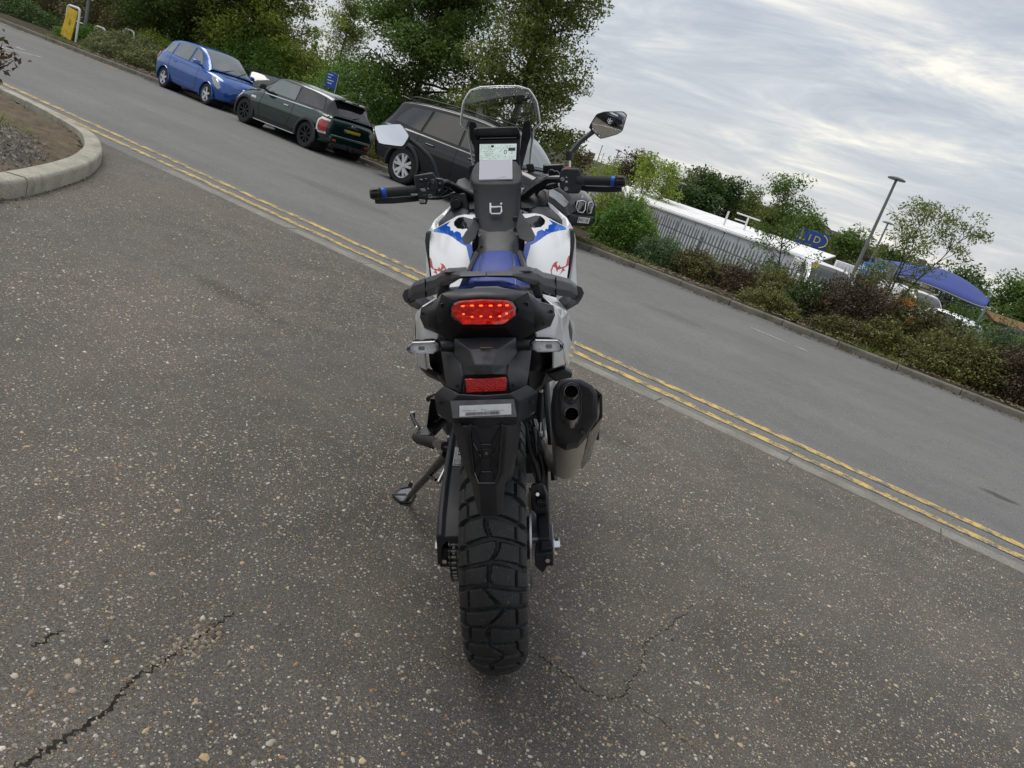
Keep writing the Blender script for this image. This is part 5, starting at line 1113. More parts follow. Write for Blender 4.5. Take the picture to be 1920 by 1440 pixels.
# left switch block
sw = thing('switch_housing', None, None); sw.parent = hb
yl = .86
bevel(loft('case', [[(-0.2842,0.86,1.2135), (-0.2196,0.86,1.2217), (-0.213,0.86,1.2105), (-0.2075,0.86,1.1759), (-0.2142,0.86,1.1483), (-0.2383,0.86,1.1348), (-0.274,0.86,1.1389), (-0.2775,0.86,1.1737)], [(-0.2958,0.93,1.2118), (-0.2274,0.93,1.2229), (-0.2172,0.93,1.2087), (-0.2115,0.93,1.1732), (-0.2221,0.93,1.1449), (-0.2468,0.93,1.131), (-0.2835,0.93,1.1352), (-0.2889,0.93,1.171)]], P_blk, sw, True, 30), .004)
for p, w, h, m_ in (((-0.2601,0.86,1.1976), .014, .009, P_dark), ((-0.2439,0.86,1.199), .010, .009, P_dark), ((-0.2591,0.86,1.182), .013, .011, P_rub), ((-0.2376,0.86,1.1834), .010, .016, P_rub), ((-0.2211,0.86,1.1917), .012, .018, P_grey), ((-0.2239,0.86,1.171), .011, .013, P_rub), ((-0.2485,0.86,1.1454), .020, .012, P_dark)):
    box('switch_button', (p[0], p[1]-.003, p[2]), (w, .010, h), m_, sw, (0, 0, 0), .002)
plate('switch_mark', [(-0.2664,0.856,1.1711), (-0.2502,0.856,1.1725), (-0.2453,0.856,1.1621), (-0.2597,0.856,1.1615)], (0, .003, 0), P_alu, sw, .0005)
for q0, q1 in (((-0.2588,0.851,1.1996), (-0.2561,0.851,1.1995)), ((-0.2392,0.854,1.1733), (-0.2367,0.854,1.1681))): tube('switch_print', [q0, q1], .0009, P_orange_mark, sw, 5)
lathe('round_button', [(0, -.012), (.007, -.012), (.0075, -.009), (.0075, .004)], P_dark, sw, (-0.2314,0.86,1.1469), 'y', 20)
lathe('round_button_mark', [(.0040, -.0125), (.0068, -.0125)], P_steel, sw, (-0.2314,0.86,1.1469), 'y', 20); box('round_button_bar', Vector((-0.2313,0.86,1.1477))+Vector((0, -.0125, 0)), (.0014, .0006, .006), P_steel, sw, (0, .4, 0), 0)
plate('switch_trigger', [(-0.3019,0.86,1.1551), (-0.275,0.86,1.1546), (-0.2754,0.86,1.1476), (-0.2951,0.86,1.148)], (0, .02, 0), P_alu, sw, .002)
box('switch_paddle', (-0.2616,0.872,1.1301), (.022, .012, .014), P_steel, sw, (0, 0, 0), .003)
bevel(loft('paddle_guard', [[(-0.2752,0.87,1.1419), (-0.2411,0.87,1.1378), (-0.2475,0.87,1.1186), (-0.271,0.87,1.119)], [(-0.2793,0.9,1.1403), (-0.2448,0.9,1.1362), (-0.2513,0.9,1.1167), (-0.275,0.9,1.1172)]], P_blk, sw), .003)
bevel(loft('lever_perch', [[(-0.2177,0.9,1.2043), (-0.189,0.9,1.1985), (-0.1888,0.9,1.1634), (-0.2165,0.9,1.1534)], [(-0.2243,0.96,1.2062), (-0.1949,0.96,1.2003), (-0.1948,0.96,1.1609), (-0.2232,0.96,1.1506)]], P_dark, sw), .004)
for q in ((-0.2022,0.9,1.1865), (-0.2051,0.9,1.1637)): tube('perch_bolt', [q, (q[0], q[1]-.008, q[2])], .0045, P_chrome, sw, 6)
tube('clutch_cable', spline([(-0.2205,0.9,1.1464), (-0.2033,0.91,1.1473), (-0.1837,0.94,1.158), (-0.1647,0.98,1.1667), (-0.1462,1.02,1.1463)], 8), .0045, P_blk, hb, 8)
tube('clutch_cable', spline([(-0.254,0.93,1.1347), (-0.21,0.95,1.1328), (-0.1675,1,1.1403), (-0.1373,1.04,1.1191)], 8), .005, P_rub, hb, 8)
# right switch block
sw = thing('switch_housing', None, None); sw.parent = hb
yr = .885
bevel(loft('case', [[(0.2079,0.885,1.223), (0.2222,0.885,1.2279), (0.2651,0.885,1.2254), (0.2741,0.885,1.2149), (0.2764,0.885,1.1559), (0.2675,0.885,1.1438), (0.2297,0.885,1.1445), (0.2044,0.885,1.1641), (0.2026,0.885,1.2024)], [(0.2115,0.955,1.2234), (0.2261,0.955,1.2284), (0.2702,0.955,1.2258), (0.2794,0.955,1.2133), (0.2818,0.955,1.1527), (0.2727,0.955,1.1403), (0.2338,0.955,1.141), (0.2078,0.955,1.1612), (0.206,0.955,1.2004)]], P_blk, sw, True, 30), .005)
tube('throttle_drum', [Vector((0.2596,0.905,1.1869)), Vector((0.2705,0.905,1.1867)), Vector((0.2763,0.91,1.1864))], [.024, .025, .02], P_blk, sw, 20)
for p, r_ in (((0.2125,0.885,1.1918), .0062), ((0.2251,0.885,1.1603), .0062)):
    lathe('round_button', [(0, -.006), (r_, -.006), (r_*1.15, -.003), (r_*1.15, .004)], P_alu, sw, p, 'y', 20); box('round_button_bar', (p[0], p[1]-.0064, p[2]), (.006, .0008, .0014), P_dark, sw, (0, 0, 0), 0); box('round_button_bar', (p[0], p[1]-.0064, p[2]+.0025), (.004, .0008, .001), P_dark, sw, (0, 0, 0), 0)
for a, b in (((0.224,0.884,1.1977), (0.2285,0.884,1.1976)), ((0.2223,0.884,1.1847), (0.2304,0.884,1.1846)), ((0.2223,0.884,1.1816), (0.2295,0.884,1.1815))): tube('switch_print', [a, b], .0011, P_orange_mark, sw, 5)
plate('kill_switch', [(0.2228,0.895,1.2311), (0.2425,0.895,1.2308), (0.2443,0.895,1.2221), (0.221,0.895,1.2226)], (0, .03, 0), simple('red_plastic', (.55, .02, .02), .35), sw, .002)
plate('kill_switch_mark', [(0.2244,0.892,1.226), (0.2423,0.892,1.2257), (0.2423,0.892,1.224), (0.2244,0.892,1.2243)], (0, .002, 0), P_orange_mark, sw, 0)
lathe('perch_cap', [(0, -.004), (.010, -.004), (.012, 0), (.012, .02)], P_gloss, sw, (0.1782,0.95,1.2117), 'y', 20)
lathe('perch_cap', [(0, -.004), (.009, -.004), (.011, 0), (.011, .02)], P_gloss, sw, (0.1947,0.95,1.2079), 'y', 20)
bevel(loft('brake_reservoir', [[(0.1504,1,1.238), (0.2249,1,1.2384), (0.225,1,1.2061), (0.1502,1,1.2074)], [(0.152,1.06,1.239), (0.2282,1.06,1.2394), (0.2283,1.06,1.2046), (0.1518,1.06,1.206)]], P_gloss, sw), .004)
tube('brake_line', spline([(0.1975,0.93,1.1748), (0.167,0.95,1.1657), (0.1383,0.99,1.1537), (0.1163,1.04,1.1221)], 8), .005, P_rub, hb, 8)
tube('brake_line', spline([(0.1993,0.93,1.1659), (0.171,0.96,1.158), (0.1424,1,1.1605), (0.1088,1.04,1.1409)], 8), .004, P_gloss, hb, 8)
# mirrors, each with its own aim
mir = NG('mirror_silver'); P_mirror = mir.done(mir.pbsdf((.9, .91, .92), .02, 1.))
CAMB = bM.inverted() @ cam.matrix_world.translation
def mirror(outl, target_dir, stem, rough_c):
    mr = thing('mirror', None, None); mr.parent = hb
    c = sum((Vector(p) for p in outl), Vector())/len(outl)
    v = (c-CAMB).normalized(); r_ = (bM.to_3x3().inverted() @ Vector(target_dir)).normalized(); n_ = (r_-v).normalized()
    # put the outline onto the tilted mirror plane, along the y axis, so that the glass is truly flat
    def onp(p, s, off=0.): 
        q = c+(Vector(p)-c)*s; t = (c-q).dot(n_)/n_.y; return q+Vector((0, t, 0))+n_*off
    N_ = 40; sm = []
    for i in range(len(outl)):
        a, b, c2 = Vector(outl[i-1]), Vector(outl[i]), Vector(outl[(i+1) % len(outl)])
        sm += [b.lerp(a, .22), b.lerp(a, .07)*.5+b.lerp(c2, .07)*.5, b.lerp(c2, .22)]
    sm = [tuple(p) for p in sm]
    loft('mirror_shell', [[onp(p, 1.0, .001) for p in sm], [onp(p, 1.02, -.004) for p in sm], [onp(p, .93, -.020) for p in sm], [onp(p, .55, -.036) for p in sm]], P_blk, mr, True, 40)
    bmg = bmesh.new(); rr_ = []
    for s_ in (.955, .8, .6, .4, .2, .03):
        pr_ = [onp(p, s_, .0022) for p in sm]; rr_.append([bmg.verts.new(p+n_*((.05**2-(p-c).length_squared)*rough_c)) for p in pr_])
    for a, b in zip(rr_, rr_[1:]):
        for j in range(len(a)): bmg.faces.new((a[j], a[(j+1) % len(a)], b[(j+1) % len(b)], b[j]))
    bmg.faces.new(rr_[-1]); bm_obj('mirror_glass', bmg, P_mirror, mr, 180)
    tube('mirror_stem', spline(stem, 6), [.0105]*4+[.0085]*(6*(len(stem)-1)-3), P_blk, mr, 10)
mirror([(-0.4285,0.93,1.3768), (-0.3284,0.93,1.3809), (-0.2975,0.93,1.3393), (-0.3205,0.93,1.3038), (-0.4085,0.93,1.3166)], (-.35, -.75, .62), [(-0.2158,0.93,1.1981), (-0.2214,0.93,1.2351), (-0.2367,0.935,1.2685), (-0.2743,0.945,1.3057), (-0.3151,0.95,1.3359)], 0)
mirror([(0.3065,0.97,1.3577), (0.3331,0.97,1.4), (0.3601,0.97,1.4071), (0.4214,0.97,1.406), (0.4352,0.97,1.3946), (0.422,0.97,1.3443), (0.405,0.97,1.3334), (0.348,0.97,1.3189)], (.62, -.76, -.22), [(0.2383,0.945,1.2529), (0.2418,0.945,1.2737), (0.2494,0.95,1.2823), (0.2811,0.965,1.3148), (0.3226,0.985,1.344)], .9)
tube('mirror_adapter', [(0.2381,0.94,1.2267), (0.238,0.94,1.2529)], .0065, P_steel, hb, 10)
tube('mirror_boot', [(0.2382,0.943,1.2511), (0.2398,0.943,1.2807)], [.013, .012], P_blk, hb, 12)
tube('mirror_boot', [(-0.2155,0.925,1.1947), (-0.2178,0.925,1.2229)], [.011, .009], P_blk, hb, 12)

# ================================================================== TANK BAG (strapped on, a thing of its own)
bag = thing('tank_bag', 'black tank bag with a clear phone window and white logo strapped on the motorcycle tank', 'tank bag'); bag.matrix_world = bM
lid = [(-0.093,0.84,1.2157), (-0.0875,0.86,1.2339), (-0.0749,0.9,1.2537), (-0.0578,0.92,1.2584), (-0.0071,0.92,1.2583), (0.0435,0.92,1.2574), (0.0598,0.9,1.253), (0.0739,0.86,1.2327), (0.078,0.84,1.2126), (0.0751,0.8,1.1935), (0.0663,0.79,1.1857), (0.0524,0.785,1.1819), (-0.0046,0.78,1.1806), (-0.0637,0.785,1.1831), (-0.0794,0.79,1.1874), (-0.0885,0.8,1.1965)]
lcn = sum((Vector(p) for p in lid), Vector())/len(lid)
low = [lcn+(Vector(p)-lcn)*1.01+Vector((0, -.002, -.018)) for p in lid]
loft('lid', [[lcn+(Vector(p)-lcn)*.6+Vector((0, 0, .0005)) for p in lid], [lcn+(Vector(p)-lcn)*.93+Vector((0, 0, .0012)) for p in lid], [lcn+(Vector(p)-lcn)*.985+Vector((0, 0, -.002)) for p in lid], [Vector(p)+Vector((0, 0, -.006)) for p in lid], low], P_bag, bag, True, 50)
tube('lid_piping', [p+Vector((0, -.001, .000)) for p in low+low[:1]], .0028, P_rub, bag, 6)
wn_ = [(-0.0644,0.905,1.2526), (0.0436,0.905,1.2532), (0.0446,0.802,1.194), (-0.0624,0.8,1.1926)]
loft('phone_window', [[Vector(p)+Vector((0, 0, .0055)) for p in wn_], [Vector(p)+Vector((0, 0, .001)) for p in wn_]], simple('hazy_clear_window', (.30, .30, .35), .5, 0, .35, 0, .04, 9), bag)
tube('window_seam', [Vector(p)+Vector((0, 0, .0052)) for p in wn_+wn_[:1]], .0012, simple('pale_seam', (.6, .6, .66), .4), bag, 5)
tube('window_crease', spline([Vector((-0.0085,0.804,1.1966))+Vector((0, 0, .004)), Vector((0.0176,0.812,1.2009))+Vector((0, 0, .005)), Vector((0.0386,0.804,1.1957))+Vector((0, 0, .004))], 6), .001, MATS['pale_seam'], bag, 5)
body = []
for px0, px1, py_, y0, y1, rr_ in ((885.5,977.5,348,.785,1.0,.03), (887.5,975.5,370,.765,1.0,.03), (889,975,400,.735,.98,.03), (892,975,430,.70,.95,.03), (897,973,453,.665,.92,.03)):
    pass
def bagring(a, b, yb, k=.022):
    (x0, y0, z0), (x1, y1, z1) = a, b; y = y0
    return [(x0, yb, z0+.10*(yb-y)), (x0, y+k, z0), (x0+k*.3, y+k*.3, z0), (x0+k, y, z0), ((x0+x1)/2, y-.010, (z0+z1)/2), (x1-k, y, z1), (x1-k*.3, y+k*.3, z1), (x1, y+k, z1), (x1, yb, z1+.10*(yb-y))]
loft('body', [bagring((-0.0853,0.785,1.1835), (0.0749,0.785,1.1823), .98), bagring((-0.0821,0.768,1.1439), (0.0709,0.768,1.1413), .98), bagring((-0.0785,0.738,1.0954), (0.0685,0.738,1.0928), .95), bagring((-0.0721,0.705,1.0477), (0.0661,0.705,1.0453), .92), bagring((-0.0613,0.675,1.0137), (0.059,0.675,1.0133), .88), bagring((-0.0459,0.665,0.9995), (0.0419,0.665,0.9997), .86)], P_bag, bag, True, 50)
for nm_, q in (('l', [(-0.0782,0.74,1.0817), (-0.0852,0.68,1.0668), (-0.1003,0.6,1.0484), (-0.1071,0.575,1.0351), (-0.1017,0.56,1.0206), (-0.0856,0.56,1.0188), (-0.0681,0.6,1.0317), (-0.0602,0.68,1.0581)]), ('r', [(0.0686,0.75,1.1037), (0.077,0.72,1.0907), (0.0981,0.64,1.0672), (0.1133,0.575,1.0409), (0.1081,0.56,1.0251), (0.0887,0.56,1.0222), (0.0645,0.6,1.0295), (0.0546,0.68,1.0562)])):
    o = plate('side_flap', [Vector(p)+Vector((0, -.012, 0)) for p in q], (0, .016, 0), P_bag, bag, .005, 3, 60)
for a, b, w in (((-0.0222,0.683,1.0306), (-0.0219,0.655,1.0003), .0155),): 
    plate('strap', [(a[0]-w, a[1]-.008, a[2]), (a[0]+w, a[1]-.008, a[2]), (b[0]+w*.9, b[1]-.006, b[2]), (b[0]-w*.9, b[1]-.006, b[2])], (0, .005, 0), P_rub, bag, .002)
tube('webbing', spline([(-0.0117,0.655,1.0034), (-0.0098,0.635,0.9875), (-0.0089,0.6,0.9754)], 5), .009, P_rub, bag, 8)
for sg, a in ((-1, (-0.0594,0.6,0.9959)), (1, (0.0525,0.6,0.994))):
    tube('hook_strap', spline([(-0.0041,0.6,0.9688), ((-0.0041,0.6,0.9688)[0]+sg*.035, .60, (-0.0041,0.6,0.9688)[2]), (a[0], a[1], a[2]-.005), a, (a[0]-sg*.010, a[1], a[2]+.012)], 6), .0055, P_dark, bag, 8)
for q in ((0.0528,0.735,1.0782), (-0.0746,0.735,1.077)): box('tab', (q[0], q[1]-.008, q[2]), (.016, .008, .012), P_blk, bag, (0, 0, 0), .002)
lg = simple('logo_white', (.8, .8, .8), .5)
def lgp(px_): return px_
tube('logo', [(-0.026,0.738,1.1263), (-0.0261,0.722,1.099), (-0.0219,0.719,1.0941), (0.0054,0.719,1.0945), (0.0098,0.722,1.1), (0.009,0.732,1.1152), (-0.0244,0.731,1.1142)], .0030, lg, bag, 6)
tube('logo_dot', [(0.0073,0.736,1.122), (0.0101,0.739,1.1259)], .0028, lg, bag, 6)
for sg, qx in ((-1, 894), (1, 971)): pass

# ================================================================== CARS
def paint(name, col, rough=.25, flake=.0, coat=1.0, metal=.35):
    g = NG(name); co = g.coord(); nz = g.noise(3, 5, .6, co); c = g.ramp(nz, ((.3, tuple(a*.88 for a in col)), (.7, tuple(min(1, a*1.1) for a in col))))
    return g.done(g.pbsdf(c, rough, metal, .5, None, coat))
C_glass = (lambda g: g.done(g.pbsdf((.012, .014, .016), .04, 0, .9, None, .6)))(NG('dark_car_glass'))
C_glass_l = (lambda g: g.done(g.pbsdf((.15, .175, .175), .05, 0, .9, None, .6)))(NG('sky_tinted_car_glass'))  # sky reflected in the windows put into a paler glass colour
C_trim = simple('car_trim_plastic', (.018, .018, .02), .55)
C_tyre = simple('car_tyre', (.016, .016, .017), .75)
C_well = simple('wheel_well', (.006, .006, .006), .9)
C_alloy = simple('silver_alloy', (.72, .72, .74), .35, .35)
C_blkalloy = simple('black_alloy', (.02, .02, .022), .3, .3)
C_chrome = simple('car_chrome', (.75, .75, .76), .12, 1.)
C_lamp = (lambda g: g.done(g.pbsdf((.36, .37, .38), .08, .35, .7, None, 1.)))(NG('headlamp_lens'))
C_red = (lambda g: g.done(g.pbsdf((.42, .012, .015), .12, 0, .6, None, 1.)))(NG('rear_lamp_lens'))
C_plate_y = simple('yellow_number_plate', (.72, .50, .03), .45); C_plate_w = simple('white_number_plate', (.78, .78, .76), .45); C_plate_b = simple('plate_blue_band', (.02, .07, .4), .4)
C_ink = simple('plate_black_ink', (.01, .01, .01), .5)

def crv(x, tab, k):
    """smooth interpolation through table rows (x, values...): monotone-ish cubic"""
    X_ = np.array([r[0] for r in tab]); Y_ = np.array([r[k] for r in tab]); d = np.diff(Y_)/np.diff(X_); m = np.zeros_like(Y_)
    m[1:-1] = np.where(d[1:]*d[:-1] > 0, 2*d[1:]*d[:-1]/(d[1:]+d[:-1]+1e-12), 0); m[0] = d[0]; m[-1] = d[-1]
    x = np.clip(x, X_[0], X_[-1]); i = np.clip(np.searchsorted(X_, x)-1, 0, len(X_)-2); h = X_[i+1]-X_[i]; t = (x-X_[i])/h
    return (2*t**3-3*t*t+1)*Y_[i]+(t**3-2*t*t+t)*h*m[i]+(-2*t**3+3*t*t)*Y_[i+1]+(t**3-t*t)*h*m[i+1]

def wheel(car, x, sg, y, r, w, rim_m, nsp, style):
    wh = thing('wheel', None, None); wh.parent = car; wh.location = (x, y*sg, r)
    lathe('tyre', [(r*.66, -w/2), (r*.9, -w/2), (r*.985, -w*.40), (r, -w*.28), (r, w*.28), (r*.985, w*.40), (r*.9, w/2), (r*.66, w/2), (r*.62, 0), (r*.66, -w/2)], C_tyre, wh, (0, 0, 0), 'y', 36)
    lathe('rim', [(r*.60, sg*w*.0), (r*.62, sg*w*.42), (r*.675, sg*w*.47), (r*.70, sg*w*.44), (r*.69, sg*w*.30)], rim_m, wh, (0, 0, 0), 'y', 36)
    lathe('brake', [(0, sg*w*.02), (r*.6, sg*w*.02)], C_well, wh, (0, 0, 0), 'y', 24)
    bm = bmesh.new(); yo = sg*w*.44; R1 = r*.655
    for i in range(nsp):
        a = 2*PI*i/nsp+.3
        def sp(a0, a1, w0, w1):
            p0 = Vector((math.cos(a0)*r*.10, yo*.95, math.sin(a0)*r*.10)); p1 = Vector((math.cos(a1)*R1, yo, math.sin(a1)*R1)); d = (p1-p0).normalized(); n_ = Vector((-d.z, 0, d.x)); t = Vector((0, -sg*w*.16, 0))
            f = [bm.verts.new(p0-n_*w0), bm.verts.new(p1-n_*w1), bm.verts.new(p1+n_*w1), bm.verts.new(p0+n_*w0)]; b = [bm.verts.new(v.co+t) for v in f]
            bm.faces.new(f); bm.faces.new(b[::-1])
            for j in range(4): bm.faces.new((f[j], b[j], b[(j+1) % 4], f[(j+1) % 4]))
        if style == 'Y':
            mid = .55; sp(a, a-.24, r*.075, r*.07); sp(a, a+.24, r*.075, r*.07)
        elif style == 'thin': sp(a, a+.09, r*.030, r*.035); sp(a, a-.09, r*.030, r*.035)
        else: sp(a, a, r*.085, r*.095)
    bm_obj('spokes', bm, rim_m, wh, 30)
    lathe('hub_cap', [(0, yo*1.04), (r*.13, yo*1.03), (r*.15, yo*.9)], rim_m, wh, (0, 0, 0), 'y', 16)
    return wh

def build_car(name, label, cat, loc, rz, sc, body, green, W2, wb, wr, ww, M_body, M_roof, windows, M_win, rimspec, opt):
    """body rows: x, z_low, z_side_top, z_centre_top, w_low, w_mid, w_top (half widths); green rows: x, z_roof, w_base, w_roof, z_base"""
    car = thing(name, label, cat, loc, rz, opt.get('group')); car.scale = (sc*opt.get('sx', 1), sc, sc)
    if 'roll' in opt: car.rotation_euler = (opt['roll'], 0, rz)
    x0, x1 = body[0][0], body[-1][0]
    xs = np.unique(np.concatenate([np.linspace(x0, x1, 110), x0+np.array([.004, .012, .03, .06]), x1-np.array([.004, .012, .03, .06])]))
    v = {k: crv(xs, body, i+1) for i, k in enumerate(('zl', 'zs', 'zc', 'wl', 'wm', 'wt'))}
    ts = []
    zl, zs_, zc, wl_, wm2, wt = (v[k] for k in ('zl', 'zs', 'zc', 'wl', 'wm', 'wt')); H_ = zs_-zl
    prof = [(0*wl_, zl), (wl_*.92, zl), (wl_, zl+.03), (wl_+(wm2-wl_)*.55, zl+H_*.18), (wm2*.992, zl+H_*.36), (wm2, zl+H_*.52), (wm2*.996, zl+H_*.66), (wm2+(wt-wm2)*.35, zl+H_*.82), (wt+(wm2-wt)*.15, zs_-.035), (wt-.02, zs_-.006), (wt-.07, zs_+(zc-zs_)*.30), (wt*.72, zs_+(zc-zs_)*.66), (wt*.4, zs_+(zc-zs_)*.92), (0*wt, zc)]
    half = np.stack([np.stack([xs, p[0], p[1]], -1) for p in prof], 1)            # ns, k, 3
    # refine the section
    K = half.shape[1]; kk = np.linspace(0, K-1, 46); i0 = np.clip(kk.astype(int), 0, K-2); f = (kk-i0)[None, :, None]; half = half[:, i0]*(1-f)+half[:, i0+1]*f
    arch = opt.get('arch', 1.16)
    for sg in (-1, 1):
        Pm = half*np.array([1, sg, 1]); cen = (Pm[:-1, :-1]+Pm[1:, 1:])/2
        kp = np.ones(cen.shape[:2], bool)
        for wx in (wb/2+opt.get('dx', 0), -wb/2+opt.get('dx', 0)): kp &= ~(((cen[..., 0]-wx)**2+(cen[..., 2]-wr)**2 < (wr*arch)**2) & (np.abs(cen[..., 1]) > W2*.55))
        grid_np('body' if sg > 0 else 'body', Pm if sg > 0 else Pm[::-1], M_body, car, keep=kp if sg > 0 else kp[::-1], smooth=42)
    for ends in (0, -1):
        ring = [tuple(p) for p in half[ends]]; ring = ring+[(a, -b, c) for a, b, c in ring[::-1]]
        mk('body_end', ring, [tuple(range(len(ring)))], M_body, car, 0)
    for wx in (wb/2+opt.get('dx', 0), -wb/2+opt.get('dx', 0)):
        for sg in (-1, 1):
            yw = W2-ww/2-.03; wheel(car, wx, sg, yw, wr, ww, *rimspec)
            # lip round the arch and the dark well behind it
            wm_at = float(crv(np.array([wx]), body, 5)[0]); bm = bmesh.new(); an = np.linspace(-.32, PI+.32, 26); r0, r1 = wr*(arch-.04), wr*(arch+opt.get('lip', .10)); vs = []
            for a in an:
                c_, s_ = math.cos(a), math.sin(a); y_in = wm_at-.16; yo_ = wm_at+opt.get('lip_out', .008); zf = lambda r_: max(wr+r_*s_, float(crv(np.array([wx]), body, 1)[0])-.02)
                vs.append([bm.verts.new((wx+r0*c_, sg*y_in, zf(r0))), bm.verts.new((wx+r0*c_, sg*yo_, zf(r0))), bm.verts.new((wx+(r0+r1)/2*c_, sg*(yo_+.006), zf((r0+r1)/2))), bm.verts.new((wx+r1*c_, sg*(yo_-.014), zf(r1)))])
            for a, b in zip(vs, vs[1:]):
                for j in range(3): bm.faces.new((a[j], a[j+1], b[j+1], b[j]))
            bm_obj('wheel_arch', bm, opt.get('arch_mat', M_body), car, 60)
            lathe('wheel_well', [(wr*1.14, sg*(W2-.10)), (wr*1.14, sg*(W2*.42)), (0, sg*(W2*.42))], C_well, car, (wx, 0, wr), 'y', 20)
    # greenhouse
    gx0, gx1 = green[0][0], green[-1][0]; gxs = np.linspace(gx0, gx1, 70); zr, wbs, wrf, zb = (crv(gxs, green, i) for i in (1, 2, 3, 4))
    def gsec(zr, wbs, wrf, zb, xs_):
        rise = np.clip((zr-zb)/.30, 0, 1)
        return np.stack([np.stack([xs_, p[0], p[1]], -1) for p in ((wbs, zb-.03), (wbs*.5+wrf*.5, zb*.5+(zr-.05)*.5+.01), (wrf+.012, zr-.07*rise), (wrf-.03, zr-.025*rise), (wrf*.72, zr+.004*rise), (wrf*.38, zr+.022*rise), (wrf*0, zr+.03*rise))], 1)
    gp = gsec(zr, wbs, wrf, zb, gxs)
    K = gp.shape[1]; kk = np.linspace(0, K-1, 19); i0 = np.clip(kk.astype(int), 0, K-2); f = (kk-i0)[None, :, None]; gp = gp[:, i0]*(1-f)+gp[:, i0+1]*f
    for sg in (-1, 1):
        Pm = gp*np.array([1, sg, 1]); grid_np('roof', Pm if sg > 0 else Pm[::-1], M_roof, car, smooth=50)
    def side_y(x, z):
        zr, wbs, wrf, zb = (crv(x, green, i) for i in (1, 2, 3, 4)); t = np.clip((z-zb+.03)/np.maximum(zr-.07-zb+.03, .05), 0, 1.1); return wbs+(wrf+.012-wbs)*t
    for wn_, pol in windows:
        for sg in (-1, 1):
            P = np.array(pol); cxy = P.mean(0); bm = bmesh.new(); N_ = 8; dense = []
            for a, b in zip(P, np.roll(P, -1, 0)):
                for t in np.linspace(0, 1, N_, endpoint=False): dense.append(a*(1-t)+b*t)
            dense = np.array(dense); rings = []
            for s_ in (1, .75, .5, .25, .02):
                q = cxy+(dense-cxy)*s_; y = side_y(q[:, 0], q[:, 1])+.014; rings.append([bm.verts.new((a, sg*c_, b)) for (a, b), c_ in zip(q, y)])
            for r0, r1 in zip(rings, rings[1:]):
                for j in range(len(r0)): bm.faces.new((r0[j], r0[(j+1) % len(r0)], r1[(j+1) % len(r0)], r1[j]))
            bm.faces.new(rings[-1])
            bm_obj('side_window', bm, M_win[wn_], car, 60)
    def top_patch(nm, xa, xb, fr, mat, off=.006, zcl=None):
        xx = np.linspace(xa, xb, 14); tt = np.linspace(-fr, fr, 15); zr, wbs, wrf, zb = (crv(xx, green, i) for i in (1, 2, 3, 4)); rise = np.clip((zr-zb)/.30, 0, 1)
        X_, T_ = np.meshgrid(xx, tt, indexing='ij'); a = np.abs(T_); Wr = np.interp(xx, xx, wrf)[:, None]; Rz = rise[:, None]
        Z_ = zr[:, None]+np.interp(a, [0, .38, .72, .97, 1.0], [.03, .022, .004, -.025, -.07])*Rz
        # push outward along the slope
        sl = np.gradient(zr, xx)[:, None]; nrm = np.sqrt(1+sl**2); Pm = np.stack([X_-off*sl/nrm, Wr*T_, Z_+off/nrm], -1); return grid_np(nm, Pm, mat, car, smooth=60)
    top_patch('windscreen', *opt['ws'], .90, M_win[opt.get('wsm', 0)]); top_patch('rear_window', *opt['rw'], .86, M_win[opt.get('rwm', 0)])
    def body_y(x, z):
        """half width of the lower body at station x and height z"""
        g = {k: float(crv(np.array([x]), body, i+1)[0]) for i, k in enumerate(('zl', 'zs', 'zc', 'wl', 'wm', 'wt'))}; H1 = g['zs']-g['zl']
        zz = [g['zl']+.03, g['zl']+H1*.18, g['zl']+H1*.36, g['zl']+H1*.52, g['zl']+H1*.66, g['zl']+H1*.82, g['zs']-.035]; yy = [g['wl'], g['wl']+(g['wm']-g['wl'])*.55, g['wm']*.992, g['wm'], g['wm']*.996, g['wm']+(g['wt']-g['wm'])*.35, g['wt']+(g['wm']-g['wt'])*.15]
        return float(np.interp(z, zz, yy))
    def line(nm, pts, w, mat, off=.003):
        for sg in (-1, 1):
            V = []; F_ = []
            P = []
            for a, b in zip(pts, pts[1:]):
                for t in np.linspace(0, 1, 7, endpoint=False): P.append((a[0]*(1-t)+b[0]*t, a[1]*(1-t)+b[1]*t))
            P.append(pts[-1])
            for i, (x, z) in enumerate(P):
                d = Vector((P[min(i+1, len(P)-1)][0]-P[max(i-1, 0)][0], P[min(i+1, len(P)-1)][1]-P[max(i-1, 0)][1])).normalized(); n_ = (-d.y*w/2, d.x*w/2)
                for s_ in (-1, 1): V.append((x+s_*n_[0], sg*(body_y(x, z+s_*n_[1])+off), z+s_*n_[1]))
            F_ = [(2*i, 2*i+2, 2*i+3, 2*i+1) for i in range(len(P)-1)]; mk(nm, V, F_, mat, car, 180)
    def patch(nm, pol, mat, off=.006, sides=(-1, 1), thick=0.):
        for sg in sides:
            P = np.array(pol); cxy = P.mean(0); dense = []
            for a, b in zip(P, np.roll(P, -1, 0)):
                for t in np.linspace(0, 1, 5, endpoint=False): dense.append(a*(1-t)+b*t)
            rings = []
            for s_, o in ((1, -.004), (.97, off), (.6, off+.004), (.05, off+.005)):
                rings.append([(cxy[0]+(a-cxy[0])*s_, sg*(body_y(cxy[0]+(a-cxy[0])*s_, cxy[1]+(b-cxy[1])*s_)+o), cxy[1]+(b-cxy[1])*s_) for a, b in dense])
            bm = bmesh.new(); rv = [[bm.verts.new(p) for p in r] for r in rings]
            for a, b in zip(rv, rv[1:]):
                for j in range(len(a)): bm.faces.new((a[j], a[(j+1) % len(a)], b[(j+1) % len(a)], b[j]))
            bm.faces.new(rv[-1]); bm_obj(nm, bm, mat, car, 40)
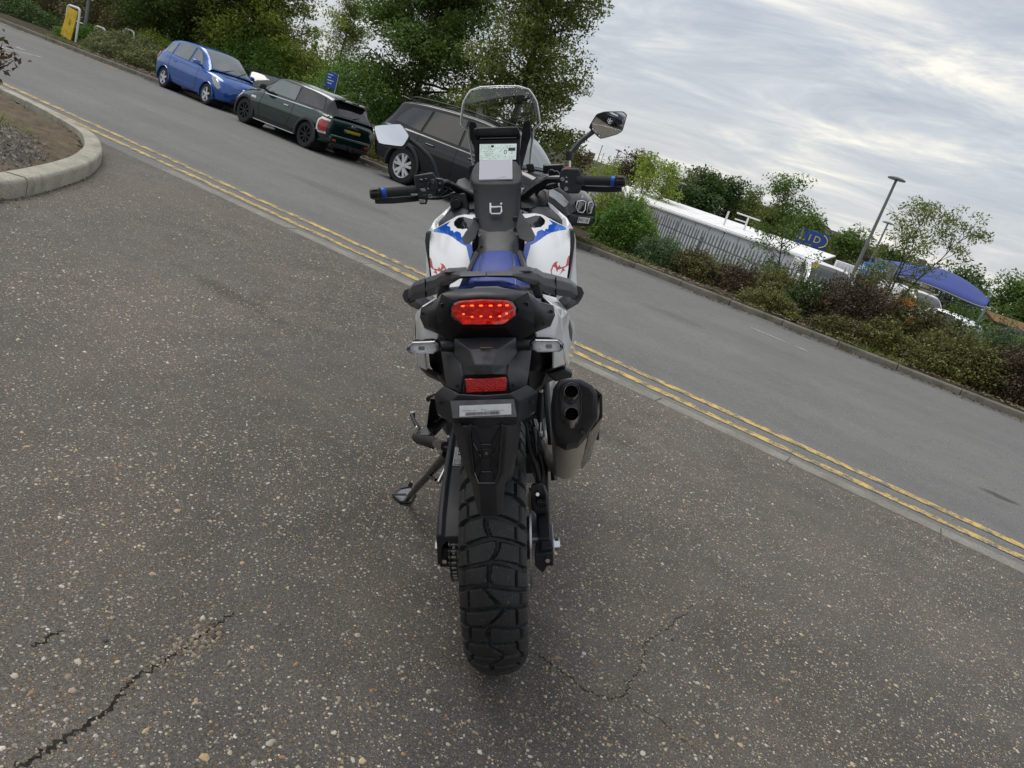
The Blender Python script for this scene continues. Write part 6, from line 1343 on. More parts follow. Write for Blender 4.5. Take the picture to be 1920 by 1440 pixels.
    def mirror_c(x, z, mat, s=1.):
        for sg in (-1, 1):
            y = body_y(x, z-.1)
            bevel(loft('door_mirror', [[(x-.06*s, sg*(y+.05), z-.05*s), (x+.10*s, sg*(y+.05), z-.05*s), (x+.08*s, sg*(y+.05), z+.07*s), (x-.06*s, sg*(y+.05), z+.08*s)], [(x-.06*s, sg*(y+.23*s), z-.045*s), (x+.05*s, sg*(y+.23*s), z-.04*s), (x+.03*s, sg*(y+.22*s), z+.05*s), (x-.06*s, sg*(y+.23*s), z+.075*s)]], mat, car), .025, 3)
            tube('mirror_foot', [(x, sg*(y-.03), z-.05), (x, sg*(y+.08), z-.03)], .025, C_trim, car, 8)
    return car, body_y, line, patch, mirror_c

def numplate(car, x, z, yc, body, yellow, facing, tilt=0., w=.52, h=.112):
    pl = box('number_plate', (x, yc, z), (.012, w, h), C_plate_y if yellow else C_plate_w, car, (0, tilt, 0), .004)
    rot = Matrix(((0, 0, facing), (facing, 0, 0), (0, 1, 0)))
    text('plate_characters', body, h*.92, C_ink, pl, (facing*.0072, 0, 0), rot, ext=.0008, sx=.92)
    mk('plate_band', [(facing*.0068, -facing*w*.495, -h*.46), (facing*.0068, -facing*w*.42, -h*.46), (facing*.0068, -facing*w*.42, h*.46), (facing*.0068, -facing*w*.495, h*.46)], [(0, 1, 2, 3)], C_plate_b, pl, 0)
    return pl

# ---- blue hatchback, nose towards us
M_blue_car = paint('blue_car_paint', (.010, .085, .36), .22, metal=.2)
bodyA = [(-1.85, .46, .80, .82, .52, .62, .56), (-1.82, .34, .90, .93, .66, .74, .66), (-1.70, .27, .97, 1.0, .72, .80, .72), (-1.19, .24, 1.0, 1.02, .76, .835, .765), (0, .21, .955, .98, .78, .835, .775), (.60, .21, .93, .97, .78, .835, .77), (1.0, .22, .90, .96, .77, .83, .76), (1.40, .22, .83, .90, .76, .81, .72), (1.66, .23, .74, .80, .70, .755, .64), (1.80, .26, .62, .68, .58, .64, .52), (1.85, .34, .52, .55, .44, .5, .42)]
greenA = [(-1.80, 1.0, .70, .60, .96), (-1.62, 1.22, .72, .56, .97), (-1.38, 1.41, .745, .57, .98), (-.8, 1.485, .765, .585, .97), (0, 1.50, .77, .60, .95), (.28, 1.465, .77, .595, .945), (.60, 1.30, .765, .60, .94), (1.02, .985, .75, .66, .93)]
winA = [(0, [(-1.38, 1.03), (-.98, 1.01), (-.96, 1.36), (-1.22, 1.36)]), (0, [(-.86, 1.01), (.02, .99), (.02, 1.40), (-.60, 1.41), (-.86, 1.39)])]
winA = [(0, [(-1.40, 1.05), (-1.03, 1.02), (-.97, 1.37), (-1.17, 1.345)]), (0, [(-.93, 1.02), (-.06, .99), (.03, 1.41), (-.55, 1.41), (-.86, 1.39)]), (1, [(.04, .99), (.60, .985), (.62, 1.05), (.36, 1.33), (.14, 1.40)])]
car, by_, ln, pt, mc = build_car('blue_hatchback', 'small blue hatchback with silver wheels parked facing the dark green hatchback', 'car', (-16.70, 12.80, 0), R(-5), .82, bodyA, greenA, .845, 2.38, .292, .18, M_blue_car, M_blue_car, winA, (C_glass_l, C_glass_l), (C_alloy, 5, 'bar'), {'ws': (.34, .99), 'rw': (-1.77, -1.45), 'arch': 1.15, 'lip': .06, 'sx': .95})
mc(.62, 1.03, M_blue_car); ln('door_seam', [(.58, .92), (.60, .45), (.52, .28)], .010, C_well); ln('door_seam', [(-.98, .97), (-.98, .62), (-.86, .34), (-.75, .28)], .010, C_well); ln('door_seam', [(-.75, .27), (.52, .27)], .010, C_well)
ln('sill_trim', [(-.72, .40), (.55, .37)], .03, paint('blue_moulding', (.05, .14, .55), .3)); 
for sg in (-1, 1): tube('door_handle', [(-.78, sg*(by_(-.78, .85)+.012), .85), (-.62, sg*(by_(-.62, .85)+.012), .85)], .014, M_blue_car, car, 8)
pt('headlight', [(1.26, .80), (1.46, .64), (1.66, .52), (1.72, .58), (1.60, .71), (1.38, .83)], C_lamp, .012); pt('rear_light', [(-1.80, .98), (-1.62, .98), (-1.68, .80), (-1.80, .76)], C_red, .01)
plate('grille', [(1.80, -.34, .60), (1.80, .34, .60), (1.845, .30, .52), (1.845, -.30, .52)], (.012, 0, .01), C_trim, car, .004)
for k in range(3): box('grille_slat', (1.835, 0, .54+.022*k), (.02, .6-.03*k, .006), C_trim, car, (0, .5, 0), 0)
plate('lower_intake', [(1.832, -.42, .40), (1.832, .42, .40), (1.835, .38, .30), (1.835, -.38, .30)], (.02, 0, 0), C_trim, car, .006)
for sg in (-1, 1): plate('fog_intake', [(1.74, sg*.47, .40), (1.66, sg*.60, .41), (1.66, sg*.62, .33), (1.75, sg*.50, .32)], (.025, sg*.02, 0), C_trim, car, .006)
numplate(car, 1.868, .455, 0, 'Y', False, 1)
for a, b in ((.15, .55), (-.35, .2)): tube('wiper', [(1.06, a, 1.0), (.84, b, 1.135)], .008, C_trim, car, 6)
tube('aerial', [(.10, 0, 1.52), (-.05, 0, 1.68)], .005, C_trim, car, 6)

# ---- dark green hatchback, tail towards us
M_green = paint('dark_green_car_paint', (.0045, .026, .021), .18, coat=1.)
bodyB = [(-1.91, .42, .72, .74, .52, .62, .56), (-1.88, .32, .84, .87, .66, .75, .66), (-1.78, .27, .92, .95, .74, .83, .73), (-1.30, .24, .95, .98, .78, .86, .76), (-.5, .21, .945, .98, .80, .855, .775), (.6, .21, .93, .97, .80, .85, .77), (.95, .21, .90, .965, .80, .85, .76), (1.40, .22, .83, .93, .78, .83, .72), (1.70, .24, .74, .83, .70, .76, .62), (1.86, .28, .62, .68, .58, .64, .52), (1.91, .36, .50, .54, .44, .50, .42)]
greenB = [(-1.88, .95, .70, .60, .90), (-1.76, 1.14, .72, .55, .92), (-1.60, 1.32, .735, .555, .93), (-.9, 1.39, .76, .585, .935), (0, 1.41, .775, .615, .935), (.32, 1.385, .775, .615, .93), (.55, 1.26, .77, .62, .93), (.88, 1.0, .755, .66, .92)]
winB = [(0, [(-1.56, .985), (-.62, .975), (-.58, 1.315), (-1.40, 1.29)]), (1, [(-.54, .975), (.58, .97), (.40, 1.24), (.22, 1.325), (-.50, 1.32)])]
car, by_, ln, pt, mc = build_car('green_hatchback', 'dark green hatchback with black wheels and a white-ringed red tail lamp parked at the kerb', 'car', (-12.62, 12.02, 0), R(175), .83, bodyB, greenB, .865, 2.495, .31, .20, M_green, paint('dark_roof_paint', (.010, .014, .014), .15), winB, (C_glass, C_glass_l), (C_blkalloy, 8, 'thin'), {'ws': (.40, .85), 'rw': (-1.86, -1.66), 'arch': 1.12, 'lip': .20, 'lip_out': .02, 'arch_mat': C_trim})
ln('sill_trim', [(-.85, .275), (.88, .265)], .10, C_trim, .012); ln('sill_strip', [(-.85, .225), (.88, .215)], .018, C_alloy, .014)
ln('beltline_trim', [(-1.80, .915), (-1.3, .925), (-.5, .915), (.6, .90)], .020, C_chrome, .006)
ln('door_seam', [(.62, .90), (.68, .5), (.58, .30)], .010, C_well); ln('door_seam', [(-.60, .90), (-.62, .60), (-.45, .31)], .010, C_well)
mc(.58, 1.02, paint('black_mirror_paint', (.008, .009, .01), .12), 1.05)
for sg in (-1, 1): tube('door_handle', [(-.46, sg*(by_(-.46, .80)+.014), .80), (-.28, sg*(by_(-.28, .80)+.014), .80)], .016, C_chrome, car, 8)
pt('lamp_surround', [(-1.87, .485), (-1.69, .475), (-1.60, .55), (-1.60, .77), (-1.67, .845), (-1.87, .835)], C_plate_w, .010); pt('rear_light', [(-1.87, .535), (-1.71, .525), (-1.655, .58), (-1.655, .745), (-1.705, .80), (-1.87, .79)], C_red, .024)
pt('headlight', [(1.50, .62), (1.62, .56), (1.76, .60), (1.76, .74), (1.62, .78), (1.50, .74)], C_lamp, .012); pt('side_vent', [(.86, .70), (1.05, .70), (1.05, .755), (.86, .755)], C_chrome, .008)
bevel(loft('roof_spoiler', [[(-1.62, -.53, 1.36), (-1.62, .53, 1.36), (-1.62, .53, 1.325), (-1.62, -.53, 1.325)], [(-1.78, -.50, 1.335), (-1.78, .50, 1.335), (-1.78, .50, 1.315), (-1.78, -.50, 1.315)], [(-1.86, -.40, 1.315), (-1.86, .40, 1.315), (-1.86, .40, 1.30), (-1.86, -.40, 1.30)]], P_gloss, car), .01)
for sg in (-1, 1): box('spoiler_slot', (-1.78, sg*.22, 1.338), (.05, .16, .012), C_alloy, car, (0, -.15, 0), .003)
box('plate_recess', (-1.885, 0, .665), (.03, .62, .17), C_well, car, (0, -.12, 0), .01)
numplate(car, -1.905, .655, 0, 'BD14 OUW', True, -1, -.12)
box('tailgate_handle', (-1.91, 0, .77), (.03, .34, .028), M_green, car, (0, 0, 0), .008); lathe('tail_badge', [(0, -.012), (.045, -.010), (.05, 0)], C_chrome, car, (-1.90, 0, .805), 'x', 16)
box('tail_badge_bar', (-1.912, 0, .805), (.006, .16, .02), C_chrome, car, (0, 0, 0), .004)
bevel(loft('rear_bumper', [[(-1.80, -.80, .33), (-1.80, .80, .33), (-1.80, .80, .50), (-1.80, -.80, .50)], [(-1.93, -.62, .33), (-1.93, .62, .33), (-1.93, .62, .50), (-1.93, -.62, .50)]], M_green, car), .03, 3)
ln('bumper_strip', [(-1.86, .52), (-1.55, .53)], .016, C_chrome, .02); box('bumper_chrome', (-1.925, 0, .512), (.02, 1.28, .016), C_chrome, car, (0, 0, 0), .004)
box('diffuser', (-1.90, 0, .285), (.08, 1.2, .09), C_trim, car, (0, 0, 0), .012)
for sg in (-1, 1): box('rear_fog_lamp', (-1.935, sg*.52, .40), (.02, .13, .05), C_red, car, (0, 0, sg*.2), .008)
for y in (-.09, .09): tube('tailpipe', [(-1.80, y, .27), (-1.96, y, .27)], .045, C_chrome, car, 14); 
tube('rear_wiper', [(-1.88, .02, 1.0), (-1.80, -.30, 1.06)], .012, C_trim, car, 6)
tube('aerial', [(-1.45, 0, 1.42), (-1.55, 0, 1.52)], .006, C_trim, car, 6)

# ---- black off-roader, nose to the right, two wheels up on the verge
M_black = paint('black_car_paint', (.0045, .005, .008), .2, coat=.3, metal=.0)
bodyC = [(-2.42, .52, .92, .94, .62, .72, .66), (-2.38, .42, 1.04, 1.06, .76, .86, .76), (-2.22, .36, 1.10, 1.12, .86, .93, .84), (-1.5, .32, 1.12, 1.15, .88, .965, .865), (0, .28, 1.09, 1.12, .88, .955, .865), (.9, .28, 1.07, 1.12, .88, .955, .86), (1.25, .29, 1.06, 1.13, .88, .955, .85), (1.75, .31, 1.0, 1.10, .87, .94, .82), (2.12, .33, .92, 1.03, .80, .88, .74), (2.32, .36, .80, .90, .68, .76, .64), (2.42, .42, .62, .70, .56, .64, .52)]
greenC = [(-2.36, 1.10, .80, .70, 1.06), (-2.20, 1.38, .83, .66, 1.08), (-1.98, 1.63, .85, .67, 1.09), (-1.2, 1.725, .865, .69, 1.09), (-.2, 1.755, .87, .70, 1.07), (.42, 1.715, .87, .70, 1.06), (.75, 1.56, .865, .70, 1.06), (1.24, 1.14, .85, .74, 1.05)]
winC = [(0, [(-1.98, 1.20), (-1.26, 1.15), (-1.15, 1.60), (-1.68, 1.55), (-1.90, 1.36)]), (0, [(-1.19, 1.15), (-.25, 1.13), (-.25, 1.645), (-1.08, 1.61)]), (0, [(-.19, 1.13), (.95, 1.12), (.72, 1.40), (.46, 1.60), (.26, 1.655), (-.19, 1.65)])]
car, by_, ln, pt, mc = build_car('black_offroader', 'big black off-roader with silver spoked wheels and a kidney grille parked behind the motorcycle', 'car', (-8.08, 12.5, .02), R(0), .915, bodyC, greenC, .955, 2.93, .378, .26, M_black, M_black, winC, (C_glass, C_glass_l), (C_alloy, 5, 'Y'), {'ws': (.47, 1.20), 'wsm': 1, 'rw': (-2.33, -2.05), 'arch': 1.13, 'lip': .13, 'lip_out': .016, 'arch_mat': C_trim, 'roll': R(2.6)})
ln('sill_trim', [(-1.0, .36), (1.0, .33)], .13, C_trim, .010); ln('body_crease', [(-1.8, .93), (0, .90), (1.4, .86)], .014, paint('black_crease', (.02, .021, .026), .1), .004)
ln('door_seam', [(-.22, 1.05), (-.22, .6), (-.22, .42)], .011, C_well); ln('door_seam', [(1.0, 1.04), (1.02, .7), (.95, .42)], .011, C_well); ln('door_seam', [(-1.24, 1.08), (-1.22, .85), (-1.02, .6), (-.98, .42)], .011, C_well)
mc(.92, 1.20, M_black, 1.2)
for xx in (-.98, .12): 
    for sg in (-1, 1): tube('door_handle', [(xx, sg*(by_(xx, .96)+.016), .96), (xx+.2, sg*(by_(xx+.2, .955)+.016), .955)], .018, M_black, car, 8)
for sg in (-1, 1): tube('roof_rail', spline([(-1.85, sg*.64, 1.70), (-1.6, sg*.66, 1.765), (-.4, sg*.68, 1.815), (.3, sg*.67, 1.775), (.5, sg*.66, 1.72)], 6), .017, C_trim, car, 8)
pt('headlight', [(1.86, .86), (2.18, .78), (2.34, .70), (2.36, .80), (2.22, .90), (1.98, .955)], C_lamp, .014)
pt('rear_light', [(-2.36, 1.0), (-2.05, 1.0), (-2.10, .86), (-2.36, .84)], C_red, .012)
for sg in (-1, 1):
    kg = [(2.40, sg*.06, .86), (2.385, sg*.20, .88), (2.36, sg*.34, .85), (2.37, sg*.36, .74), (2.41, sg*.28, .66), (2.425, sg*.10, .66), (2.425, sg*.05, .72)]
    plate('kidney_grille', kg, (.03, 0, 0), C_well, car, .01); tube('grille_surround', [Vector(p)+Vector((.03, 0, 0)) for p in kg+kg[:1]], .014, C_chrome, car, 8)
    for k in range(6): tube('grille_slat', [(2.435, sg*(.09+.045*k), .675), (2.425, sg*(.09+.045*k), .855)], .006, C_alloy, car, 6)
    plate('side_intake', [(2.40, sg*.42, .56), (2.30, sg*.66, .57), (2.30, sg*.66, .44), (2.40, sg*.44, .43)], (.03, 0, 0), C_trim, car, .008)
    lathe('fog_lamp', [(0, .0), (.05, .005), (.06, 0), (.06, -.03)], C_lamp, car, (2.40, sg*.54, .50), 'x', 16)
bevel(loft('front_bumper', [[(2.30, -.74, .40), (2.30, .74, .40), (2.30, .74, .62), (2.30, -.74, .62)], [(2.46, -.48, .40), (2.46, .48, .40), (2.46, .48, .60), (2.46, -.48, .60)]], C_trim, car), .03, 3)
numplate(car, 2.478, .52, 0, 'WF57 UBL', False, 1)
lathe('bonnet_badge', [(0, .008), (.04, .006), (.045, 0)], C_chrome, car, (2.30, 0, .915), 'x', 16)
box('rear_spoiler', (-2.02, 0, 1.68), (.22, 1.2, .03), M_black, car, (0, .12, 0), .01)

# ---- cars half hidden beyond the planting
bodyD = bodyA; M_gr = paint('dark_grey_car_paint', (.03, .033, .036), .2); M_sil = paint('silver_car_paint', (.42, .44, .45), .25, metal=.6); M_wh = paint('white_car_paint', (.78, .79, .80), .25, metal=0)
def small_car(name, label, loc, rz, sc, paint_, green_=greenC, body_=bodyC, rails=False, win=winC, wb=2.93, wr=.36, W=.955, group=None):
    o = {'ws': (.47, 1.20), 'rw': (-2.33, -2.05), 'group': group} if body_ is bodyC else {'ws': (.34, .99), 'rw': (-1.77, -1.56), 'group': group}
    car, by_, ln, pt, mc = build_car(name, label, 'car', loc, rz, sc, body_, green_, W, wb, wr, .22, paint_, paint_, win, (C_glass, C_glass), (C_alloy, 5, 'bar'), o)
    mc(.9 if body_ is bodyC else .62, 1.18 if body_ is bodyC else 1.03, paint_)
    if rails:
        for sg in (-1, 1): tube('roof_rail', spline([(-1.85, sg*.64, 1.70), (-1.6, sg*.66, 1.765), (-.4, sg*.68, 1.815), (.3, sg*.67, 1.775), (.5, sg*.66, 1.72)], 6), .02, C_chrome, car, 8)
    return car
p_ = (-18.6128,15.9315,0.8628); small_car('grey_estate_car', 'dark grey estate car with bright roof rails half hidden behind the blue and green hatchbacks', (p_[0], p_[1]+.3, -.42), R(-38), .86, M_gr, rails=True)
p_ = (-14.7853,16.9601,0.7954); small_car('silver_car', 'pale silver car mostly hidden between the green hatchback and the black off-roader', (p_[0]-.2, p_[1], -.55), R(150), .86, M_sil, greenA, bodyA, win=winA, wb=2.38, wr=.29, W=.845)
p_ = (-16.7601,18.5499,0.767); small_car('white_car', 'white car roof showing above the green hatchback', (p_[0]-.8, p_[1]+1.5, -.6), R(160), .86, M_wh, greenA, bodyA, win=winA, wb=2.38, wr=.29, W=.845)
# the dark car and bay line that the right-hand mirror shows, standing behind the photographer
bay = small_car('dark_blue_car', 'dark blue car reflected in the right mirror, parked behind the photographer', (2.35, -3.6, 0), R(62), 1.0, paint('dark_blue_car_paint', (.008, .012, .03), .2))
mk('white_line_marking', [(-.4, -2.35, .004), (3.6, -.85, .004), (3.55, -.75, .004), (-.44, -2.25, .004)], [(0, 1, 2, 3)], M_white_line, None, 0, 'structure')

# ================================================================== TREES AND SHRUBS
L_oak = leaf_mat('oak_leaves', [(.030, .052, .014), (.042, .068, .018), (.055, .080, .022), (.024, .042, .014), (.065, .085, .026), (.036, .058, .020)])
L_oak2 = leaf_mat('olive_leaves', [(.048, .066, .018), (.062, .080, .022), (.080, .092, .028), (.038, .054, .018), (.090, .095, .036), (.055, .07, .028)])
L_yel = leaf_mat('yellow_green_leaves', [(.072, .098, .018), (.095, .118, .024), (.060, .085, .018), (.115, .125, .032), (.082, .105, .03)])
L_dark = leaf_mat('dark_leaves', [(.014, .028, .010), (.022, .038, .013), (.030, .048, .017), (.018, .032, .014), (.04, .055, .02)])
L_lime = leaf_mat('lime_leaves', [(.16, .21, .035), (.20, .24, .045), (.12, .17, .03), (.17, .20, .05)], .35, .55, 1.25)
L_hedge = leaf_mat('hedge_leaves', [(.035, .072, .016), (.050, .090, .020), (.028, .056, .014), (.065, .105, .028)])
L_purple = leaf_mat('purple_leaves', [(.030, .017, .018), (.042, .024, .022), (.055, .034, .026), (.022, .014, .014), (.060, .045, .028), (.035, .035, .018)], .2, gain=2.0)
L_brown = leaf_mat('brownish_leaves', [(.055, .042, .024), (.075, .058, .030), (.045, .05, .020), (.038, .030, .020), (.085, .075, .035), (.06, .065, .026)], .2, gain=2.0)
L_mix = leaf_mat('mixed_shrub_leaves', [(.048, .058, .020), (.072, .078, .028), (.105, .104, .038), (.030, .036, .016), (.085, .072, .034), (.13, .122, .055), (.045, .034, .024)], gain=2.0)
L_blue = leaf_mat('blue_green_leaves', [(.035, .058, .034), (.050, .075, .044), (.065, .09, .05), (.028, .045, .028)])
L_grey = leaf_mat('grey_green_leaves', [(.055, .062, .036), (.075, .08, .046), (.042, .05, .03), (.09, .088, .055)])
M_bark = bark_mat('grey_bark', (.075, .065, .052)); M_twig = bark_mat('twig_bark', (.06, .045, .035))
M_berry = island_col('orange_berries', [(.55, .17, .02), (.62, .24, .03), (.5, .12, .02)], .4)

def unit(n):
    v = rng.normal(0, 1, (n, 3)); return v/np.linalg.norm(v, axis=1)[:, None]
def leaves(name, P, size, mat, parent, up=.5, asp=.5, label=None):
    """one bent leaf (two triangles folded along the midrib) at each point"""
    N = len(P); d = unit(N); d[:, 2] = d[:, 2]*.7-.15; d /= np.linalg.norm(d, axis=1)[:, None]
    n_ = unit(N); n_[:, 2] = np.abs(n_[:, 2])+up; s = np.cross(d, n_); s /= np.linalg.norm(s, axis=1)[:, None]+1e-9; n_ = np.cross(s, d)
    L = (size*rng.uniform(.6, 1.35, N))[:, None]; wv = L*asp*rng.uniform(.8, 1.2, (N, 1))
    a = P-d*L*.5; b = P+s*wv*.5+n_*wv*.16; c = P+d*L*.5-n_*L*.08; e_ = P-s*wv*.5+n_*wv*.16
    V = np.stack([a, b, c, e_], 1); return quads_np(name, V, mat, parent, 4, 0, None, label)

def tree(name, label, base, h, cr, th, nb, ncl, nleaf, lsize, leafm, group=None, cat='tree', profile=None, trunk_r=None, seed=0, cl=.42, lean=(0, 0), bend=.35, bark=None, multi=1, parts=True):
    rs = np.random.default_rng(seed+11); root = thing(name, label, cat, base, 0, group); bark = bark or M_bark
    tr = trunk_r or h*.018; prof = profile or (lambda t: math.sin(PI*min(1, .12+.88*t))**.6*(1-.25*t)); bmt, bml = bmesh.new(), bmesh.new(); ends = []
    for q in range(multi):
        a0 = 2*PI*q/multi+rs.uniform(0, 1); tip = Vector((lean[0]+(.22*h*math.cos(a0) if multi > 1 else 0), lean[1]+(.22*h*math.sin(a0) if multi > 1 else 0), h*.92))
        P = [Vector((0, 0, -.1))]
        for k in range(1, 9):
            t = k/8; P.append(Vector((tip.x*t**1.3+rs.normal(0, .02*h*t*.5), tip.y*t**1.3+rs.normal(0, .02*h*t*.5), tip.z*t)))
        P = spline(P, 3); R_ = [tr*(1-.88*(i/(len(P)-1))**.8)*(1.35 if i == 0 else 1) for i in range(len(P))]; tube('', P, R_, None, n=8, bm=bmt)
        for i in range(nb//multi):
            t = th/h+(1-th/h)*(((i+.5)/(nb//multi))**.9)*.98; k = min(len(P)-1, int(t/.92*(len(P)-1))) if t < .92 else len(P)-1; p0 = P[k]; az = i*2.399+rs.normal(0, .35)+q
            ct = (t-th/h)/(1-th/h); L = cr*prof(ct)*rs.uniform(.75, 1.12); el = R(-2+70*ct)+rs.normal(0, .12)
            dr = Vector((math.cos(az)*math.cos(el), math.sin(az)*math.cos(el), math.sin(el))); Q = [p0+dr*L*u+Vector((0, 0, bend*L*u*u*.35))+Vector(rs.normal(0, .04*L*u, 3)) for u in (0, .25, .5, .75, 1)]
            Q = spline(Q, 2); r0 = max(.008, R_[k]*.5); tube('', Q, [r0*(1-.85*j/(len(Q)-1)) for j in range(len(Q))], None, n=5, bm=bml)
            for j in range(int(len(Q)*.3), len(Q)): ends.append((Q[j], .6+.6*j/len(Q)))
            for s_ in range(4):
                j = int(len(Q)*rs.uniform(.3, .9)); d2 = (dr+Vector(rs.normal(0, .55, 3))).normalized(); l2 = L*rs.uniform(.25, .45); q2 = [Q[j]+d2*l2*u+Vector(rs.normal(0, .05*l2, 3)) for u in (0, .5, 1)]
                tube('', q2, [r0*.4, r0*.28, r0*.1], None, n=4, bm=bml); ends += [(q2[1], .8), (q2[2], 1.), (q2[2], 1.)]
    bm_obj('trunk', bmt, bark, root, 180); bm_obj('limbs', bml, bark, root, 180)
    E = np.array([tuple(e[0]) for e in ends]); pick = rs.integers(0, len(E), ncl); C = E[pick]+rs.normal(0, cl*.45, (ncl, 3)); sz = rs.uniform(.45, 1.25, ncl)*cl
    k = rs.choice(ncl, nleaf, p=(sz**2)/np.sum(sz**2)); off = rs.normal(0, 1, (nleaf, 3)); off *= (rs.uniform(0, 1, (nleaf, 1))**.4)/np.linalg.norm(off, axis=1)[:, None]*1.15; off[:, 2] *= .62
    PT = C[k]+off*sz[k][:, None]; PT = PT[PT[:, 2] > th*.55]; leaves('crown', PT, lsize, leafm, root)
    return root

def bush(label, x, y, rx, ry, h, leafm, n, lsize=.034, name='shrub', z=None, lump=.28, group=None, seed=0, berries=0, twigs=26, flat=1., wild=.12, cat='shrub', z0=0.0):
    rs = np.random.default_rng(seed+5); n = int(n*1.35); lsize = lsize*(1.28 if lsize < .05 else 1.12); h = h*1.06; zb = float(terrain(np.array(x), np.array(y)))+.02 if z is None else z; root = thing(name, label, cat, (x, y, zb), 0, group)
    d = rs.normal(0, 1, (n, 3)); d /= np.linalg.norm(d, axis=1)[:, None]; d[:, 2] = np.abs(d[:, 2])*1.0-.12
    lumps = np.array([1+lump*mnoise.noise(Vector(v)*2.1+Vector((seed*3.1, 0, 0)))+lump*.7*mnoise.noise(Vector(v)*5.+Vector((0, seed*1.7, 0))) for v in d]); r = lumps*(rs.uniform(0, 1, n)**.22)*(1+np.abs(rs.normal(0, wild*.4, n)))
    PT = d*r[:, None]*np.array([rx, ry, h*.92])+[0, 0, h*.06+z0]; PT = PT[PT[:, 2] > .015]
    # upright stray shoots that break the outline
    m = int(n*.06); sh = rs.uniform(0, 2*PI, 40); sr = rs.uniform(.1, .9, 40); sx, sy = np.cos(sh)*sr*rx, np.sin(sh)*sr*ry; k = rs.integers(0, 40, m); t = rs.uniform(.6, 1., m); top = h*np.sqrt(np.maximum(.05, 1-sr**2))*(1.02+wild*rs.uniform(.3, 1.6, 40))
    P2 = np.stack([sx[k]+rs.normal(0, .018, m), sy[k]+rs.normal(0, .018, m), top[k]*t], -1)
    leaves('foliage', np.concatenate([PT, P2]), lsize, leafm, root, .6, .55)
    bm = bmesh.new()
    for i in range(twigs):
        j = i % 40; tube('', spline([(sx[j]*.15, sy[j]*.15, 0), (sx[j]*.6+rs.normal(0, .04), sy[j]*.6, top[j]*.55), (sx[j], sy[j], top[j]*.98)], 3), [.007, .006, .006, .005, .004, .003, .002], None, n=4, bm=bm, caps=False)
    bm_obj('stems', bm, M_twig, root, 180)
    if berries:
        b = PT[rs.integers(0, len(PT), 26)]; b = b[b[:, 2] > h*.45]; b = b[rs.integers(0, len(b), berries)]+rs.normal(0, .035, (berries, 3)); th = unit(berries)
        V = []; 
        for s_ in (Vector((1, 0, 0)), Vector((0, 1, 0)), Vector((0, 0, 1))): pass
        q = .011; base = np.array([[0, 0, 1], [1, 0, 0], [0, 1, 0], [-1, 0, 0], [0, -1, 0], [0, 0, -1]])*q; T = [(0, 1, 2), (0, 2, 3), (0, 3, 4), (0, 4, 1), (5, 2, 1), (5, 3, 2), (5, 4, 3), (5, 1, 4)]
        mev = (b[:, None, :]+base[None]).reshape(-1, 3); mef = [(6*i+a, 6*i+c_, 6*i+e_) for i in range(berries) for a, c_, e_ in T]; mk('berries', mev.tolist(), mef, M_berry, root, 180)
    return root

def at(px3, y=None): return px3
# ---- big trees behind the parked cars
def tz(x, y): return float(terrain(np.array(x), np.array(y)))
def plant_tree(p, *a, **k):
    return tree(k.pop('name', 'tree'), a[0], (p[0], p[1], tz(p[0], p[1])), *a[1:], **k)
low = lambda t: math.sin(PI*min(1, .22+.78*t))**.55*(1.05-.45*t)
plant_tree((-15.1692,18.5,0.8762), 'big dark green tree behind the black off-roader and the windscreen', 8.0, 2.2, .7, 60, 560, 112000, .105, L_oak, seed=1, cl=.54, profile=low)
plant_tree((-11.3414,18,0.8799), 'tall airy olive green tree right of the big dark tree, beside the right mirror', 8.3, 1.75, .5, 54, 420, 70000, .098, L_oak2, seed=2, cl=.46, profile=low)
plant_tree((-22.2216,18.5,0.6638), 'yellowish green tree standing behind the green hatchback', 6.0, 2.2, .35, 48, 420, 78000, .105, L_yel, seed=3, cl=.52, profile=low)
plant_tree((-25.628,19,0.8602), 'dark green tree behind the blue hatchback', 7.5, 2.7, .4, 48, 430, 84000, .105, L_oak, seed=4, cl=.56, profile=low)
plant_tree((-26.2693,17.6,0.5818), 'tree with a thick dark trunk left of the blue hatchback', 8.0, 3.4, 1.9, 44, 340, 60000, .11, L_oak, seed=5, cl=.58, trunk_r=.24)
plant_tree((-42.0723,24,0.4178), 'dense dark tree at the far left behind the sign post', 8.0, 3.6, .5, 40, 300, 40000, .13, L_dark, seed=6, cl=.7)
plant_tree((-30.864,31,1.7464), 'thin pale birch seen against the sky left of the big dark tree', 5.6, 1.2, 1.2, 30, 120, 9500, .12, L_oak2, seed=8, cl=.42)
bush('tall dense green shrub behind the blue hatchback and the grey estate car', (-23.2309,18.6,0.9983)[0], 18.6, 3.2, 1.2, 2.7, L_oak, 26000, .08, seed=25)
bush('tall dark shrub filling the gap left of the blue hatchback', (-28.7235,19.5,0.7325)[0], 19.5, 3.4, 1.2, 2.9, L_dark, 22000, .085, seed=26)
bush('tall yellowish shrub behind the roof of the green hatchback', (-19.8054,18.4,1.0255)[0], 18.4, 2.6, 1.1, 2.3, L_yel, 22000, .08, seed=27)
# clipped hedge and lower greenery between the trees
bush('big rounded bright green hedge behind the green hatchback', (-16.1368,17.2,0.9866)[0], 17.2, 2.0, 1.3, 2.25, L_hedge, 22000, .06, name='hedge', cat='hedge', seed=21, lump=.10, wild=.03)
bush('dense ivy green shrub under the dark tree, behind the blue hatchback roof', (-21.1416,17.6,0.8599)[0], 17.6, 2.3, 1.0, 1.9, L_hedge, 15000, .07, seed=22)
bush('tall olive shrub between the hedge and the big dark tree', (-14.7956,18.2,0.9933)[0], 18.2, 1.8, 1.0, 1.3, L_oak, 12000, .07, seed=23)
bush('dark shrub filling the gap under the airy olive tree', (-12.2794,19,1.2691)[0], 19.0, 2.2, 1.0, 1.6, L_dark, 12000, .07, seed=24)
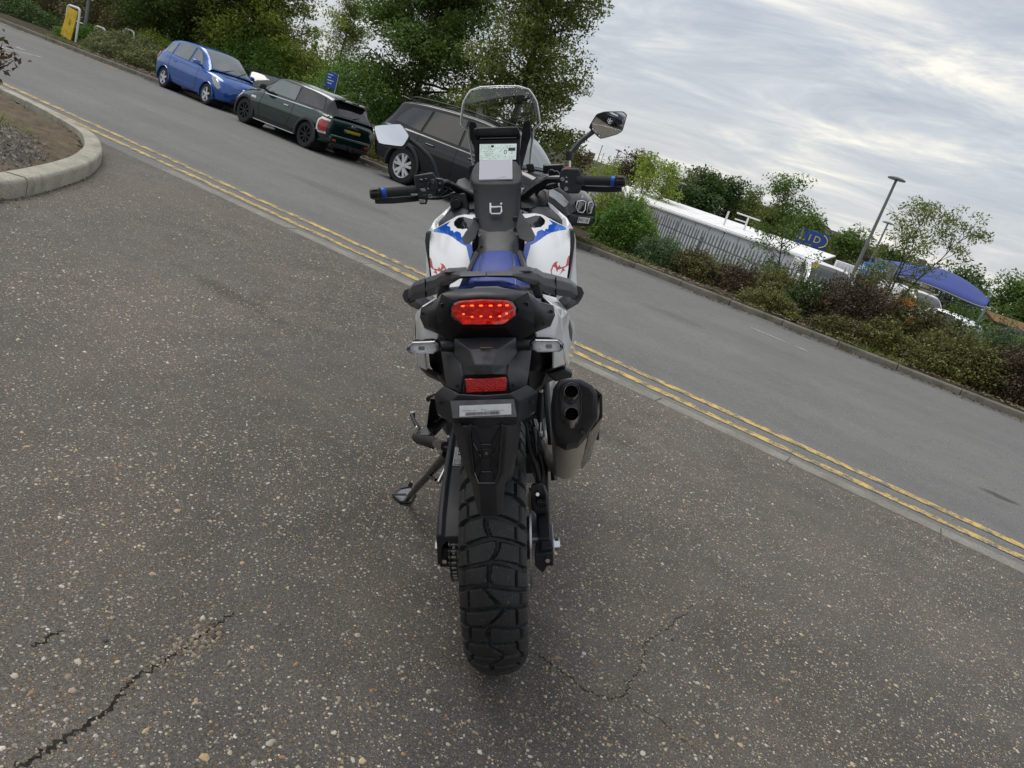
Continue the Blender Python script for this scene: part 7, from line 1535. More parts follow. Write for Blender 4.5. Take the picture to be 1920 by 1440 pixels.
# ---- planting left of the blue hatchback
bush('grey green spreading shrub just left of the blue hatchback', (-22.3556,14.6,0.374)[0], 14.3, 1.75, .95, .78, L_grey, 17000, .045, seed=31, wild=.1)
bush('small bright green shrub beside the white hoop barrier', (-25.2255,14.8,0.2538)[0], 14.6, .95, .7, .55, L_hedge, 7000, .05, seed=32)
bush('yellow green bush top behind the grey green shrub', (-23.8176,16.2,0.6596)[0], 16.2, 1.6, .8, 1.0, L_yel, 8000, .055, seed=33)
bush('tangled brown shrub behind the sign post', (-30.5198,18.5,0.9734)[0], 18.5, 2.4, 1.2, 2.5, L_brown, 16000, .075, seed=34)
bush('tall dark brown shrub behind the yellow sign', (-35.4146,19.5,0.659)[0], 19.5, 2.6, 1.2, 2.6, L_purple, 14000, .08, seed=35)
bush('dull olive shrub right of the sign post', (-27.3754,17.5,0.9112)[0], 17.5, 1.7, 1.0, 1.8, L_brown, 11000, .065, seed=36)
bush('low dark hedge along the kerb at the far left', (-30.9689,16,0.031)[0], 15.2, 3.6, .8, .75, L_dark, 14000, .06, name='hedge', cat='hedge', seed=37, lump=.15)
bush('yellow green hedge top behind the dark handrail', (-38.7097,19.5,0.1064)[0], 19.0, 3.4, 1.0, 1.5, L_yel, 12000, .08, name='hedge', cat='hedge', seed=38, lump=.15)
bush('low scrubby plant on the verge between the green hatchback and the off-roader', (-11.7321,13.7,0.2326)[0], 13.75, .75, .55, .55, L_mix, 5000, .035, seed=39)
bush('straggly green plant beside the rear wheel of the black off-roader', (-12.256,14.8,0.4644)[0], 14.9, 1.1, .6, .85, L_hedge, 7000, .04, seed=40)
# ---- shrubs along the far kerb, right of the motorcycle
bush('dense round green bush right of the black off-roader', (-5.7352,14.2,0.495)[0], 14.35, .72, .62, .98, L_hedge, 15000, .036, seed=41, lump=.16, wild=.06)
bush('pale green shrub behind the dense round bush', (-6.6737,16,0.8258)[0], 16.0, 1.0, .6, 1.15, L_yel, 8000, .045, seed=42, wild=.2)
bush('low blue green shrub between the round bush and the brownish shrubs', (-4.7722,14,0.2673)[0], 14.0, .55, .45, .55, L_blue, 5500, .032, seed=43)
bush('brownish green shrub in front of the palisade fence', (-4.0689,14.1,0.2546)[0], 14.15, .62, .5, .50, L_brown, 9000, .032, seed=44)
bush('thin grey green shrub sprouting against the palisade pales', (-3.9273,15.4,0.3506)[0], 15.4, .9, .4, .44, L_grey, 6000, .036, seed=45, wild=.25)
bush('twiggy purple brown shrub at the foot of the fence', (-3.2061,14.3,0.2579)[0], 14.35, .62, .5, .50, L_purple, 8500, .030, seed=46, wild=.18)
bush('mid green shrub below the slender tree', (-2.5187,14.5,0.2553)[0], 14.5, .72, .55, .62, L_mix, 10000, .034, seed=47)
bush('dark green shrub left of the purple thicket', (-1.8895,14.4,0.2396)[0], 14.3, .62, .5, .68, L_dark, 8500, .034, seed=48)
bush('large dark purple thicket in front of the parked white vans', (-1.1336,14.3,0.1877)[0], 14.25, .95, .62, 1.02, L_purple, 17000, .030, seed=49, wild=.14)
bush('reddish twiggy shrub on top of the purple thicket', (-1.1189,15.3,0.5787)[0], 15.2, .7, .5, 1.0, L_brown, 7500, .032, seed=50, wild=.22)
bush('green shrub hung with orange berries', (-0.3708,14.5,0.2906)[0], 14.45, .55, .48, .98, L_mix, 8500, .034, seed=51, berries=420)
bush('low leafy shrub under the berry bush at the kerb', (-0.5478,13.6,0.0287)[0], 13.65, .60, .42, .50, L_mix, 7000, .034, seed=52)
bush('dark topped shrub in front of the blue canopy', (0.4566,15.2,0.5957)[0], 15.1, .75, .55, .92, L_dark, 9500, .036, seed=53)
bush('pinkish brown shrub between the berry bush and the dark topped shrub', (0.0768,14.6,0.3719)[0], 14.6, .58, .45, .86, L_brown, 7500, .032, seed=54)
bush('broad olive shrub at the kerb near the right edge', (0.6369,13.7,0.1572)[0], 13.75, .85, .5, .72, L_mix, 11000, .034, seed=55)
bush('soft feathery green shrub near the right edge', (0.9909,14.7,0.6042)[0], 14.7, .72, .5, .95, L_blue, 9000, .032, seed=56, wild=.2)
bush('dark shrub at the kerb, rightmost of the planting', (1.419,13.7,0.1419)[0], 13.8, .70, .5, .75, L_purple, 9000, .034, seed=57)
bush('green shrub at the right edge beyond the feathery shrub', (1.5749,14.9,0.5983)[0], 14.9, .9, .55, .95, L_mix, 10000, .036, seed=58)
for i, (px3, sd) in enumerate((((-1.1552,13.5,-0.1737), 61), ((0.2094,13.4,-0.1414), 62), ((-2.4084,13.5,-0.0972), 63))):
    bush(('low creeping shrub at the kerb below the purple thicket', 'low yellowish shrub spilling over the kerb below the pinkish shrub', 'low leafy tuft at the kerb below the mid green shrub')[i], px3[0], 13.45, .6, .35, .34, (L_brown, L_mix, L_mix)[i], 4500, .032, seed=sd)
# ---- slender trees standing in the planting
plant_tree((-2.7465,15.6,0.4487), 'slender young tree in front of the blue and yellow sign', 2.25, .85, .40, 32, 130, 6000, .055, L_oak, seed=71, cl=.19, trunk_r=.026, profile=lambda t: 1.05-.70*t, lean=(-.62, 0))
plant_tree((-0.9031,16.2,0.7164), 'spreading sparse young tree in front of the blue canopy', 2.6, .82, .85, 34, 190, 6000, .055, L_oak2, seed=72, cl=.16, trunk_r=.032, multi=3, lean=(.25, 0))
# ---- far trees
def far_tree(label, p, top, cr, mat, seed, n=7000, ls=.2, th=.6, cl=.7, name='tree', group=None):
    zb = -2.2; h = top[2]-zb; return tree(name, label, (p[0], p[1], zb), h, cr, th, 22, 110, n, ls, mat, group, seed=seed, cl=cl)
far_tree('lime green tree above the left end of the white warehouse', (-15.5551,39.0133,1.0015), (-15.8607,38.8901,3.1499), 0.85, L_lime, 81, 3800, .15, cl=.5)
far_tree('second lime green tree right of the first, above the warehouse roof', (-14.205,38.4606,1.268), (-14.5888,38.3167,3.2462), .72, L_lime, 82, 3000, .15, cl=.45)
far_tree('dark red brown tree behind the lime green trees', (-21.1523,50.7699,1.4959), (-21.5655,50.5957,3.5415), 1.6, L_purple, 83, 5000, .2)
far_tree('lime green tree top left of the lamp post, beside the grip', (-20.8678,45.4372,1.2337), (-21.0355,45.3598,2.1416), 0.7, L_lime, 84, 2200, .16)
far_tree('dark green tree mass behind the warehouse, left half', (-15.7055,49.5715,1.1852), (-15.8911,49.5124,3.3393), 2.2, L_dark, 85, 11000, .2)
far_tree('dark green tree behind the warehouse, right of the tree mass', (-14.7381,51.9499,1.3588), (-15.3734,51.7654,3.6569), 1.9, L_dark, 86, 9000, .2)
far_tree('low dark tree left of the tree mass behind the warehouse', (-15.9969,47.3719,0.8716), (-16.3915,47.2368,2.3979), 1.4, L_dark, 87, 7000, .18)
far_tree('round pale olive tree right of the dark tree mass', (-13.6612,54.3081,1.5429), (-14.7763,54.0154,3.9883), 1.35, L_oak2, 88, 4500, .17, cl=.5)
far_tree('olive tree line behind the roof frame', (-12.9392,58.5882,1.3315), (-13.9132,58.3646,3.2514), 1.9, L_mix, 89, 7000, .2)
far_tree('dark tree behind the blue and yellow sign', (-9.7314,57.1778,1.1123), (-10.6206,57.0193,3.2447), 2.3, L_oak, 90, 9000, .2)
far_tree('dark green tree below the long brown roof', (-6.6071,55.6089,0.97), (-7.4372,55.5039,2.4896), 2.4, L_oak, 91, 9000, .2)
far_tree('dark green tree right of the tall lamp posts', (-4.1711,59.8548,0.8004), (-4.8935,59.8001,2.6189), 2.0, L_dark, 92, 7500, .2)
far_tree('dark green trees behind the blue canopy', (0.9087,51.9921,0.5128), (0.3602,51.9988,2.3963), 2.4, L_dark, 93, 9000, .2)
far_tree('large dark tree right of the blue canopy', (3.299,45.8815,0.1113), (1.9564,45.9584,2.5176), 2.5, L_oak, 94, 15000, .18)
far_tree('dark tree at the right edge of the view', (4.2949,43.7899,0.358), (3.465,43.8634,2.1836), 2.4, L_oak, 95, 12000, .18)
far_tree('hazy brown green tree by the terrace roofs', (-26.9622,53.6008,1.3717), (-27.4373,53.3591,2.6424), 1.5, L_brown, 96, 4500, .2)
far_tree('olive tree between the terrace roofs and the lime trees', (-24.9444,56.7607,1.1375), (-25.2827,56.6108,2.3904), 1.7, L_oak2, 97, 5000, .2)
# a twig reaching in at the left edge from the island planting
tw = thing('island_shrub', 'leafless looking twig shrub on the island at the left edge', 'shrub', (-8.35, 3.1, .08))
bm = bmesh.new(); tipw = []
for a, b in (((-6.5773,3.1,0.5967), (-6.3525,3.1,0.798)), ((-6.5694,3.1,0.5594), (-6.1503,3.1,0.7206)), ((-6.6292,3.1,0.467), (-6.315,3.1,0.7304)), ((-6.6371,3.1,0.5048), (-6.4403,3.1,0.8555))):
    A = Vector((-8.7, 3.1, .05)); Bq = Vector(a); Cq = Vector(b); o_ = Vector((-8.35, 3.1, .08)); q = spline([A-o_, Bq-o_, Cq-o_], 6); tube('', q, [.012-.010*i/(len(q)-1) for i in range(len(q))], None, n=5, bm=bm); tipw += q[5:]
bm_obj('stems', bm, M_twig, tw, 180); tp = np.array([tuple(p) for p in tipw]); tp = tp[rng.integers(0, len(tp), 110)]+rng.normal(0, .035, (110, 3)); leaves('foliage', tp, .05, L_purple, tw)
# grass tufts and weeds along the verge edge and on the island
def grass(name, P, h0, h1, mat):
    N = len(P); a = rng.uniform(0, 2*PI, N); h = rng.uniform(h0, h1, N); w = .004+.003*rng.uniform(0, 1, N); ln_ = rng.normal(0, .5, (N, 2))*h[:, None]
    d = np.stack([np.cos(a)*w, np.sin(a)*w, np.zeros(N)], -1); top = P+np.column_stack([ln_, h]); V = np.stack([P-d, P+d, top], 1); return quads_np(name, V, mat, None, 3, 0, 'stuff')
M_grass = leaf_mat('verge_grass', [(.05, .075, .02), (.08, .095, .03), (.10, .10, .045), (.06, .085, .025)])
N = 9000; gxv = rng.uniform(-26, 5, N); kp = np.array([mnoise.noise(Vector((a*.45, 0, 7))) for a in gxv]) > .05; grass('grass', np.column_stack([gxv, YF+.15+np.abs(rng.normal(0, .25, N)), np.full(N, .085)])[kp], .04, .13, M_grass)
N = 500; grass('weeds', np.column_stack([rng.normal(-7.6, .35, N), rng.normal(3.5, .12, N), np.full(N, .09)]), .02, .07, M_grass)

# ================================================================== FENCE, LAMP POSTS, SIGNS, BUILDINGS BEYOND
M_galv = simple('galvanised_steel', (.26, .275, .285), .5, .2, .5, 0, .15, 20)
M_post = simple('painted_lamp_steel', (.20, .21, .21), .5, .3)
M_white = simple('white_cladding', (.80, .82, .84), .45, 0, .5, 0, .05, 2)
M_wroof = simple('white_roof_sheet', (.82, .83, .82), .5, 0, .5, 0, .06, 1)
M_brick = simple('brown_brick', (.16, .11, .08), .85, 0, .3, 0, .25, 1.5)
M_tile = simple('dark_roof_tiles', (.07, .055, .05), .85, 0, .3, 0, .2, 2)
M_cream = simple('cream_render', (.50, .40, .26), .8, 0, .3, 0, .1, 1)
M_win = simple('far_window_glass', (.05, .06, .07), .1, 0, .8)
M_pale = simple('white_frame_paint', (.75, .75, .74), .5)
# palisade fence: pales and rails, each pale a piece of its own
fa, fb = Vector((-10.7155,25.3264,0.968)), Vector((-1.1699,17.7615,0.6945)); fa.z = 0; fb.z = 0
fd = (fb-fa); FL = fd.length; fd.normalize(); fn = Vector((-fd.y, fd.x, 0))
pf = thing('palisade_fence', 'grey steel palisade fence with pointed pales in front of the white warehouse', 'fence', tuple(fa), math.atan2(fd.y, fd.x))
pv = []; hgt = 2.0
for z in (0, hgt-.10): pv += [(-.036, .0, z), (-.018, -.018, z), (0, -.006, z), (.018, -.018, z), (.036, .0, z)]
pv += [(-.022, -.008, hgt-.03), (0, -.008, hgt), (.022, -.008, hgt-.03)]
pfaces = [(i, i+1, i+6, i+5) for i in range(4)]+[(5, 6, 10), (6, 7, 11, 10), (7, 8, 12, 11), (8, 9, 12)]
o0 = mk('pale', pv, pfaces, M_galv, pf, 0); m_ = o0.modifiers.new('solid', 'SOLIDIFY'); m_.thickness = .004
npal = int(FL/.158)
def ztop(t): return .93*(1-t)+.80*t
o0.location = (0, 0, ztop(0)-hgt)
for i in range(1, npal):
    o = o0.copy(); COL.objects.link(o); o.parent = pf; o.location = (i*.158+rng.normal(0, .003), rng.normal(0, .003), ztop(i/npal)-hgt+rng.normal(0, .006)); o.rotation_euler = (0, rng.normal(0, .008), 0)
for dz in (-.32, -1.55):
    tube('rail', [(0, .03, ztop(0)+dz), (FL, .03, ztop(1)+dz)], .026, M_galv, pf, 6)
for k in range(int(FL/2.7)+1): box('fence_post', (k*2.7, .075, ztop(k*2.7/FL)-1.15), (.06, .06, 1.9), M_galv, pf, (0, 0, 0), 0)
# white warehouse
wx0, wx1, wy = (-16.9952,36,0.9571)[0], (-5.1859,36,1.2343)[0], 36.0
wh = thing('warehouse', 'long low white clad warehouse with a pale roof behind the palisade fence', 'warehouse', (0, 0, 0))
ze, zrg = (-11.2902,36,0.9184)[2], (-11.4249,36,1.2439)[2]+.16
n = 16; pw = (wx1-wx0)/n
pm = box('wall_panel', (wx0+pw*.5, wy, (ze-3)/2), (pw-.03, .16, ze+3), M_white, wh, (0, 0, 0), .012)
for i in range(1, n): o = pm.copy(); COL.objects.link(o); o.parent = wh; o.location.x = wx0+pw*(i+.5)
box('wall_core', ((wx0+wx1)/2, wy+3.2, (ze-3)/2-.05), (wx1-wx0-.1, 6.1, ze+2.9), M_white, wh, (0, 0, 0), 0)
rm = plate('roof_sheet', [(wx0, wy-.18, ze+.03), (wx0+pw-.012, wy-.18, ze+.03), (wx0+pw-.012, wy+4.5, zrg), (wx0, wy+4.5, zrg)], (0, 0, .06), M_wroof, wh, 0)
for i in range(1, n): o = rm.copy(); COL.objects.link(o); o.parent = wh; o.location.x = pw*i
box('gutter', ((wx0+wx1)/2, wy-.22, ze-.01), (wx1-wx0, .12, .10), M_wroof, wh, (0, 0, 0), .02)
tube('roof_vent_pipe', [((-10.0851,37,1.4017)[0], 37, ze), (-10.0955,37,1.8218)], .05, M_pale, wh, 8)
fr = Vector((-9.3233,38,1.418)); ft_ = Vector((-9.3471,38,1.868)); tube('roof_frame_post', [fr-Vector((0, 0, .3)), ft_], .05, M_pale, wh, 6); d_ = Vector((1, 0, 0)); tube('roof_frame_rail', [ft_-d_*.62+Vector((0, 0, .02)), ft_+d_*.62], .04, M_pale, wh, 6); tube('roof_frame_rail', [ft_-d_*.6-Vector((0, 0, .28)), ft_-Vector((0, 0, .28))], .035, M_pale, wh, 6)

# lamp posts
def lamp_post(label, b, t, r=.06, disc=.28, group=None):
    b, t = Vector(b), Vector(t); zb = -2.2; root = thing('lamp_post', label, 'lamp post', (t.x, t.y, zb), 0, group); H_ = t.z-zb
    tube('pole', [(0, 0, 0), (0, 0, H_*.55), (0, 0, H_)], [r, r*.85, r*.6], M_post, root, 10); tube('base', [(0, 0, 0), (0, 0, .9)], r*1.35, M_post, root, 10)
    lathe('lamp_head', [(0, 0), (disc, -.01), (disc*1.02, .03), (disc*.7, .07), (.05, .10), (0, .10)], M_post, root, (0, 0, H_), 'z', 20); return root
lamp_post('tallest grey lamp post with a flat disc head, left of the blue canopy', (-2.974,29.8522,0.8896), (-3.0305,29.8465,4.4611), .075, .30)
lamp_post('second grey lamp post just right of the tallest one', (-3.6283,43.8501,1.5909), (-3.9308,43.8241,3.8301), .07, .28)
lamp_post('short far lamp post between the two tall ones', (-6.1055,63.7081,2.7385), (-6.4018,63.679,3.6932), .06, .24)
lamp_post('far lamp post with a flat head above the lime green tree by the grip', (-24.5128,54.7643,2.2541), (-24.6171,54.7174,3.7349), .06, .26)
lamp_post('leftmost thin mast against the sky right of the mirror stem', (-28.332,59.6095,2.3214), (-28.3714,59.5908,3.8849), .05, .05)
lamp_post('faint thin mast beside the leftmost mast', (-33.8884,72.4678,2.4404), (-34.0272,72.4027,3.8159), .045, .05)
lamp_post('pale lamp post in front of the dark trees behind the warehouse', (-14.9236,43.5119,1.6286), (-14.9788,43.4929,2.5289), .05, .22)

# signs
M_sblue = simple('sign_blue', (.015, .075, .36), .45); M_syel = simple('sign_yellow', (.85, .60, .02), .5); M_swht = simple('sign_white', (.78, .78, .78), .5); M_dark = simple('sign_black', (.015, .015, .017), .5)
c0 = Vector((-7.9803,49.359,2.0222)); yaw = math.atan2(c0.y, c0.x)-PI/2
sg_ = thing('store_sign', 'blue sign with yellow lettering and a yellow ring behind the slender tree', 'sign', (c0.x, c0.y, -2.2), yaw); hz_ = c0.z+2.2
box('sign_board', (0, 0, hz_), (1.75, .22, .92), M_sblue, sg_, (0, 0, 0), .02); tube('sign_pole', [(-.5, .1, 0), (-.5, .1, hz_)], .09, M_post, sg_, 10); tube('sign_pole', [(.5, .1, 0), (.5, .1, hz_)], .09, M_post, sg_, 10)
rot_f = Matrix(((1, 0, 0), (0, 0, -1), (0, 1, 0)))
bm = bmesh.new(); tube('', [(.36+.50*math.cos(a), -.13, hz_+.40*math.sin(a)) for a in np.linspace(-1.25, 1.25, 20)], .035, None, n=6, bm=bm, caps=False); bm_obj('sign_ring', bm, M_syel, sg_, 60)
text('sign_lettering', 'L', .80, M_syel, sg_, (-.62, -.12, hz_), rot_f, ext=.01); text('sign_lettering', 'I D', .58, M_syel, sg_, (.10, -.12, hz_), rot_f, ext=.01)
c0 = Vector((-17.0473,17,1.4852)); fs = thing('blue_sign', 'small blue notice on a thin pole above the green hatchback', 'sign', (c0.x, 16.0, .1), R(12))
c0 = Vector((-16.0637,16,1.4657)); fs.location = (c0.x, 16.0, .05)
zz = c0.z-.05; plate('sign_board', [(-.16, 0, zz-.22), (.17, 0, zz-.20), (.17, 0, zz+.18), (-.16, 0, zz+.22)], (0, .03, 0), M_sblue, fs, .004); tube('sign_pole', [(.17, .03, 0), (.17, .03, zz+.2)], .012, M_pale, fs, 8)
for k, (w_, x_) in enumerate(((.16, -.05), (.10, -.07), (.20, -.02), (.13, -.03))): box('sign_print', (x_, -.002, zz+.13-.075*k), (w_, .004, .022), M_swht, fs, (0, 0, 0), 0)
# yellow board in a white hoop, hoops and sign post at the far left
def hoop(label, a, b, h, r=.030, group=None, name='hoop_barrier', mat=None):
    a, b = Vector(a), Vector(b); root = thing(name, label, 'barrier', tuple(a), 0, group); d = b-a; q = .10
    u = d.normalized(); tube('hoop_rail', [Vector((0, 0, -.05)), Vector((0, 0, h-q)), Vector((0, 0, h-q*.3))+u*q*.25, Vector((0, 0, h))+u*q, d-u*q+Vector((0, 0, h)), d-u*q*.25+Vector((0, 0, h-q*.3)), d+Vector((0, 0, h-q)), d+Vector((0, 0, -.05))], r, mat or M_pale, root, 8); return root, d
ya, yb = Vector((-25.2636,14,0.0498)), Vector((-24.6134,14,0.1362)); ya.z = yb.z = .08
yh, yd = hoop('white tubular hoop holding a yellow notice board by the far left kerb', ya, yb, 1.02, .035)
yl_ = thing('yellow_notice_board', 'weathered yellow notice board hung in the white hoop at the far left', 'sign', tuple(ya)); u = yd.normalized(); L_ = yd.length
plate('board', [u*.02-u*.13+Vector((0, -.06, .12)), u*(L_*.72)+Vector((0, -.06, .04)), u*(L_-.06)+Vector((0, -.03, .92)), u*.07+Vector((0, -.03, .97))], (0, .025, 0), simple('weathered_yellow', (.66, .44, .02), .6, 0, .4, 0, .25, 6), yl_, .004)
plate('board_mark', [u*(L_*.36)+Vector((0, -.068, .48)), u*(L_*.50)+Vector((0, -.068, .50)), u*(L_*.47)+Vector((0, -.066, .63)), u*(L_*.40)+Vector((0, -.066, .66))], (0, .003, 0), simple('faded_green', (.36, .38, .05), .7), yl_, 0)
ha, hb_ = Vector((-25.4289,15,0.4004)), Vector((-24.8858,15,0.462)); ha.z = hb_.z = .1
hoop('white hoop barrier standing beside the grey sign post', ha, hb_, .66, .028); hoop_c = thing  # second hoop, mostly in the shrub
ha, hb_ = Vector((-24.8816,15.6,0.5856)), Vector((-24.3487,15.6,0.6456)); ha.z = hb_.z = .1
hoop('white hoop barrier almost buried in the grey green shrub', ha, hb_, .86, .028)
sp0 = Vector((-25.7856,14.9,0.3648)); spt = Vector((-25.8667,14.9,1.3739)); sp = thing('sign_post', 'grey post with a black sign edge by the white hoops', 'sign post', (sp0.x, 14.9, .06))
tube('post', [(0, 0, 0), (0, 0, spt.z+.3)], .058, M_post, sp, 12); box('sign_plate', (0, -.07, spt.z+.34), (.62, .02, .62), M_dark, sp, (0, 0, 0), .01)
box('plate_border', (0, -.066, spt.z+.34), (.66, .02, .66), M_swht, sp, (0, 0, 0), .01); [box('plate_print', (x_, -.083, spt.z+.12), (.06, .004, .10), M_swht, sp, (0, 0, 0), 0) for x_ in (-.18, -.09, .02, .12, .20)]
hr = thing('handrail', 'dark metal handrail over the low hedge at the far left', 'railing', tuple((-33.8143,15.9,0.2187)))
p0_ = Vector((-33.8143,15.9,0.2187)); p1_ = Vector((-29.04,15.9,0.341)); tube('rail', [Vector((0, 0, 0)), p1_-p0_], .045, M_dark, hr, 8); p2_ = Vector((-26.7683,15.4,0.55))
tube('rail_post', [p1_-p0_, p1_-p0_-Vector((0, 0, .9))], .035, M_dark, hr, 8)
wr_ = thing('white_rail', 'thin white rails between the yellow board and the grey post', 'railing', tuple((-26.4994,15,0.6829)))
a_ = Vector((-26.5075,15,0.7145)); 
for q0, q1 in (((-26.5075,15,0.7145), (-26.0805,15,0.7145)), ((-26.4684,15,0.4398), (-25.6965,15,0.5107)), ((-26.4109,15,0.3345), (-26.0204,15,0.3631))): tube('rail', [Vector(q0)-a_, Vector(q1)-a_], .02, M_pale, wr_, 6)

# houses and flats on the skyline
def house(label, c, w, d, zt, roof_h, wallm, roofm, yaw=0., nwin=3, name='house'):
    c = Vector(c); root = thing(name, label, 'building', (c.x, c.y, -2.4), yaw); H_ = zt-roof_h+2.4
    box('wall', (0, 0, H_/2), (w, d, H_), wallm, root, (0, 0, 0), .02)
    bmr = bmesh.new(); rp = [(-w/2-.3, -d/2-.3, H_), (w/2+.3, -d/2-.3, H_), (w/2+.3, d/2+.3, H_), (-w/2-.3, d/2+.3, H_), (-w/2-.1, 0, H_+roof_h), (w/2+.1, 0, H_+roof_h)]
    v = [bmr.verts.new(p) for p in rp]
    for f in ((0, 1, 5, 4), (2, 3, 4, 5), (1, 2, 5), (3, 0, 4), (0, 3, 2, 1)): bmr.faces.new([v[i] for i in f])
    ro = bm_obj('roof', bmr, roofm, root, 0)
    for i in range(nwin):
        x = -w/2+w*(i+.5)/nwin; f = box('window', (x, -d/2-.02, H_-1.1), (w/nwin*.45, .08, .9), M_pale, root, (0, 0, 0), 0); box('pane', (0, -.045, 0), (w/nwin*.45-.16, .02, .74), M_win, f, (0, 0, 0), 0)
    for i in range(max(1, nwin//2)): box('chimney', (-w/2+w*(i+.5)/max(1, nwin//2), .2, H_+roof_h+.25), (.7, .6, 1.2), M_brick, root, (0, 0, 0), .02)
    return root
p = (-41.7373,85.3405,2.3252); house('terrace house roof with a chimney between the mirror stem and the lime trees', p, 10, 7, (-42.0178,85.2027,3.2031)[2], 2.4, M_brick, M_tile, R(6), 3)
p = (-45.901,88.8431,2.4937); house('farther terrace house roof left of the chimney roof', p, 9, 7, (-46.1683,88.7045,3.3554)[2], 2.4, M_brick, M_tile, R(6), 3)
fl = thing('apartment_block', 'dark flat roofed block with a tan rooftop box on the skyline above the warehouse', 'building', ((-33.6557,99.46,4.4512)[0], (-33.6557,99.46,4.4512)[1], -2.4), R(10))
zf = (-33.774,99.4199,4.7693)[2]+2.4; zt_ = (-33.533,99.5014,5.9949)[2]+2.4
box('wall', (0, 0, zf/2), (4.6, 6, zf), M_tile, fl, (0, 0, 0), .03); box('rooftop_box', (1.6, 0, (zf+zt_)/2), (3.4, 5, zt_-zf), M_cream, fl, (0, 0, 0), .03); box('wall', (2.6, -.3, zf/2-.2), (2.4, 6, zf-.5), M_cream, fl, (0, 0, 0), .03)
for i in range(4):
    f = box('window', (-1.6+1.1*i, -3.03, zf-1.2), (.7, .08, 1.1), M_pale, fl, (0, 0, 0), 0); box('pane', (0, -.045, 0), (.58, .02, .95), M_win, f, (0, 0, 0), 0)
tr_ = thing('terrace_building', 'long brown roofed terrace on the skyline behind the lamp posts', 'building', (0, 0, 0))
for i, (a, zt0) in enumerate((((-22.7072,97.3878,3.4034), (-23.1406,97.2857,4.4797)), ((-17.608,94.3714,3.1282), (-18.1267,94.2731,4.3782)), ((-12.6617,91.1245,2.9593), (-13.0971,91.063,3.9807)), ((-8.8931,89.5596,2.7638), (-9.2541,89.523,3.5951)), ((-4.8096,87.8685,2.5439), (-5.141,87.8497,3.2937)))):
    box('wall', (a[0], a[1], (zt0[2]-1.2-2.4)/2-.0), (7.2, 6, zt0[2]-1.2+2.4), M_brick if i % 2 else M_cream, tr_, (0, 0, R(5)), .03); box('roof', (a[0], a[1], zt0[2]-.5), (7.6, 6.6, 1.3), M_tile, tr_, (0, 0, R(5)), .4)
    for k in (-2, 0, 2): f = box('window', (a[0]+k, a[1]-3.05-k*.09, zt0[2]-1.9), (.9, .1, .9), M_pale, tr_, (0, 0, R(5)), 0); box('pane', (0, -.055, 0), (.74, .02, .74), M_win, f, (0, 0, 0), 0)
    box('chimney', (a[0]+1.5, a[1], zt0[2]+.3), (.8, .7, 1.0), M_brick, tr_, (0, 0, 0), .03)

# ---- the lower yard: vans, cars, the car-wash canopy
vanB = [(-2.5, .45, 1.0, 1.02, .80, .86, .80), (-2.46, .35, 1.05, 1.07, .88, .95, .90), (-1.0, .30, 1.06, 1.08, .90, .97, .92), (.9, .30, 1.06, 1.09, .90, .97, .92), (1.5, .30, 1.04, 1.10, .90, .96, .88), (2.15, .32, .95, 1.04, .84, .90, .78), (2.42, .36, .78, .84, .70, .76, .64), (2.5, .44, .6, .64, .56, .62, .52)]
vanG = [(-2.49, 1.86, .86, .80, 1.02), (-2.40, 1.93, .90, .82, 1.03), (-1, 1.97, .91, .84, 1.04), (.35, 1.96, .91, .84, 1.04), (.75, 1.86, .90, .82, 1.04), (1.75, 1.12, .86, .76, 1.03)]
vanW = [(0, [(-.05, 1.15), (1.05, 1.12), (.80, 1.55), (.50, 1.78), (-.05, 1.80)])]
def van(label, p, rz, sc=1., group=None, z=-1.7):
    car, by_, ln, pt, mc = build_car('white_van', label, 'van', (p[0], p[1], z), rz, sc, vanB, vanG, .97, 3.0, .33, .22, M_wh, M_wh, vanW, (C_glass, C_glass), (C_alloy, 5, 'bar'), {'ws': (.72, 1.66), 'rw': (-2.48, -2.43), 'group': group})
    mc(1.05, 1.22, M_wh, 1.1); pt('headlight', [(1.95, .80), (2.30, .66), (2.40, .70), (2.20, .88)], C_lamp, .01)
    plate('grille', [(2.46, -.45, .66), (2.46, .45, .66), (2.52, .42, .52), (2.52, -.42, .52)], (.02, 0, 0), C_trim, car, .01); plate('bumper_intake', [(2.50, -.5, .46), (2.50, .5, .46), (2.50, .45, .36), (2.50, -.45, .36)], (.03, 0, 0), C_trim, car, .01)
    return car, pt
p = (-4.1143,30.7258,0.7504); van('white van with dark windows parked behind the fence beside the yellow notice', (p[0], p[1]), R(-70), .95, z=p[2]-1.6)
p = (-3.4165,33.8279,0.5492); van('white van parked left of the pale container, nose towards the road', (p[0], p[1]), R(-75), .8, z=p[2]-1.5)
p = (-2.6039,32.8971,0.5209); small_car('white_car', 'white car parked in front of the tallest lamp post', (p[0], p[1], p[2]-1.35), R(-80), .9, M_wh, greenA, bodyA, win=winA, wb=2.38, wr=.29, W=.845)
p = (-0.6816,24.9907,1.0133); v_, pt_ = van('white van with a blue oval emblem on its bonnet beside the sparse tree', (p[0], p[1]), R(-55), .55, z=p[2]-.9)
lathe('bonnet_emblem', [(0, .03), (.30, .02), (.34, -.02)], M_sblue, v_, (1.95, 0, 1.10), 'z', 20); 
p = (0.1873,23.9993,1.0442); small_car('white_car', 'white car with a rounded roof in front of the blue canopy', (p[0], p[1], p[2]-1.05), R(150), .62, M_wh, greenA, bodyA, win=winA, wb=2.38, wr=.29, W=.845)
c_ = Vector((-4.2172,37.7653,0.9437)); bxn = thing('storage_container', 'pale grey container standing behind the white vans', 'container', (c_.x, c_.y, -2.3), R(8)); box('container_body', (0, 0, (c_.z+2.3+.35)/2), (1.05, 2.4, c_.z+2.3+.35), M_white, bxn, (0, 0, 0), .03)
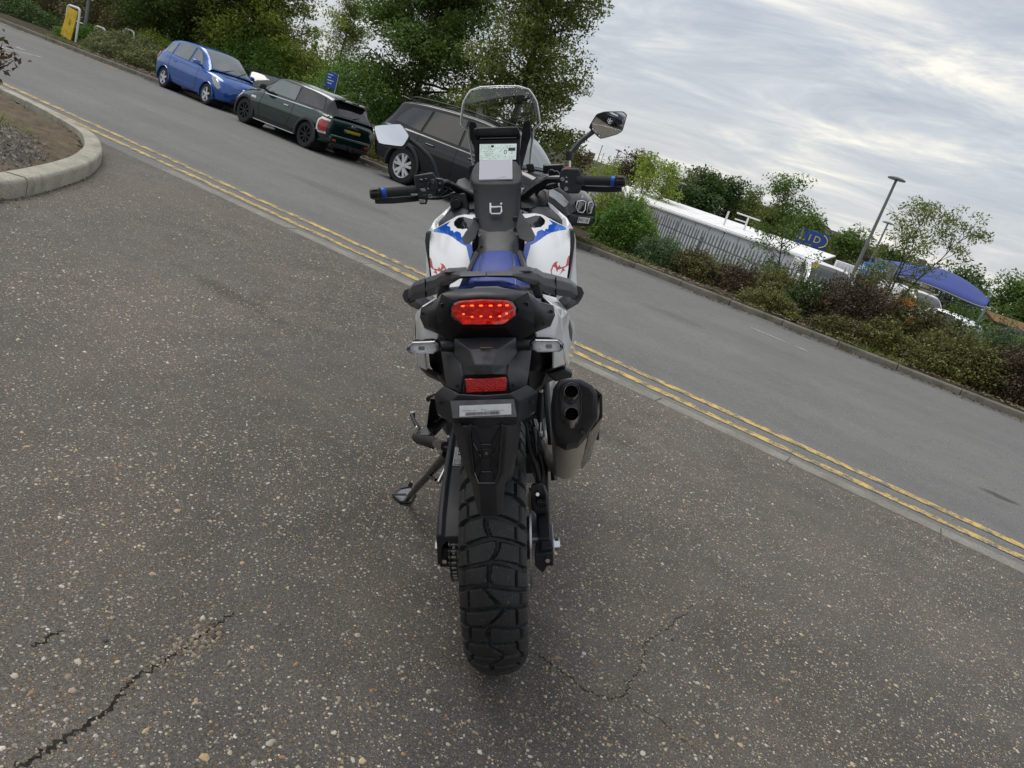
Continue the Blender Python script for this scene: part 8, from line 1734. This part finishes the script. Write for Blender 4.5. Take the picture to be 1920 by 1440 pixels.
for k in range(6): box('container_rib', (-.45+.18*k, -1.21, (c_.z+2.6)/2), (.05, .03, c_.z+2.5), M_white, bxn, (0, 0, 0), .005)
c_ = Vector((-3.1072,21.2743,0.9675)); yn = thing('yellow_notice', 'round topped yellow notice fixed to the fence pales near the white van', 'sign', tuple(c_), math.atan2(fd.y, fd.x)); plate('notice_board', [(.11*math.cos(a), 0, .11*math.sin(a)) for a in np.linspace(0, 2*PI, 14, endpoint=False)], (0, .01, 0), simple('notice_yellow', (.55, .43, .12), .5), yn, .002); box('notice_print', (0, -.004, .05), (.08, .004, .022), simple('notice_ink', (.35, .22, .03), .6), yn, (0, 0, 0), 0)
# canopy: bowed blue fabric roof on a frame
cw = thing('carwash_canopy', 'blue bowed fabric canopy on a pale frame at the right', 'canopy', (0, 0, 0))
top_l = [(-3.612,39.8366,1.8193), (-3.0676,39.8822,1.8807), (-2.2866,39.9346,2.0545), (-1.5297,39.9707,2.2472), (-0.6367,39.9949,2.3608), (0.1388,39.9998,2.2819), (0.8925,39.99,2.0222), (1.7339,39.9624,1.4976)]
bot_l = [(-2.896,35.8833,1.359), (-2.2851,35.9274,1.3895), (-1.794,35.9553,1.4739), (-1.1615,35.9813,1.5167), (-0.3851,35.9979,1.4985), (0.4207,35.9975,1.4275), (1.0617,35.9843,1.3704), (1.502,35.9687,1.3789)]
Pc = np.array([[np.array(a)*(1-t)+np.array(b)*t+np.array([0, 0, .25*math.sin(PI*t)]) for t in np.linspace(0, 1, 8)] for a, b in zip([tuple(p) for p in spline(top_l, 5)], [tuple(p) for p in spline(bot_l, 5)])])
o = grid_np('canopy_fabric', Pc, simple('canopy_blue', (.035, .06, .25), .6, 0, .4, 0, .12, 1.2), cw, smooth=180); m = o.modifiers.new('solid', 'SOLIDIFY'); m.thickness = .05
tube('canopy_edge_rail', [tuple(p) for p in spline(bot_l, 5)], .035, M_galv, cw, 6); tube('canopy_rail', [(-2.4217,36.9207,1.1448), (-0.1824,36.9996,1.1263), (1.6343,36.9639,1.2284)], .035, M_galv, cw, 6); tube('canopy_rail', [(-1.8359,36.9544,1.3609), (0.606,36.995,1.2833), (1.6237,36.9644,1.343)], .03, M_galv, cw, 6)
for p in ((-2.1262,35.9372,1.829), (1.5191,35.9679,1.3856), (-0.0973,39.9999,1.4176)): tube('canopy_leg', [p, (p[0], p[1], -2.3)], .05, M_galv, cw, 8)
q0 = Vector((-2.2446,34.928,1.6325)); q1 = Vector((q0.x, q0.y, -2.2)); tube('canopy_mast', [q0+Vector((0, 0, .2)), q1], .13, M_post, cw, 10)
bn = thing('banner', 'light blue banner with white lettering left of the blue canopy', 'banner', tuple((-2.8084,35.8903,1.4149)), 0); bl = Vector((-2.8084,35.8903,1.4149))
b4 = [Vector(p)-bl for p in ((-3.4357,35.8357,1.0411), (-2.1942,35.9331,1.1829), (-2.1731,35.9344,1.8359), (-3.4486,35.8344,1.5935))]
plate('banner_sheet', b4, (0, .03, 0), simple('banner_blue', (.10, .27, .50), .6), bn, .004); ex_ = (b4[1]-b4[0]).normalized(); ez_ = (b4[3]-b4[0]-ex_*ex_.dot(b4[3]-b4[0])).normalized(); rotb = Matrix((ex_, ez_, ex_.cross(ez_))).transposed()
text('banner_lettering', 'the mobile', .34, M_swht, bn, (b4[0]+b4[1]+b4[2]+b4[3])/4-Vector((0, .03, 0)), rotb, ext=.004)
# warm brown bank and dark tyres at the far right edge
tp_ = thing('black_drain_pipe', 'dark round topped pipe end below the dark trees at the right edge', 'pipe', tuple((2.0304,25.419,0.9878))); tube('pipe_shell', [(-.3, .1, -.15), (0, 0, 0), (.25, -.05, -.08), (.4, -.1, -.3)], .14, M_dark, tp_, 12)
bk = thing('earth_bank', 'low orange brown bank at the right edge below the dark trees', 'bank', tuple((1.7314,27.9464,1.227)))
bk['kind'] = 'structure'; del bk['category']
o_ = Vector((1.7314,27.9464,1.227)); V = [Vector(p)-o_ for p in ((1.2869,28.9714,1.2869), (2.2942,26.9024,1.289), (2.4444,25.8848,1.0711), (1.5213,26.9571,1.0642))]; plate('bank_face', V, (0, 1.2, -.1), mat_soil('orange_soil', (.15, .085, .04), (.25, .15, .07)), bk, .03)
# yard surface under the vans
yd_x, yd_y = np.linspace(-14, 24, 20), np.linspace(22, 60, 20); YX_, YY_ = np.meshgrid(yd_x, yd_y, indexing='ij'); grid_np('lower_yard', np.stack([YX_, YY_, terrain(YX_, YY_)+.03], -1), M_lower, None, kind='structure')
